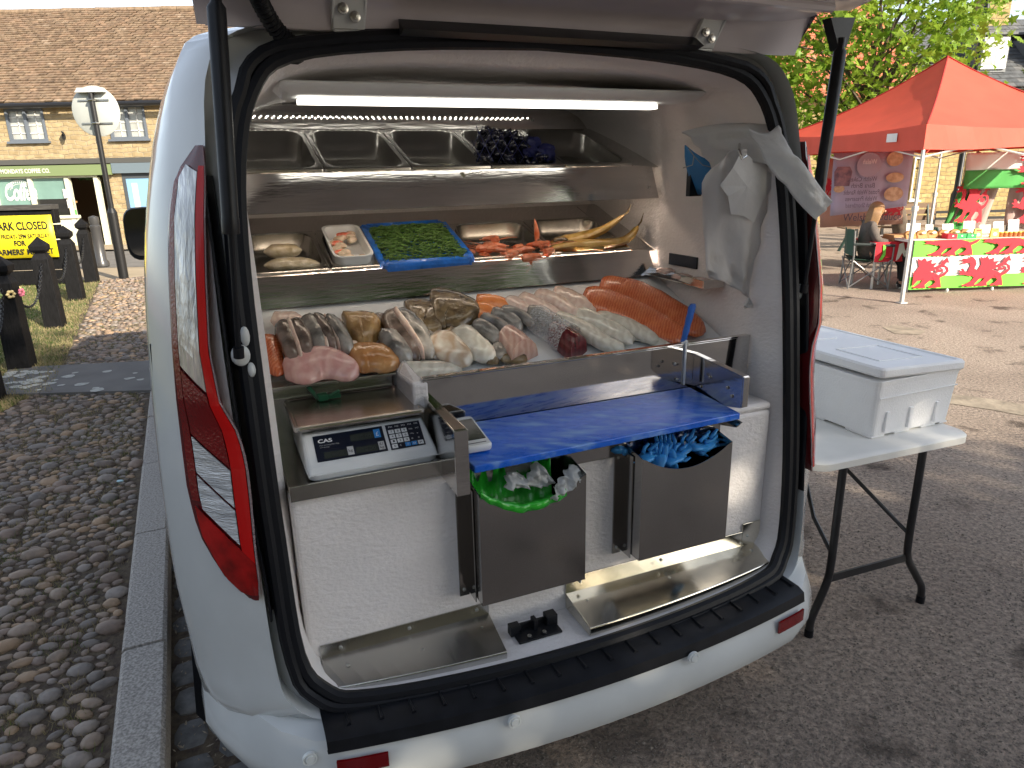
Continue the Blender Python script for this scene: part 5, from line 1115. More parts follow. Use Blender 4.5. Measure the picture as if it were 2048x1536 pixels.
# ================================================================== STREET FURNITURE ON THE LEFT
M['blackwood'] = mat('black_painted_wood', (.008, .008, .009), .6, spec=.15, var=.3, scale=12, bump=.3, bscale=20, stretch=(6, 6, 1))
M['iron'] = mat('black_iron', (.012, .012, .013), .35)
def bollard(x, y, label, h=.97, w=.092):
    th = thing('bollard', (x, y, KZ), label, 'bollard', 'black wooden bollards along the lawn')
    a = R(16); X = lambda p: Vector((x, y, KZ-.02))+Matrix.Rotation(a, 3, 'Z') @ Vector(p); g = G(X)
    g.loft([[(-w, -w, 0), (w, -w, 0), (w, w, 0), (-w, w, 0)], [(-w*.92, -w*.92, h*.80), (w*.92, -w*.92, h*.80), (w*.92, w*.92, h*.80), (-w*.92, w*.92, h*.80)], [(-w*.55, -w*.55, h*.87), (w*.55, -w*.55, h*.87), (w*.55, w*.55, h*.87), (-w*.55, w*.55, h*.87)]])
    bevel(g.build('post', M['blackwood'], th), .008, 2)
    g = G(X); s_ = lambda k, z: [(-w*k, -w*k, z), (w*k, -w*k, z), (w*k, w*k, z), (-w*k, w*k, z)]
    g.loft([s_(.55, h*.871), s_(.88, h*.905), s_(.92, h*.955), s_(.5, h*1.0), s_(.04, h*1.05)]); bevel(g.build('cap', M['blackwood'], th), .005, 2)
    return th
bpos = [onz(-22, 800, KZ), onz(46, 735, KZ), onz(112, 652, KZ), onz(155, 598, KZ), onz(185, 562, KZ)]
lbs = ['black bollard cut by the left picture edge, in front of the wreathed one', 'black bollard wearing a band of crochet flowers', 'black pointed bollard in front of the word MARKET on the yellow banner', 'black bollard just right of the yellow banner', 'farthest black bollard, next to the round metal one']
for p, l in zip(bpos, lbs): bollard(p.x, p.y, l)
# chains
def chain(a, b, sag, label):
    g = G(); n = 46; 
    for i in range(n):
        t = i/(n-1); p = a.lerp(b, t)+Vector((0, 0, -sag*4*t*(1-t))); q = a.lerp(b, min(1, t+.02))+Vector((0, 0, -sag*4*min(1, t+.02)*(1-min(1, t+.02)))); d = (q-p).normalized() if i < n-1 else d
        s_ = Vector((0, 0, 1)).cross(d).normalized() if i % 2 else d.cross(Vector((0, 0, 1)).cross(d)).normalized()
        g.tube([p+d*.022*math.cos(w)+s_*.012*math.sin(w) for w in [2*math.pi*k/8 for k in range(8)]], .0042, 4, closed=True)
    tag(g.build('chain', M['iron'], None), label, 'chain', 'black chains between the bollards')
cl_ = ['rusty chain hanging from the left edge post to the wreathed bollard', 'chain sagging between the wreathed bollard and the next one', 'chain sagging in front of the yellow banner edge', 'farthest short chain between the last two black bollards']
for i in range(4):
    a, b = bpos[i].copy(), bpos[i+1].copy(); a.z = b.z = KZ+.70; d = (b-a).normalized(); chain(a+d*.11, b-d*.11, .30, cl_[i])
# crochet wreath
wr = thing('crochet_wreath', (bpos[1].x, bpos[1].y, KZ+.66), 'band of pink and yellow crochet flowers tied round a black bollard', 'wreath')
cols = [mat('pink_yarn', (.75, .22, .30), .9), mat('yellow_yarn', (.65, .52, .25), .9), mat('green_yarn', (.16, .22, .08), .9)]
for i in range(9):
    a = 2*math.pi*i/9; c = bpos[1]+Vector((math.cos(a)*.125, math.sin(a)*.125, KZ*0+.68)); c.z = KZ+.67; g = G()
    for k in range(6): g.blob(c+Vector((math.cos(a)*.012, math.sin(a)*.012, 0))+Vector((-math.sin(a)*math.cos(k*1.05)*.024, math.cos(a)*math.cos(k*1.05)*.024, math.sin(k*1.05)*.024)), (.016, .016, .014), 6, 4, .15)
    g.build('flower', cols[[0, 2, 1][i % 3]], wr, smooth='all')
# round metal bollard and lamp-style sign post
q = onz(205, 532, .08)
g = G(); g.lathe(q, [(.13, 0), (.13, .08), (.10, .12), (.085, .7), (.095, .72), (.095, .76), (.075, .78), (.09, .84), (.085, .92), (.0, .95)], 20); tag(g.build('bollard', mat('grey_iron', (.05, .05, .052), .3), None, smooth=True), 'round grey cast metal bollard with a ringed head behind the black wooden ones', 'bollard')
sp_ = onz(248, 556, KZ); 
pt = ony(180, 182, sp_.y)
sg_ = thing('road_sign', (sp_.x, sp_.y, KZ), 'grey back of a round road sign on a tall black post', 'road sign')
g = G(); g.tube([sp_, sp_+Vector((0, 0, 1.06))], .075, 16); g.tube([sp_+Vector((0, 0, 1.06)), sp_+Vector((0, 0, 1.13))], [.075, .045], 16); g.tube([sp_+Vector((0, 0, 1.10)), Vector((sp_.x+.0, sp_.y, pt.z))], .042, 14); g.build('pole', M['iron'], sg_, smooth=True)
cc = ony(190, 222, sp_.y-.0); cc.x = sp_.x; cc.y += .06
g = G(); g.lathe((0, 0, 0), [(.0001, 0), (.36, 0), (.375, .01), (.36, .014), (.0001, .014)], 40, 'y'); g.v = [v+Vector((sp_.x, sp_.y+.055, cc.z)) for v in g.v]; pl_ = g.build('disc', mat('sign_back_grey', (.42, .44, .42), .5, var=.06, scale=4), sg_, smooth=True)
g = G()
for dz in (.16, -.18): g.box((sp_.x-.24, sp_.y+.035, cc.z+dz-.012), (sp_.x+.24, sp_.y+.05, cc.z+dz+.012)); g.tube([(sp_.x-.055, sp_.y, cc.z+dz), (sp_.x-.03, sp_.y-.05, cc.z+dz), (sp_.x+.03, sp_.y-.05, cc.z+dz), (sp_.x+.055, sp_.y, cc.z+dz)], .014, 6)
g.build('bracket', M['screw'], sg_)
g = G(); g.box((sp_.x-.22, sp_.y-.05, pt.z-.02), (sp_.x+.22, sp_.y+.10, pt.z+.05), .03); g.build('sign_lamp', mat('pale_grey_metal', (.45, .45, .43), .5), sg_)
# planter with yellow banner
pb = onz(140, 570, .08); pbn = onz(-60, 577, .08)
bd_ = (pb-pbn).normalized(); bnv = Vector((bd_.y, -bd_.x, 0))
pt_ = thing('planter', (pbn+(pb-pbn)*.7), 'black timber box carrying the yellow car park banner', 'planter')
BXF = lambda p: pb+bd_*(p[0]-2.4)+(-bnv)*p[1]+Vector((0, 0, p[2]))
g = G(BXF); zt2 = ony(120, 418, pb.y).z-.08
for k in range(5): g.box((0, 0, .02+k*zt2/5), (2.38, .16, .015+(k+1)*zt2/5-.02))
bevel(g.build('planter_box', M['blackwood'], pt_), .01)
g = G(BXF); g.box((-.03, -.05, zt2), (2.37, .20, zt2+.07)); g.build('planter_rim', mat('dark_grey_wood', (.05, .048, .045), .7, var=.3, scale=5, stretch=(1, 8, 8)), pt_)
M['yellow'] = mat('yellow_banner', (.80, .66, .02), .45, var=.05, scale=3)
zb0, zb1 = ony(60, 514, pb.y).z-.08, ony(60, 430, pb.y).z-.08; wB = 2.38
g = G(BXF); x0b = -.62
n = 24; g.loft([[Vector((x0b+(2.36-x0b)*i/n, -.062-.006*math.sin(i*.9), z)) for i in range(n+1)] for z in (zb0, (zb0+zb1)/2, zb1)], closed=False, caps=False)
bnn = g.build('banner', M['yellow'], None, smooth='all', solid=.004); tag(bnn, 'yellow banner announcing in black letters that the car park is closed', 'banner')
def btext(body, xa, xb, za, zb_, bold=.0): text('lettering', body, BXF((xa, -.066, za)), bd_, (0, 0, 1), xb-xa, zb_-za, M['black_print'], bnn, .008, bold=bold)
H_ = zb1-zb0; xr = lambda px: 2.36-(122-px)*.0084
btext('CAR PARK CLOSED', xr(-14), xr(113), zb0+H_*.66, zb0+H_*.86, .03); btext('FROM 5PM FRIDAY- 2PM SATURDAY', xr(-10), xr(114), zb0+H_*.46, zb0+H_*.57, .02); btext('FOR', xr(49), xr(69), zb0+H_*.29, zb0+H_*.42, .03); btext("FARMERS' MARKET", xr(12), xr(115), zb0+H_*.08, zb0+H_*.22, .03)

# ================================================================== COFFEE SHOP TERRACE ON THE LEFT
YF = 18.0
M['stone'] = mat('honey_stone', (.42, .30, .13), .85)
def m_stone(name, c1, c2, mort, bw, bh, off=.5):
    m = mat(name, c1, .85, spec=.2); n, L, p = nodes(m); tc = n.new('ShaderNodeTexCoord'); mp = n.new('ShaderNodeMapping'); mp.inputs['Rotation'].default_value = (R(90), 0, 0)
    L.new(tc.outputs['Object'], mp.inputs[0]); no = n.new('ShaderNodeTexNoise'); no.inputs['Scale'].default_value = 3; L.new(mp.outputs[0], no.inputs[0])
    add = n.new('ShaderNodeVectorMath'); add.operation = 'ADD'; sc_ = n.new('ShaderNodeVectorMath'); sc_.operation = 'SCALE'; sc_.inputs['Scale'].default_value = .16; L.new(no.outputs['Color'], sc_.inputs[0]); L.new(mp.outputs[0], add.inputs[0]); L.new(sc_.outputs[0], add.inputs[1])
    br = n.new('ShaderNodeTexBrick'); br.inputs['Scale'].default_value = 1; br.inputs['Brick Width'].default_value = bw; br.inputs['Row Height'].default_value = bh; br.inputs['Mortar Size'].default_value = .012; br.inputs['Mortar Smooth'].default_value = .5; br.offset = off
    br.inputs['Color1'].default_value = (*c1, 1); br.inputs['Color2'].default_value = (*c2, 1); br.inputs['Mortar'].default_value = (*mort, 1); L.new(add.outputs[0], br.inputs[0])
    n2 = n.new('ShaderNodeTexNoise'); n2.inputs['Scale'].default_value = 7; n2.inputs['Detail'].default_value = 8; L.new(tc.outputs['Object'], n2.inputs[0]); mx = n.new('ShaderNodeMixRGB'); mx.blend_type = 'MULTIPLY'; mx.inputs[0].default_value = .65
    ra = n.new('ShaderNodeValToRGB'); ra.color_ramp.elements[0].position = .3; ra.color_ramp.elements[0].color = (.55, .5, .45, 1); ra.color_ramp.elements[1].position = .65; L.new(n2.outputs[0], ra.inputs[0]); L.new(br.outputs[0], mx.inputs[1]); L.new(ra.outputs[0], mx.inputs[2]); L.new(mx.outputs[0], p.inputs[0])
    b = n.new('ShaderNodeBump'); b.inputs['Distance'].default_value = .03; b.inputs['Strength'].default_value = .7; b.invert = True; L.new(br.outputs['Fac'], b.inputs['Height']); L.new(b.outputs[0], p.inputs['Normal'])
    return m
MS = m_stone('coursed_honey_stone', (.45, .355, .21), (.36, .28, .16), (.42, .35, .24), .24, .10)
MS2 = m_stone('buff_stone', (.46, .36, .17), (.36, .27, .12), (.30, .24, .15), .34, .13)
# old clay tiles: real courses on the roof slope
def roof(name, O, ax, up, W_, L_, tile, row, m, parent, jit=.01, wav=0.0):
    """lapped tile courses; each tile is its own small slab inside one roof mesh"""
    ax = Vector(ax).normalized(); up = Vector(up).normalized(); nn = ax.cross(up).normalized()
    if nn.z < 0: nn = -nn
    g = G(); nr = int(L_/row); nc = int(W_/tile)
    for r_ in range(nr):
        for c_ in range(nc+1):
            if len(m) > 1: g.cm = random.choices(range(len(m)), [6, 3, 3, .35][:len(m)])[0]
            x = c_*tile-(tile/2 if r_ % 2 else 0)+random.uniform(-.1, .1)*jit; y = r_*row; w_ = tile*.97; dz = random.uniform(0, 1)*jit; sg = wav*math.sin(x*.9+1)*(y/L_)
            p = Vector(O)+ax*x+up*(y)+nn*(dz+.02+sg); q = Vector(O)+ax*x+up*(y+row*1.25)+nn*(.0+sg)
            g.add([p, p+ax*w_, q+ax*w_, q, p-nn*.03, p+ax*w_-nn*.03], [(0, 1, 2, 3), (4, 5, 1, 0)])
    return g.build(name, m, parent)
tl_ = [mat('tile_%s' % k, c, .85, var=.3, scale=9) for k, c in (('brown', (.205, .145, .095)), ('red', (.225, .152, .10)), ('dark', (.175, .12, .08)), ('pale', (.28, .21, .15)))]
hz_ = thing('house', (-12, YF, 0), 'honey stone house with a long brown tiled roof above the coffee shop', 'building')
zl = ony(150, 203, YF).z; zsh = ony(150, 326, YF).z; xl, xr_ = -26, -3.0
def wx(px, py): return ony(px, py, YF)
w1 = (wx(8, 218).x, wx(85, 218).x, wx(40, 283).z, wx(40, 218).z); w2 = (wx(212, 210).x, wx(287, 210).x, wx(250, 278).z, wx(250, 210).z)
w0 = (w1[0]-4.2, w1[1]-4.2, w1[2], w1[3]); w3 = (w2[0]+3.2, w2[1]+3.2, w2[2], w2[3])
# wall with openings: strips between windows
g = G(); xs = [xl, w0[0], w0[1], w1[0], w1[1], w2[0], w2[1], w3[0], w3[1], xr_]
for i in range(len(xs)-1):
    if i % 2 == 0: g.box((xs[i], YF, zsh), (xs[i+1], YF+.3, zl+.05))
    else:
        wz = (w0, w1, w2, w3)[i//2]; g.box((xs[i], YF, zsh), (xs[i+1], YF+.3, wz[2])); g.box((xs[i], YF, wz[3]), (xs[i+1], YF+.3, zl+.05))
dz0 = wx(200, 355).z
px2x = lambda px, py=420: wx(px, py).x
g.box((px2x(222), YF, 0), (px2x(256), YF+.3, zsh)); g.box((px2x(256), YF, 2.0), (xr_, YF+.3, zsh)); g.box((px2x(320), YF, 0), (xr_, YF+.3, 2.0)); g.box((xl, YF, 0), (px2x(-70), YF+.3, zsh)); g.box((xl, YF+6, 0), (xr_, YF+6.2, zl)); g.box((xl, YF+.3, zsh+.2), (xr_, YF+6, zsh+.3))
g.build('wall', MS, hz_)
# gable ends
g = G(); g.prism([(xr_-.02, YF+.3, 0), (xr_-.02, YF+6, 0), (xr_-.02, YF+6, zl), (xr_-.02, YF+3.2, zl+2.6), (xr_-.02, YF+.3, zl)], (-.25, 0, 0)); g.build('gable', MS, hz_)
rz = ony(150, 24, 21.4).z; upv = Vector((0, 21.4-(YF-.25), rz-zl+.05)); 
rf = roof('roof', (xl, YF-.25, zl-.02), (1, 0, 0), upv, xr_-xl, upv.length, .19, .115, tl_, hz_, .022, .05)
g = G(); g.hexa([(xl, YF-.2, zl-.08), (xr_, YF-.2, zl-.08), (xr_, 21.4, rz-.08), (xl, 21.4, rz-.08), (xl, YF-.2, zl-.04), (xr_, YF-.2, zl-.04), (xr_, 21.4, rz-.04), (xl, 21.4, rz-.04)]); g.hexa([(xl, 21.4, rz-.08), (xr_, 21.4, rz-.08), (xr_, YF+6.3, zl-.08), (xl, YF+6.3, zl-.08), (xl, 21.4, rz-.02), (xr_, 21.4, rz-.02), (xr_, YF+6.3, zl-.02), (xl, YF+6.3, zl-.02)]); g.build('roof_deck', tl_[2], hz_)
g = G(); 
for i in range(50): g.tube([(xl+i*.45, 21.4, rz+.01+.01*(i % 2)), (xl+i*.45+.43, 21.4, rz+.01)], .09, 8)
g.build('ridge', tl_[0], hz_)
g = G(); g.tube([(xl, YF-.33, zl-.10), (xr_, YF-.33, zl-.10)], .06, 8); 
for i in range(24): g.box((xl+i+.4, YF-.30, zl-.10), (xl+i+.5, YF+.0, zl-.02))
g.build('gutter_pipe', M['iron'], hz_)
M['grey_frame'] = mat('grey_window_frame', (.12, .14, .17), .5); M['white_frame'] = mat('white_frame', (.62, .62, .60), .5)
M['glass'] = mat('window_glass', (.40, .41, .39), .08, metal=.0, spec=.6, var=.25, scale=1.5); M['curtain'] = mat('pale_blind', (.55, .55, .50), .8, var=.1, scale=4)
def window(x0, x1, z0, z1, parent, y=YF, nx=2, cells=(2, 4), frame=None, fw=.05, open_=False):
    frame = frame or M['grey_frame']; g = G(); g.box((x0-.0, y-.03, z0), (x0+fw, y+.06, z1)); g.box((x1-fw, y-.03, z0), (x1, y+.06, z1)); g.box((x0+fw, y-.03, z1-fw), (x1-fw, y+.06, z1)); g.box((x0+fw, y-.03, z0), (x1-fw, y+.06, z0+fw))
    for k in range(1, nx): xm = x0+(x1-x0)*k/nx; g.box((xm-fw*.6, y-.028, z0+fw), (xm+fw*.6, y+.058, z1-fw))
    g.box((x0-.05, y-.09, z0-.05), (x1+.05, y+.02, z0-.002)); 
    wo_ = g.build('window', frame, parent)
    g = G(); g.box((x0+fw, y+.05, z0+fw), (x1-fw, y+.056, z1-fw)); g.build('pane', M['glass'], wo_)
    g = G(); tt = .011
    for k in range(nx):
        a = x0+fw*1.1+(x1-x0-fw)*k/nx; b = a+(x1-x0-fw)/nx-fw*.9
        for c in range(1, cells[0]): g.box((a+(b-a)*c/cells[0]-tt, y+.03, z0+fw), (a+(b-a)*c/cells[0]+tt, y+.048, z1-fw))
        for c in range(1, cells[1]): zz = z0+(z1-z0)*c/cells[1]; g.box((a, y+.03, zz-tt*(2 if c == cells[1]-1 else 1)), (b, y+.048, zz+tt))
    g.build('glazing_bars', M['white_frame'], wo_)
    g = G(); g.box((x0+fw, y+.12, z0+fw), (x1-fw, y+.13, z0+(z1-z0)*.62)); g.build('blind', M['curtain'], wo_)
for w_ in (w0, w1, w2, w3): window(*w_, hz_)
g = G(); g.box((xs[0], YF-.10, zsh-.02), (xr_, YF+.0, zsh+.10)); g.build('cornice', mat('dark_cornice', (.07, .07, .065), .7), hz_)
# shop front
xa, xb = px2x(-70), px2x(222); zf0, zf1 = wx(100, 352).z, wx(100, 331).z
g = G(); g.box((xa-.3, YF-.14, zf0), (px2x(228, 340), YF-.001, zf1)); fa = g.build('fascia', mat('sage_green_paint', (.17, .22, .10), .5), hz_); 
g = G(); g.box((px2x(229, 340), YF-.13, zf0+.03), (xr_, YF-.001, zf1+.02)); g.build('fascia', mat('slate_blue_paint', (.13, .17, .20), .5), hz_)
cap = (zf1-zf0)*.42; text('lettering', 'HAPPY MONDAYS COFFEE CO.', (px2x(-22, 340), YF-.145, zf0+(zf1-zf0)*.30), (1, 0, 0), (0, 0, 1), px2x(107, 340)-px2x(-22, 340), cap, mat('cream_letter', (.75, .75, .62), .6), fa, .004, bold=.02)
M['cream'] = mat('cream_timber', (.60, .60, .48), .55)
zsil = wx(100, 437).z; zbase = 0
fr_ = [(-70, -64), (-2, 3), (69, 76), (142, 150), (200, 208), (214, 222)]
g = G()
for a, b in fr_[:4]+fr_[4:5]: g.box((px2x(a), YF-.05, .0), (px2x(b), YF+.08, zf0))
g.box((px2x(-64), YF-.03, .0), (px2x(156), YF+.05, zsil)); g.box((px2x(-70), YF-.09, zsil), (px2x(157), YF+.05, zsil+.07)); g.box((px2x(-70), YF-.03, zf0-.05), (px2x(208), YF+.07, zf0-.002))
sf = g.build('shop_front', M['cream'], hz_)
M['teal'] = mat('teal_shade', (.16, .27, .24), .35, var=.08, scale=3)
for a, b, zb_ in ((-64, -2, wx(30, 407).z), (3, 69, wx(30, 412).z), (76, 142, wx(110, 398).z)):
    g = G(); g.box((px2x(a), YF+.03, zb_), (px2x(b), YF+.036, zf0-.05)); g.build('blind', M['teal'], sf)
g = G(); g.box((px2x(-64), YF+.045, zsil+.07), (px2x(142), YF+.05, zf0-.05)); g.build('pane', mat('dark_glass', (.012, .014, .014), .05, spec=.8), sf)
wlet = mat('white_letter', (.72, .75, .72), .5)
text('lettering', 'Coffee', (px2x(10, 390), YF+.02, wx(30, 402).z), (1, 0, 0), (0, 0, 1), px2x(74, 390)-px2x(10, 390), .42, wlet, sf, .003, shear=.3, bold=.03)
g = G(); c_ = wx(40, 385)
for k in range(14):
    a0 = R(25+130*k/14); a1 = R(25+130*(k+1)/14)
    for r_, t_2 in ((.36, .014), (.27, .010)): g.add([(c_.x+math.cos(a)*rr_, YF+.024, c_.z-.05+math.sin(a)*rr_*.95) for a, rr_ in ((a0, r_), (a1, r_), (a1, r_-t_2), (a0, r_-t_2))], [(0, 1, 2, 3)])
    am = (a0+a1)/2; g.add([(c_.x+math.cos(am)*.32+dx, YF+.023, c_.z-.05+math.sin(am)*.30+dz) for dx, dz in ((-.012, -.02), (.012, -.02), (.012, .02), (-.012, .02))], [(0, 1, 2, 3)])
g.build('window_emblem', wlet, sf)
g = G(); g.box((px2x(134), YF-.02, wx(140, 396).z), (px2x(146), YF+.0, wx(140, 378).z)); g.box((px2x(138), YF-.02, wx(140, 416).z), (px2x(150), YF+.0, wx(140, 399).z)); g.build('notice', mat('white_notice', (.7, .7, .68), .6), sf)
g = G(); g.box((px2x(141), YF-.022, wx(140, 429).z), (px2x(153), YF-.004, wx(140, 420).z)); g.build('notice', mat('green_notice', (.08, .55, .08), .6), sf)
# interior seen through the open door
g = G(); g.box((px2x(-70), YF+3.0, 0), (px2x(222), YF+3.05, 2.1)); g.box((px2x(210), YF+.3, 0), (px2x(212), YF+3, 2.1)); g.box((px2x(-70), YF+.3, 1.98), (px2x(222), YF+3, 2.02)); g.build('room_wall', mat('cream_room_wall', (.42, .36, .27), .9), hz_)
g = G(); g.box((px2x(-70), YF+.05, .0), (px2x(222), YF+3, .03)); g.build('room_floor', mat('warm_floor', (.14, .07, .035), .6), hz_)
g = G(); g.box((px2x(160), YF+1.6, 0.03), (px2x(180), YF+2.0, .85)); tag(bevel(g.build('shop_counter', mat('counter_grey', (.16, .15, .13), .6), None), .01), 'grey service counter inside the coffee shop doorway', 'counter')
g = G(); 
for i in range(4): g.lathe((px2x(163+i*4), YF+1.8, .85), [(.04, 0), (.04, .14), (.015, .2), (.015, .26), (.0001, .27)], 8)
tag(g.build('bottles', M['iron'], None, smooth=True), 'dark bottles lined up on the coffee shop counter', 'bottles')
pl2 = thing('hanging_plant', (px2x(178, 370), YF+.8, 1.55), 'green plant hanging in the open coffee shop doorway', 'plant')
g = G(); c_ = Vector((px2x(178, 372), YF+.8, wx(178, 372).z)); 
for i in range(90): 
    d = Vector((random.gauss(0, .09), random.gauss(0, .07), random.gauss(-.02, .09))); g.add([c_+d, c_+d+Vector((.03, 0, .01)), c_+d+Vector((.02, .01, -.05))], [(0, 1, 2)])
g.build('leaves', mat('dark_leaf', (.04, .10, .03), .6), pl2); g = G(); g.lathe(c_+Vector((0, 0, -.16)), [(.05, 0), (.07, .1), (.0001, .1)], 12); g.tube([c_+Vector((0, 0, -.08)), c_+Vector((0, 0, .3))], .005, 4); g.build('pot', M['iron'], pl2)
g = G()
for i in range(60): x = px2x(152)+random.uniform(.02, .6); g.add([(x, YF+.25, 1.74), (x+.05, YF+.25, 1.74-random.uniform(.02, .08)), (x+.02, YF+.27, 1.74-random.uniform(.05, .1))], [(0, 1, 2)])
tag(g.build('garland', MATS['dark_leaf'], None), 'dark leafy garland along the top of the open doorway', 'garland')
# cafe chair at the door
chp = onz(212, 500, .10); g0 = thing('cafe_chair', (chp.x, YF+.5, .03), 'dark metal chair standing inside the coffee shop door', 'chair'); 
X = lambda p: Vector((px2x(205, 460), YF+.7, .03))+Vector(p)
g = G(X); g.box((-.2, -.2, .43), (.2, .2, .46)); g.build('seat', M['iron'], g0)
for x in (-.18, .18):
    for y in (-.18, .18): g = G(X); g.tube([(x, y, .43), (x*1.15, y*1.15, 0)], .015, 6); g.build('leg', M['iron'], g0)
g = G(X); g.tube([(-.18, .18, .45), (-.17, .2, .8), (0, .2, .86), (.17, .2, .8), (.18, .18, .45)], .014, 6); g.tube([(0, .2, .45), (0, .2, .86)], .02, 6); g.build('backrest', M['iron'], g0)
# blue door on the right
g = G(); g.box((px2x(256), YF-.02, 0), (px2x(262), YF+.05, 2.0)); g.box((px2x(318), YF-.02, 0), (px2x(324), YF+.05, 2.0)); g.box((px2x(262), YF-.02, wx(280, 356).z), (px2x(318), YF+.05, 2.0)); g.build('door_frame', mat('dark_grey_frame', (.06, .07, .08), .6), hz_)
g = G(); g.box((px2x(262), YF+.0, 0), (px2x(318), YF+.04, wx(280, 356).z)); dr_ = g.build('door', mat('sky_blue_paint', (.22, .40, .60), .45), hz_); g = G(); g.box((px2x(272), YF-.006, .9), (px2x(283), YF-.0, wx(280, 366).z)); g.build('pane', M['curtain'], dr_)
# lamp bracket on the wall
g = G(); q = wx(133, 270); g.tube([(q.x-.06, YF-.02, q.z+.05), (q.x+.02, YF-.2, q.z+.06), (q.x+.08, YF-.22, q.z)], .02, 6); g.blob((q.x, YF-.12, q.z-.05), (.05, .05, .08), 8, 5, .2); g.build('wall_lamp', M['iron'], hz_)
g = G(); q = wx(40, 458); bench = None
g.box((px2x(76), YF+.15, wx(100, 408).z), (px2x(134), YF+.5, wx(100, 404).z)); g.build('window_counter', mat('light_wood', (.40, .22, .08), .6), sf)
# ================================================================== RIGHT-HAND SIDE: GAZEBO AND STALL
GA = R(12); gx = Vector((math.cos(GA), math.sin(GA), 0)); gy = Vector((-gx.y, gx.x, 0)); GC = onz(1803, 606, 0)
GX = lambda p: GC+gx*p[0]+gy*p[1]+Vector((0, 0, p[2]))
gz = thing('gazebo', GX((1.5, 1.5, 0)), 'red pop-up gazebo over the market stall', 'gazebo')
M['red'] = mat('red_canopy', (.72, .10, .06), .6, tl=.16, bump=.25, bscale=5, var=.05, scale=3); M['alu'] = mat('painted_aluminium', (.55, .55, .53), .35, metal=.3)
ZV0, ZV1, ZP = 1.83, 2.11, 3.06
for (x, y) in ((0, 0), (3, 0), (3, 3), (0, 3)):
    g = G(GX); g.box((x-.02, y-.02, 0.01), (x+.02, y+.02, 1.15)); g.box((x-.015, y-.015, 1.15), (x+.015, y+.015, 2.05)); g.box((x-.05, y-.05, 0), (x+.05, y+.05, .01)); g.box((x-.028, y-.028, 1.12), (x+.028, y+.028, 1.18)); bevel(g.build('post', M['alu'], gz), .004)
g = G(GX); n = 14
for k in range(4):
    c0 = [(0, 0), (3, 0), (3, 3), (0, 3)][k]; c1_ = [(3, 0), (3, 3), (0, 3), (0, 0)][k]; rows = []
    for i in range(n+1):
        t = i/n; row = []
        for j in range(n+1):
            s_ = j/n; ex = c0[0]+(c1_[0]-c0[0])*s_; ey = c0[1]+(c1_[1]-c0[1])*s_; x = ex+(1.5-ex)*t; y = ey+(1.5-ey)*t
            z = ZV1+(ZP-ZV1)*(.62*t+.38*t**2.2)-.05*math.sin(math.pi*s_)*(1-t)*1.2
            z += .010*mnoise.noise(Vector((x*3, y*3, 4)))
            row.append(Vector((x, y, z)))
        rows.append(row)
    g.loft(rows, closed=False, caps=False)
g.build('canopy', M['red'], gz, smooth=True)
M['seamred'] = mat('dark_red_seam', (.30, .015, .012), .7)
g = G(GX)
for k in range(4):
    c0 = [(0, 0), (3, 0), (3, 3), (0, 3)][k]; pts = []
    for i in range(n+1):
        t = i/n; pts.append((c0[0]+(1.5-c0[0])*t, c0[1]+(1.5-c0[1])*t, ZV1+(ZP-ZV1)*(.62*t+.38*t**2.2)+.006))
    g.tube(pts, .010, 6)
g.build('seam', M['seamred'], gz)
for k in range(4):
    g = G(GX); c0 = [(-.02, -.02), (3.02, -.02), (3.02, 3.02), (-.02, 3.02)][k]; c1_ = [(3.02, -.02), (3.02, 3.02), (-.02, 3.02), (-.02, -.02)][k]; rows = []
    for z, o in ((ZV1+.002, 0), (ZV0, .01)):
        rows.append([Vector((c0[0]+(c1_[0]-c0[0])*s_+.006*math.sin(s_*31)*(z < 2), c0[1]+(c1_[1]-c0[1])*s_+.006*math.sin(s_*27)*(z < 2), z-(.05*math.sin(math.pi*s_)*1.2 if z > 2 else .012*math.sin(s_*9)))) for s_ in [i/24 for i in range(25)]])
    g.loft(rows, closed=False, caps=False); g.build('valance', M['red'], gz, smooth=False, solid=.003)
g = G(GX); 
for a, b in (((0, 0), (1.5, 0)), ((1.5, 0), (3, 0)), ((0, 0), (0, 1.5)), ((0, 1.5), (0, 3)), ((3, 0), (3, 1.5)), ((3, 1.5), (3, 3)), ((0, 3), (1.5, 3)), ((1.5, 3), (3, 3))):
    g = G(GX); g.tube([(*a, 2.02), (*b, 1.74)], .012, 5); g.tube([(*a, 1.74), (*b, 2.02)], .012, 5); g.build('truss', M['alu'], gz)
g = G(GX); g.tube([(1.5, 1.5, 2.1), (1.5, 1.5, ZP-.02)], .02, 6); g.build('centre_pole', M['alu'], gz)
g = G(GX); g.add([(-.032, .42, 1.93), (-.032, .60, 1.93), (-.032, .60, 2.03), (-.032, .42, 2.03)], [(0, 1, 2, 3)]); g.build('care_label', M['white_pl'], gz)
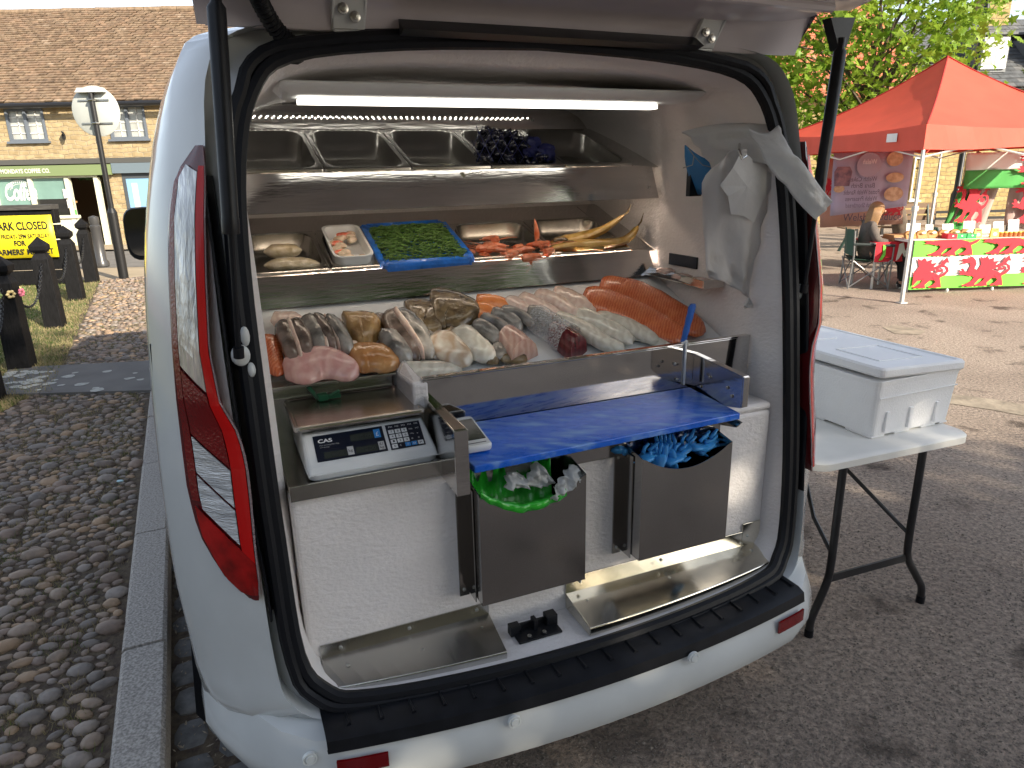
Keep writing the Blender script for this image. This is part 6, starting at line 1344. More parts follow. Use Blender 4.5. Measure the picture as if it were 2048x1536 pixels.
# dragon outline (heraldic red dragon), facing left in a unit square
DR = [[(.18, .55), (.28, .62), (.36, .55), (.5, .52), (.66, .54), (.8, .46), (.84, .34), (.74, .28), (.58, .31), (.44, .28), (.32, .32), (.24, .42)],
      [(.30, .60), (.33, .74), (.30, .86), (.24, .96), (.17, .99), (.19, .92), (.05, .92), (.02, .87), (.12, .85), (.03, .79), (.07, .76), (.19, .79), (.22, .70), (.19, .58), (.30, .45), (.36, .5)],
      [(.36, .52), (.42, .72), (.37, .98), (.46, .89), (.51, .99), (.56, .87), (.65, .93), (.65, .80), (.76, .82), (.70, .70), (.80, .66), (.70, .58), (.60, .50)],
      [(.26, .48), (.13, .52), (.08, .62), (.03, .60), (.06, .54), (.0, .52), (.07, .47), (.02, .42), (.12, .42), (.26, .36)],
      [(.34, .38), (.28, .22), (.17, .12), (.10, .10), (.12, .05), (.20, .07), (.21, .02), (.28, .05), (.34, .03), (.35, .12), (.44, .30)],
      [(.54, .36), (.50, .22), (.42, .12), (.35, .09), (.38, .04), (.45, .06), (.47, .01), (.53, .05), (.60, .03), (.58, .14), (.68, .30)],
      [(.70, .38), (.78, .22), (.72, .12), (.64, .09), (.67, .04), (.75, .06), (.77, .01), (.83, .05), (.90, .03), (.88, .18), (.84, .38)],
      [(.76, .42), (.88, .46), (.94, .56), (.91, .66), (.84, .68), (.79, .63), (.84, .60), (.87, .62), (.89, .57), (.84, .52), (.76, .52), (.74, .60), (.78, .72), (.86, .80), (.83, .82), (.93, .99), (.99, .80), (.93, .81), (.90, .74), (.98, .66), (1.0, .54), (.94, .42), (.84, .34)]]
M['dragon'] = mat('dragon_red', (.58, .018, .035), .75)
def dragon(O, rx, uy, w, h, name='dragon_emblem', parent=None, depth=.006, clip=None, flip=False, flw=.0):
    rx = Vector(rx).normalized(); uy = Vector(uy).normalized(); nn = rx.cross(uy); g = G()
    for i, poly in enumerate(DR):
        if len(poly) < 3: continue
        P2_ = []
        for x, y in poly:
            if flip: x = 1-x
            if clip: y = max(clip[0], min(clip[1], y)); x = max(clip[2], min(clip[3], x))
            P2_.append((x, y))
        g.add([Vector(O)+rx*(x*w)+uy*(y*h)+nn*(depth+i*.0004) for x, y in P2_], [tuple(range(len(P2_)))])
    return g.build(name, M['dragon'], parent)
# stall table with flag cloth
SL = onz(1812, 586, 0); SR = onz(2052, 577, 0); sx_ = (SR-SL).normalized(); sy_ = Vector((-sx_.y, sx_.x, 0)); SW = 2.3
SX = lambda p: SL+sx_*p[0]+sy_*p[1]+Vector((0, 0, p[2]))
st_t = thing('stall_table', SX((1.1, .35, 0)), 'long stall table hidden behind a red, white and green cloth', 'table')
g = G(SX); g.box((.0, .02, .665), (SW, .80, .69)); g.build('tabletop', M['table_w'], st_t)
for x, y in ((.06, .08), (SW-.06, .08), (.06, .74), (SW-.06, .74)): g = G(SX); g.tube([(x, y, .665), (x, y, 0)], .015, 8); g.build('leg', M['alu'], st_t, smooth=True)
M['clothw'] = mat('white_cloth', (.74, .74, .70), .8); M['clothg'] = mat('bright_green_cloth', (.16, .55, .06), .8)
ck_ = []
g = G(SX); nx = 60
def cloth_v(x, z): return -.03-.012*math.sin(x*9)-.01*(.69-z)*math.sin(x*5+2)
def strip(z0, z1, name, m, parent):
    g = G(SX); g.loft([[Vector((SW*i/nx, cloth_v(SW*i/nx, z), z)) for i in range(nx+1)] for z in (z0, (z0+z1)/2, z1)], closed=False, caps=False); return g.build(name, m, parent, smooth='all')
cl0 = strip(.48, .695, 'tablecloth', M['clothg'], None); tag(cl0, 'green and white cloth with red dragons hanging over the stall front', 'tablecloth')
strip(.22, .48, 'white_band', M['clothw'], cl0); strip(.05, .22, 'green_band', M['clothg'], cl0)
g = G(SX); g.add([(0, -.04, .697), (SW, -.04, .697), (SW, .82, .697), (0, .82, .697)], [(0, 1, 2, 3)]); g.build('top_cloth', M['clothw'], cl0)
for x in (-.30, .58, 1.46): 
    dragon(SX((x+.08, -.052, .05)), sx_, (0, 0, 1), .74, .43, parent=cl0, depth=.004, clip=(0.04, 1, .34 if x < 0 else 0, 1))
for x in (.10, .92, 1.72): dragon(SX((x, -.052, .475)), sx_, (0, 0, 1), .80, .42, parent=cl0, depth=.004, clip=(0.02, .52, 0, 1))
for x in (.55, 1.2, 1.9): g = G(SX); g.blob((x, -.04, .02), (.02, .02, .03), 8, 5, .2); g.build('cloth_weight', M['clothw'], cl0)
# second small table with cloth, left
sd2 = thing('side_table', SX((-.35, .75, 0)), 'small camping table under a dragon cloth in front of the seated woman', 'table')
X2 = lambda p: SX((p[0]-.30, p[1]+.35, p[2]))
g = G(X2); g.box((0, 0, .62), (.62, .6, .64)); g.build('tabletop', M['table_w'], sd2)
for x, y in ((.05, .05), (.57, .05), (.05, .55), (.57, .55)): g = G(X2); g.tube([(x, y, .62), (x, y, 0)], .018, 8); g.build('leg', M['alu'], sd2, smooth=True)
g = G(X2); g.box((-.01, -.012, .642), (.63, .62, .648)); g.loft([[Vector((.63*i/12, -.014-.01*math.sin(i*1.3), z)) for i in range(13)] for z in (.642, .5, .38)], closed=False, caps=False); c2_ = g.build('tablecloth', M['dragon'], None); tag(c2_, 'crimson dragon cloth draped over the small table beside the seated woman', 'tablecloth')
g = G(X2); g.prism([(.05, -.035, .40), (.10, -.035, .50), (.09, -.035, .62), (.13, -.035, .60), (.14, -.035, .48), (.10, -.035, .41)], (0, .002, 0)); g.build('green_patch', M['clothg'], c2_); g = G(X2); g.prism([(.30, -.035, .39), (.32, -.035, .62), (.38, -.035, .64), (.42, -.035, .52), (.46, -.035, .63), (.52, -.035, .62), (.50, -.035, .50), (.42, -.035, .44), (.38, -.035, .50), (.34, -.035, .42)], (0, .002, 0)); g.build('white_patch', M['clothw'], c2_)
g = G(X2); g.box((.28, .05, .65), (.60, .32, .73), .01); tag(bevel(g.build('cardboard_box', mat('cardboard', (.36, .22, .10), .85), None), .004), 'shallow cardboard box on the small table by the woman', 'box')
# goods on the stall
goods_w = mat('card_white', (.78, .78, .74), .7); M['kraft'] = mat('kraft_brown', (.42, .20, .06), .7, var=.15, scale=10)
cards = [(1822, 'on the far left of the stall, partly behind the post'), (1856, 'second from the left of the stall'), (1895, 'third from the left, above the brown bags'), (1940, 'tall one in the middle of the stall'), (1975, 'low one between the two yellow packets'), (2003, 'behind the right yellow packet'), (2035, 'at the right picture edge')]
for i, (px, lb) in enumerate(cards):
    r_ = ray(px, 450); q = ony(px, 462, SL.y+.5); x = (q-SL).dot(sx_); h_ = [.16, .14, .14, .17, .11, .15, .17][i]; z0 = .72; w_ = [.20, .11, .16, .17, .16, .15, .16][i]
    g = G(SX); g.prism([(x-w_/2, .42, z0), (x+w_/2, .42, z0), (x+w_/2+.01, .46, z0+h_), (x-w_/2+.01, .46, z0+h_)], (0, .004, 0)); o = g.build('price_card', goods_w, None); tag(o, 'white product card propped up '+lb, 'card', 'white cards on the stall')
    words = [('Welsh', 'Cakes'), ('Bara', 'Brith'), ('Traditional', 'Bara Brith'), ('Chocolate', 'Welsh Cakes'), ('Shortbread',), ('Lemon &', 'Welsh Cakes'), ('Welsh', 'Preserves')][i]
    for k, w2_ in enumerate(words): text('lettering', w2_, SX((x-w_*.36, .419+.02*(1-k*.5), z0+h_*(.70-.24*k))), sx_, (0, 0, 1), w_*.74, h_*.12, M['black_print'], o, .012)
for i, px in enumerate((1822, 1846, 1868, 1893, 1917, 1940)):
    q = ony(px, 478, SL.y+.2); x = (q-SL).dot(sx_); g = G(SX); n = 12
    poly = [(x-.075, .18, .70), (x+.075, .18, .70)]+[(x+.08*math.cos(math.pi*k/n), .21, .75+.055*math.sin(math.pi*k/n)) for k in range(n+1)]
    g.prism(poly, (0, .05, 0)); o = bevel(g.build('paper_bag', M['kraft'], None), .01, 2); tag(o, ['brown paper cake bag behind the gazebo post', 'first brown paper cake bag right of the post', 'second brown paper cake bag right of the post', 'third brown paper cake bag right of the post', 'brown and yellow cake bag above the red box', 'brown cake bag behind the green boxes'][i], 'cake bag', 'brown cake bags on the stall')
    g = G(SX); g.blob((x, .176, .775), (.032, .006, .014), 8, 5); g.build('sticker', goods_w, o)
for i, (px, m, lb) in enumerate(((1903, 'dragon', 'red box on the stall left of the green boxes'), (1922, 'g', 'left green box at the stall front edge'), (1944, 'g', 'right green box at the stall front edge'))):
    q = ony(px, 478, SL.y+.1); x = (q-SL).dot(sx_); g = G(SX); g.box((x-.07, .03, .70), (x+.065, .16, .76)); o = bevel(g.build('gift_box', M['dragon'] if m == 'dragon' else mat('green_card', (.02, .32, .08), .5), None), .003); tag(o, lb, 'box', 'small boxes on the stall front')
    g = G(SX); g.blob((x, .028, .735), (.014, .003, .010), 8, 4); g.build('sticker', goods_w, o)
for i, (px, lb) in enumerate(((1958, 'left yellow packet standing on the stall'), (1994, 'right yellow packet standing on the stall'))):
    q = ony(px, 475, SL.y+.1); x = (q-SL).dot(sx_); g = G(SX); g.box((x-.06, .04, .70), (x+.06, .08, .82), .006); o = bevel(g.build('packet', mat('yellow_packet', (.75, .62, .10), .5), None), .004); tag(o, lb, 'packet', 'yellow packets on the stall')
    g = G(SX); g.box((x-.035, .043, .79), (x+.035, .046, .805)); g.build('red_print', M['dragon'], o); g = G(SX); g.blob((x, .044, .74), (.036, .004, .026), 10, 5); g.build('white_print', goods_w, o)
for i in range(7):
    q = ony(2010+i*10, 480, SL.y+.1); x = (q-SL).dot(sx_); 
    g = G(SX); g.lathe((x, .08, .70), [(.026, 0), (.028, .005), (.028, .05), (.022, .055)], 12); o = g.build('jar', mat('amber_jar', (.45, .14, .03), .15, coat=.6), None, smooth=True); tag(o, 'small amber jar with a yellow lid in the row at the stall right end', 'jar', 'jars on the stall')
    g = G(SX); g.lathe((x, .08, .755), [(.027, 0), (.027, .014), (.0001, .015)], 12); g.build('lid', mat('yellow_lid', (.75, .65, .15), .4), o, smooth=True)
# flags and banners under the canopy
def flagsheet(name, P4, m, n=16, rip=.02, z=0):
    a, b, c, d = [Vector(p) for p in P4]; nn = (b-a).cross(d-a).normalized(); g = G(); rows = []
    for j in range(7):
        t = j/6; rows.append([a.lerp(b, i/n).lerp(d.lerp(c, i/n), t)+nn*(rip*math.sin(i*1.1+t*3)) for i in range(n+1)])
    g.loft(rows, closed=False, caps=False); return g, nn
fy_ = 10.7
fa_, fb_, fc_, fd_ = ony(1936, 306, fy_), ony(2120, 300, fy_), ony(2115, 374, fy_), ony(1927, 378, fy_)
md1 = fa_.lerp(fd_, .48); md2 = fb_.lerp(fc_, .48)
g, nn = flagsheet('f', (fa_, fb_, md2, md1), M['clothw']); fo1 = g.build('flag', M['clothw'], None, smooth='all', solid=.003); tag(fo1, 'white over green flag hung flat below the gazebo roof', 'flag')
g, nn = flagsheet('f', (md1, md2, fc_, fd_), M['clothg']); g.build('green_band', mat('flag_green', (.09, .42, .10), .8, tl=.2), fo1, smooth='all', solid=.003)
dragon(ony(2024, 372, fy_-.04), (1, 0, 0), (0, 0, 1), .95, .46, parent=fo1, depth=.03)
p4 = [ony(1938, 345, 10.95), ony(2008, 345, 10.95), ony(1958, 470, 10.95), ony(1880, 450, 10.95)]
p4[0] = ony(1955, 300, 10.95)
g, nn = flagsheet('f', (p4[0], ony(2012, 330, 10.95), ony(1962, 480, 10.95), ony(1880, 470, 10.95)), M['clothw'], rip=.03); 
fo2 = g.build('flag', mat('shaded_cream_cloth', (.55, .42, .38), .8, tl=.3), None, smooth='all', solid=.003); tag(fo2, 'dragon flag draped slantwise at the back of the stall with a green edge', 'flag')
g, nn = flagsheet('f', (p4[0]+Vector((0, -.03, 0)), ony(1958, 400, 10.92), ony(1920, 470, 10.92), ony(1878, 470, 10.92)), M['clothg'], rip=.02); g.build('green_band', MATS['flag_green'], fo2, smooth='all', solid=.002)
dragon(ony(1898, 448, 10.86), (1, 0, 0), (0, 0, 1), .52, .60, parent=fo2, depth=.03)
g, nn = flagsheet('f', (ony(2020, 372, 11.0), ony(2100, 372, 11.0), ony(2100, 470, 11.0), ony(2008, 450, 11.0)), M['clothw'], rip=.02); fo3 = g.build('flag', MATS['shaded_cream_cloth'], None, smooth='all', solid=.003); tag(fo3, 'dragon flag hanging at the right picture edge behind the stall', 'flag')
dragon(ony(2012, 450, 10.93), (1, 0, 0), (0, 0, 1), .75, .62, parent=fo3, depth=.03)
# lilac banner seen from behind (its writing reads backwards)
ba, bb2, bc, bd2 = ony(1668, 306, 10.6), ony(1828, 300, 10.6), ony(1814, 412, 10.6), ony(1660, 432, 10.6)
g, nn = flagsheet('f', (ba, bb2, bc, bd2), None, rip=.012); bo1 = g.build('banner', mat('lilac_banner', (.52, .47, .60), .7, tl=.35, var=.05, scale=4), None, smooth='all', solid=.003); tag(bo1, 'lilac food banner with reversed writing hanging from the gazebo side', 'banner')
M['dim_print'] = mat('purple_grey_print', (.10, .075, .13), .7)
lines = ['Welsh Cakes', 'Bara Brith', 'Potted Welsh Rarebit', 'Welsh Preserves', 'Welsh Shortbread']
for k, s_ in enumerate(lines):
    w_ = [.40, .34, .52, .46, .46][k]; q = ony([1752, 1748, 1757, 1752, 1752][k], 362+k*13, 10.55)
    text('lettering', s_, q, (-1, 0, 0), (0, 0, 1), w_, .065, M['dim_print'], bo1, -.02, shear=.15)
g = G(); c_ = ony(1738, 330, 10.56)
g.add([(c_.x+.17*math.cos(a)*(1+.03*(k % 2)), c_.y, c_.z+.17*math.sin(a)*(1+.03*(k % 2))) for k, a in enumerate([2*math.pi*i/40 for i in range(40)])], [tuple(range(40))]); g.build('round_emblem', mat('mauve_print', (.36, .30, .38), .7), bo1)
text('lettering', 'Welsh', ony(1752, 328, 10.55), (-1, 0, 0), (0, 0, 1), .20, .07, mat('pale_print', (.68, .62, .66), .7), bo1, -.02, shear=.2, bold=.02)
g = G(); q = ony(1685, 358, 10.56); g.add([(q.x+dx, q.y, q.z+dz) for dx, dz in ((-.11, -.10), (.11, -.10), (.13, .10), (.09, .17), (-.09, .17), (-.13, .10))], [tuple(range(6))]); g.build('jar_picture', mat('plum_print', (.09, .045, .075), .6, col2=(.28, .14, .16), scale=14), bo1)
for (px, py, rx_, rz_) in ((1790, 318, .12, .10), (1790, 355, .13, .07), (1787, 388, .14, .10), (1678, 378, .08, .05)): g = G(); q = ony(px, py, 10.565); g.add([(q.x+rx_*math.cos(a), q.y, q.z+rz_*math.sin(a)) for a in [2*math.pi*i/20 for i in range(20)]], [tuple(range(20))]); g.build('food_picture', mat('pastry_print', (.38, .22, .12), .7, col2=(.60, .42, .26), scale=16), bo1)
pa = [ony(1640, 318, 11.2), ony(1806, 400, 11.2), ony(1806, 448, 11.2), ony(1640, 455, 11.2)]
pa[1] = ony(1806, 310, 11.2)
g, nn = flagsheet('f', pa, None, rip=.012); bo2 = g.build('banner', mat('pink_banner', (.60, .36, .28), .7, tl=.35, var=.05, scale=3), None, smooth='all', solid=.003); tag(bo2, 'salmon pink stall banner with a small red dragon behind the lilac one', 'banner')
text('lettering', 'Welsh Produce', ony(1684, 442, 11.1), (1, 0, 0), (0, 0, 1), .90, .11, M['dim_print'], bo2, .02); dragon(ony(1760, 432, 11.15), (1, 0, 0), (0, 0, 1), .34, .20, parent=bo2, depth=.02); dragon(ony(1640, 392, 11.15), (1, 0, 0), (0, 0, 1), .20, .28, parent=bo2, depth=.02)

# ================================================================== SEATED WOMAN AND CAMPING CHAIR
wc = onz(1752, 560, 0); wc = Vector((5.06, 10.0, 0))
wd_ = Vector((math.cos(R(-12)), math.sin(R(-12)), 0)); ws = Vector((-wd_.y, wd_.x, 0))     # she faces the stall, to the right
WX = lambda p: wc+wd_*p[0]+ws*p[1]+Vector((0, 0, p[2]))
ch_ = thing('camping_chair', wc, 'folding camping chair with grey frame and green back carrying the seated woman', 'chair')
M['tubeg'] = mat('grey_tube', (.22, .22, .22), .4, metal=.5)
for y in (-.25, .25):
    g = G(WX); g.tube([(-.26, y, .80), (-.24, y, .45), (-.27, y, .0)], .012, 6); g.build('leg', M['tubeg'], ch_); g = G(WX); g.tube([(.26, y, .62), (.25, y, .0)], .012, 6); g.build('leg', M['tubeg'], ch_); g = G(WX); g.tube([(-.26, y, .62), (.27, y, .60)], .02, 6); g.build('armrest', mat('dark_strap', (.03, .04, .04), .8), ch_)
g = G(WX)
for y in (-.25, .25): g.tube([(-.27, y, .02), (.25, y*.9, .40)], .009, 6); g.tube([(.25, y, .02), (-.25, y*.9, .40)], .009, 6)
for x in (-.27, .25): g.tube([(x, -.25, .02), (x, .25, .40)], .009, 6); g.tube([(x, .25, .02), (x, -.25, .40)], .009, 6)
g.build('frame', M['tubeg'], ch_)
g = G(WX); g.loft([[Vector((-.24, -.25, .42)), Vector((-.24, 0, .38)), Vector((-.24, .25, .42))], [Vector((0, -.24, .40)), Vector((0, 0, .34)), Vector((0, .24, .40))], [Vector((.25, -.25, .43)), Vector((.25, 0, .40)), Vector((.25, .25, .43))]], closed=False, caps=False); g.build('seat', mat('dark_green_fabric', (.02, .07, .05), .8), ch_, solid=.004)
g = G(WX); g.loft([[Vector((-.25, -.25, .46)), Vector((-.28, 0, .46)), Vector((-.25, .25, .46))], [Vector((-.27, -.25, .82)), Vector((-.30, 0, .80)), Vector((-.27, .25, .82))]], closed=False, caps=False); g.build('backrest', MATS['dark_green_fabric'], ch_, solid=.004)
def skin_mesh(name, joints, edges, root, m, parent=None, sub=2, X=None):
    me = bpy.data.meshes.new(name); off = parent_loc(parent) if parent else X(joints[0][0])*1.0
    me.from_pydata([tuple(X(j[0])-off) for j in joints], edges, []); o = bpy.data.objects.new(name, me); COL.objects.link(o)
    if parent: o.parent = parent
    else: o.location = off
    sk = o.modifiers.new('skin', 'SKIN'); sk.use_smooth_shade = True
    for i, j in enumerate(joints): me.skin_vertices[0].data[i].radius = (j[1], j[2] if len(j) > 2 else j[1]); me.skin_vertices[0].data[i].use_root = (i == root)
    sb_ = o.modifiers.new('sub', 'SUBSURF'); sb_.levels = sb_.render_levels = sub; me.materials.append(m); return o
M['skin'] = mat('skin', (.55, .30, .20), .5, sss=.1); M['coat'] = mat('taupe_coat', (.10, .085, .075), .85, var=.15, scale=30); M['hair'] = mat('dark_blonde_hair', (.34, .20, .09), .55, col2=(.20, .11, .05), scale=40, stretch=(8, 8, 1)); M['blackcl'] = mat('black_leggings', (.008, .008, .01), .8)
J = [((0, 0, .50), .12), ((-.03, 0, .66), .12), ((-.05, 0, .82), .115), ((-.02, 0, .93), .055), ((.01, 0, .965), .05), ((.06, 0, 1.02), .072, .070), ((.085, 0, 1.06), .074, .07), ((.08, 0, 1.10), .055),
     ((-.03, -.15, .86), .055), ((.04, -.21, .66), .045), ((.24, -.16, .62), .034), ((.30, -.14, .61), .022), ((-.03, .15, .86), .055), ((.04, .21, .66), .045), ((.24, .14, .62), .034), ((.30, .12, .61), .022),
     ((.05, -.09, .48), .09), ((.42, -.11, .47), .065), ((.46, -.11, .26), .045), ((.44, -.11, .08), .032), ((.50, -.11, .035), .030), ((.58, -.11, .025), .022),
     ((.05, .09, .48), .09), ((.42, .11, .47), .065), ((.50, .11, .26), .045), ((.50, .11, .08), .032), ((.56, .11, .035), .030), ((.64, .11, .025), .022)]
Eg = [(0, 1), (1, 2), (2, 3), (3, 4), (4, 5), (5, 6), (6, 7), (2, 8), (8, 9), (9, 10), (10, 11), (2, 12), (12, 13), (13, 14), (14, 15), (0, 16), (16, 17), (17, 18), (18, 19), (19, 20), (20, 21), (0, 22), (22, 23), (23, 24), (24, 25), (25, 26), (26, 27)]
wmn = skin_mesh('person', J, Eg, 0, M['skin'], None, 2, WX); tag(wmn, 'woman with long blonde hair and taupe coat seated in the camping chair', 'person')
J2 = [((0, 0, .50), .155), ((-.03, 0, .66), .15), ((-.05, 0, .82), .14), ((-.02, 0, .91), .075), ((-.03, -.15, .86), .072), ((.04, -.215, .66), .062), ((.23, -.165, .62), .05), ((-.03, .15, .86), .072), ((.04, .215, .66), .062), ((.23, .145, .62), .05), ((.10, -.08, .48), .12), ((.34, -.10, .46), .10), ((.10, .08, .48), .12), ((.34, .10, .46), .10), ((-.02, 0, .36), .12)]
skin_mesh('coat', J2, [(0, 1), (1, 2), (2, 3), (2, 4), (4, 5), (5, 6), (2, 7), (7, 8), (8, 9), (0, 10), (10, 11), (0, 12), (12, 13), (0, 14)], 0, M['coat'], wmn, 2, WX)
for s_, kx in ((-1, 0), (1, .05)):
    g = G(WX); g.tube([(.40, s_*.11, .46), (.46+kx*.6, s_*.11, .30), (.455+kx, s_*.11, .10)], [.074, .058, .042], 12); g.build('leggings', M['blackcl'], wmn, smooth=True)
    g = G(WX); g.loft([[(.42+kx+.22*t, s_*.11+.045*math.cos(q)*(1-.3*t), .028+.034*math.sin(q)*(1-.35*t)) for q in [2*math.pi*k/12 for k in range(12)]] for t in (0, .3, .7, 1)]); g.build('shoe', M['blackcl'], wmn, smooth=True)
    g = G(WX); g.box((.42+kx, s_*.11-.045, -.003), (.66+kx, s_*.11+.045, .016)); g.box((.50+kx, s_*.11-.047, .03), (.58+kx, s_*.11+.047, .038)); g.build('shoe_sole', M['clothw'], wmn)
g = G(WX)
g.blob((.045, 0, 1.075), (.105, .09, .105), 14, 10)
for k in range(46):
    a = R(70+220*k/45); x, y = .05+.085*math.cos(a), .085*math.sin(a); L_ = random.uniform(.26, .40); g.tube([(x, y, 1.11), (x*1.15-.02, y*1.2, 1.0), (x-.04, y*1.2, .88), (x-.03+random.gauss(0, .02), y*1.15+random.gauss(0, .02), 1.1-L_)], [.016, .020, .018, .004], 5)
g.build('hair', M['hair'], wmn, smooth='all')
g = G(WX); g.blob((.155, 0, 1.045), (.015, .011, .018), 8, 6); 
g.build('nose', M['skin'], wmn, smooth='all')
g = G(WX)
for s_ in (-1, 1): g.blob((.145, s_*.03, 1.075), (.008, .010, .006), 8, 5)
g.build('eye', M['black_print'], wmn, smooth='all')
for s_, hy in ((-1, -.135), (1, .115)):
    for k in range(4):
        g = G(WX); y = hy+(k-1.5)*.015; L_ = [.06, .072, .068, .055][k]; g.tube([(.30, y, .612), (.30+L_*.5, y, .612), (.30+L_*.9, y, .60)], [.009, .008, .006], 6); g.build('finger', M['skin'], wmn, smooth=True)
    g = G(WX); g.tube([(.285, hy-s_*.02, .61), (.31, hy-s_*.04, .612), (.335, hy-s_*.042, .608)], [.010, .009, .007], 6); g.build('thumb', M['skin'], wmn, smooth=True)
# bench behind
bq = onz(1695, 502, 0); bnh = thing('park_bench', bq, 'bench with a dark cast iron leg behind the seated woman', 'bench')
BX_ = lambda p: Vector((bq.x, bq.y, 0))+Vector(p)
for x in (0, 1.7):
    g = G(BX_); g.tube([(x-.18, 0, 0), (x-.08, 0, .22), (x-.02, 0, .42)], [.03, .025, .03], 6); g.tube([(x+.20, 0, 0), (x+.12, 0, .22), (x+.02, 0, .42)], [.03, .025, .03], 6); g.tube([(x-.1, 0, .24), (x, 0, .30), (x+.12, 0, .24)], .02, 6); g.tube([(x, .0, .42), (x+.02, .3, .44), (x+.02, .42, .85)], .025, 6); g.build('leg', mat('green_iron', (.012, .035, .028), .5), bnh, smooth=True)
g = G(BX_)
for k in range(4): g.box((-.1, .02+k*.09, .43), (1.9, .09+k*.09, .455))
g.build('seat', mat('bench_wood', (.16, .10, .06), .7), bnh)
g = G(BX_)
for k in range(3): g.box((-.1, .40, .55+k*.12), (1.9, .425, .64+k*.12))
g.build('backrest', MATS['bench_wood'], bnh)

# ================================================================== BUILDINGS AND TREES ON THE RIGHT
rdt = [mat('red_tile_%s' % k, c, .8, var=.25, scale=6) for k, c in (('a', (.46, .14, .07)), ('b', (.38, .11, .06)), ('c', (.52, .20, .11)))]
rh = thing('house', (10, 22, 0), 'red tiled house mostly hidden by the tree behind the van', 'building')
A0_ = ony(1590, 205, 21); zE = ony(1660, 190, 21).z; zR = ony(1700, -10, 25).z; x0_, x1_ = ony(1180, 200, 21).x, ony(1835, 200, 21).x
g = G(); g.box((x0_, 21, 0), (x1_, 29, zE)); g.build('wall', MS2, rh)
roof('roof', (x0_-.2, 20.7, zE-.05), (1, 0, 0), (0, 4.3, zR-zE), x1_-x0_+.4, 5.6, .26, .26, rdt, rh, .015)
g = G(); g.prism([(x0_, 20.7, zE-.08), (x0_, 25, zR-.1), (x0_, 29.3, zE-.08)], (x1_-x0_, 0, 0)); g.build('roof_deck', rdt[1], rh)
g = G(); g.box((x1_-2.6, 24.4, zE+1.0), (x1_-1.7, 25.3, zR+1.3)); g.box((x1_-2.7, 24.3, zR+1.3), (x1_-1.6, 25.4, zR+1.45)); g.build('chimney', MS2, rh)
for k in range(3): window(x0_+1.2+k*1.9, x0_+2.1+k*1.9, 1.0, 2.2, rh, 20.97, 2, (2, 3), M['white_frame'])
# slate house with dormers
sh_ = thing('house', (16, 22, 0), 'buff stone house with a grey slate roof, two dormer windows and a stone chimney', 'building')
slm = [mat('slate_%s' % k, c, .6, var=.2, scale=8) for k, c in (('a', (.10, .105, .11)), ('b', (.13, .13, .13)), ('c', (.08, .085, .09)))]
X0_, X1_ = ony(1822, 200, 22).x, 24.0; zE = ony(1980, 172, 22).z; zR = ony(2000, 36, 24.6).z
g = G(); wnx = ony(1826, 340, 22).x
g.box((X0_, 22, 0), (X1_, 29, zE)); g.build('wall', MS2, sh_)
dx_ = [ony(1976, 100, 22.6).x, ony(1976, 100, 22.6).x+1.75]
roof('roof', (X0_-.1, 21.8, zE-.05), (1, 0, 0), (0, 2.8, zR-zE), X1_-X0_, Vector((0, 2.8, zR-zE)).length, .30, .20, slm, sh_, .012)
g = G(); g.prism([(X0_, 21.85, zE-.1), (X0_, 24.6, zR-.05), (X0_, 29, zE-.1)], (X1_-X0_, 0, 0)); g.build('roof_deck', slm[2], sh_)
cq = ony(1990, 0, 24.6); g = G(); g.box((cq.x-.4, 24.3, zR-.4), (cq.x+.35, 25, zR+.75)); g.box((cq.x-.47, 24.25, zR+.75), (cq.x+.42, 25.05, zR+.95)); g.build('chimney', MS2, sh_)
for i, xx in enumerate(dx_):
    za, zb_ = ony(1976, 138, 22.4).z, ony(1976, 72, 22.4).z; g = G(); g.box((xx-.42, 22.3, za-.1), (xx+.42, 24.5, zb_)); dm = g.build('dormer', mat('lead_grey', (.16, .17, .18), .6), sh_)
    g = G(); g.hexa([(xx-.52, 22.15, zb_), (xx+.52, 22.15, zb_), (xx+.52, 24.7, zb_+.35), (xx-.52, 24.7, zb_+.35), (xx-.52, 22.15, zb_+.06), (xx+.52, 22.15, zb_+.06), (xx+.52, 24.7, zb_+.42), (xx-.52, 24.7, zb_+.42)]); g.build('roof', slm[0], dm)
    g = G(); g.box((xx-.36, 22.24, za-.02), (xx+.36, 22.298, zb_-.05)); wn_ = g.build('window', M['white_frame'], dm); g = G()
    for k in range(2):
        for c in range(2): g.box((xx-.30+k*.32, 22.232, za+.08+c*.5*(zb_-za-.12)), (xx-.04+k*.32, 22.239, za+.04+(c+1)*.5*(zb_-za-.12)))
    g.build('pane', M['glass'], wn_)
wx0 = ony(1822, 330, 22).x
for k, (px0, px1) in enumerate(((1824, 1842),)): window(ony(px0, 350, 22).x, ony(px1, 350, 22).x, ony(1830, 400, 22).z, ony(1830, 315, 22).z, sh_, 21.97, 1, (2, 4), M['white_frame'], .04)
for k in range(3): window(ony(1930, 350, 22).x+k*2.2, ony(1930, 350, 22).x+1.0+k*2.2, .9, 1.9, sh_, 21.97, 2, (2, 3), M['white_frame'], .05)
# dark low railing and step behind the stall
g = G(); ry = 17.0; a = ony(1800, 430, ry); b = ony(2100, 430, ry)
for zz in (ony(1850, 425, ry).z, ony(1850, 438, ry).z): g.box((a.x-1, ry, zz-.03), (b.x, ry+.04, zz+.03))
for k in range(10): g.box((a.x-1+k*.6, ry, 0), (a.x-.94+k*.6, ry+.05, ony(1850, 425, ry).z))
tag(g.build('railing', M['iron'], None), 'low black railing before the buff stone wall behind the gazebo', 'railing')
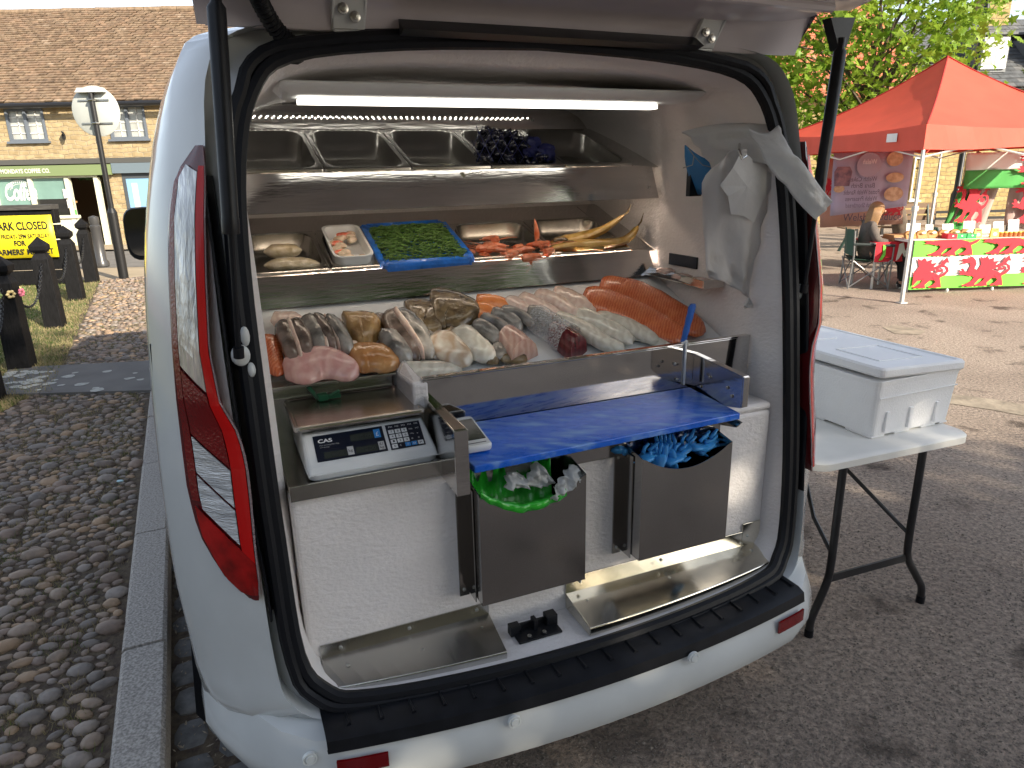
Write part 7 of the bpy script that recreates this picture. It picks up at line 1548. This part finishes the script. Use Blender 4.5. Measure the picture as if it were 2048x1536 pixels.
# street lamp post
lp_ = ony(1950, 150, 15.5); g = G(); g.tube([(lp_.x, 15.5, 0), (lp_.x, 15.5, 1.0), (lp_.x, 15.5, 1.1), (lp_.x+.02, 15.5, 6.2)], [.10, .10, .06, .055], 14)
lpo = thing('street_lamp', (lp_.x, 15.5, 0), 'tall black street lamp post rising behind the red gazebo', 'street lamp'); g.build('pole', M['iron'], lpo, smooth=True); g = G(); g.lathe((lp_.x, 15.5, 6.2), [(.06, 0), (.10, .1), (.22, .5), (.05, .6), (.0001, .75)], 12); g.build('lantern', M['iron'], lpo, smooth=True)
# trees
M['leafR'] = mat('fresh_green_leaf', (.13, .25, .018), .45, col2=(.30, .42, .05), scale=1.2, tl=.45, spec=.4)
M['leafD'] = mat('deep_green_leaf', (.05, .12, .015), .5, col2=(.10, .20, .03), scale=1.0, tl=.35)
M['bark'] = mat('grey_brown_bark', (.10, .075, .055), .9, var=.3, scale=8, bump=.6, bscale=14)
LF = [(0, -.5), (.12, -.18), (.42, -.25), (.28, .02), (.52, .18), (.22, .20), (.14, .42), (0, .62), (-.14, .42), (-.22, .20), (-.52, .18), (-.28, .02), (-.42, -.25), (-.12, -.18)]
def tree(label, base, tops, crown, ncl, per, size, m, clr=.55, group=None, trunk_r=.16, simple=False):
    base = Vector(base); t = thing('tree', base, label, 'tree', group); g = G(); hub = Vector(tops); n = 6
    pts = catmull([base, base.lerp(hub, .35)+Vector((.06, .05, 0)), base.lerp(hub, .7)+Vector((-.05, 0, 0)), hub], 4); g.tube(pts, [trunk_r*(1-.55*i/(len(pts)-1)) for i in range(len(pts))], 10)
    cc_, cr_ = Vector(crown[0]), Vector(crown[1]); cl = []
    for i in range(ncl):
        while True:
            d = Vector((random.uniform(-1, 1), random.uniform(-1, 1), random.uniform(-1, 1)))
            if .25 < d.length < 1: break
        d = d.normalized()*d.length**.5; cl.append(cc_+Vector((d.x*cr_.x, d.y*cr_.y, d.z*cr_.z)))
    for c in cl[:26]:
        s_ = pts[random.randrange(len(pts)//2, len(pts))]; md_ = s_.lerp(c, .5)+Vector((random.gauss(0, .15), random.gauss(0, .15), random.gauss(.1, .1))); g.tube(catmull([s_, md_, c], 3), [.035, .03, .024, .018, .013, .009, .005], 5)
    g.build('trunk', M['bark'], t, smooth=True); g = G()
    for c in cl:
        for k in range(per):
            p = c+Vector((random.gauss(0, clr), random.gauss(0, clr), random.gauss(0, clr*.6))); s_ = size*random.uniform(.6, 1.15)
            nrm = Vector((random.gauss(0, .6), random.gauss(0, .6), random.uniform(.2, 1.2))).normalized(); a = nrm.orthogonal().normalized(); b = nrm.cross(a); q = random.uniform(0, 6.28); a, b = a*math.cos(q)+b*math.sin(q), b*math.cos(q)-a*math.sin(q)
            if simple: g.add([p-a*s_*.5-b*s_*.3, p+a*s_*.5-b*s_*.3, p+b*s_*.6], [(0, 1, 2)])
            else: g.add([p+a*(x*s_)+b*(y*s_)+nrm*(-.25*s_*abs(x)) for x, y in LF], [tuple(range(14))])
    g.build('crown', m, t); return t
tb_ = ony(1905, 420, 14.5)
tree('bright green broad-leaved tree behind the van and the gazebo', (7.9, 14.2, 0), (6.6, 13.8, 3.2), ((5.95, 13.4, 4.1), (2.15, 1.9, 2.3)), 260, 38, .165, M['leafR'], .36)
tb2 = ony(2105, 55, 13.5)
tree('tree whose leaves just reach in at the top right picture corner', (tb2.x+1.2, 13.5, 0), (tb2.x+1.0, 13.5, 3.2), ((tb2.x+.95, 13.5, tb2.z+.2), (.9, 1.0, 1.0)), 24, 34, .17, M['leafD'], .26)
# the trees across the street behind the camera, whose crowns shade the foreground
sd3 = Vector((sdir.x, sdir.y, sdir.z))
def shade_tree(label, g0, t_, rad, ncl, per, size):
    c = Vector(g0)+sd3*t_; tree(label, (c.x, c.y, 0), (c.x, c.y, c.z-rad*.2), (c, (rad, rad, rad*.45)), ncl, per, size, M['leafD'], .55, 'street trees behind the camera', .22, simple=True)
shade_tree('leafy street tree behind the camera shading the van doors', (-.2, 1.3, 0), 11.5, 3.4, 190, 36, .24)
shade_tree('leafy street tree behind the camera shading the cobbles', (-4.4, 3.2, 0), 15, 3.2, 150, 34, .24)
shade_tree('leafy street tree behind the camera shading the right foreground', (3.2, -.2, 0), 13, 3.0, 150, 34, .24)
# the terrace across the street behind the camera
bh = thing('house', (0, -17, 0), 'stone terrace across the street behind the camera', 'building')
g = G(); g.box((-22, -24, 0), (24, -17, 5.2)); g.build('wall', MS2, bh); g = G(); g.prism([(-22.3, -16.7, 5.15), (-22.3, -20.5, 8.2), (-22.3, -24.3, 5.15)], (46.6, 0, 0)); g.build('roof', tl_[2], bh)
for k in range(11):
    for zz in (1.0, 3.4): g = G(); g.box((-20+k*4, -16.99, zz), (-18.8+k*4, -16.93, zz+1.3)); g.build('window', M['glass'], bh)
shade_tree('leafy street tree behind the camera, nearer the terrace', (3.2, -3.6, 0), 9, 2.8, 120, 34, .24)
shade_tree('leafy street tree behind the camera on the cobble side', (-3.6, -1.6, 0), 12, 3.0, 110, 34, .24)
SC.cycles.use_denoising = True
SC.cycles.max_bounces = 8; SC.cycles.transparent_max_bounces = 12; SC.cycles.sample_clamp_indirect = 6; SC.cycles.caustics_reflective = False; SC.cycles.caustics_refractive = False
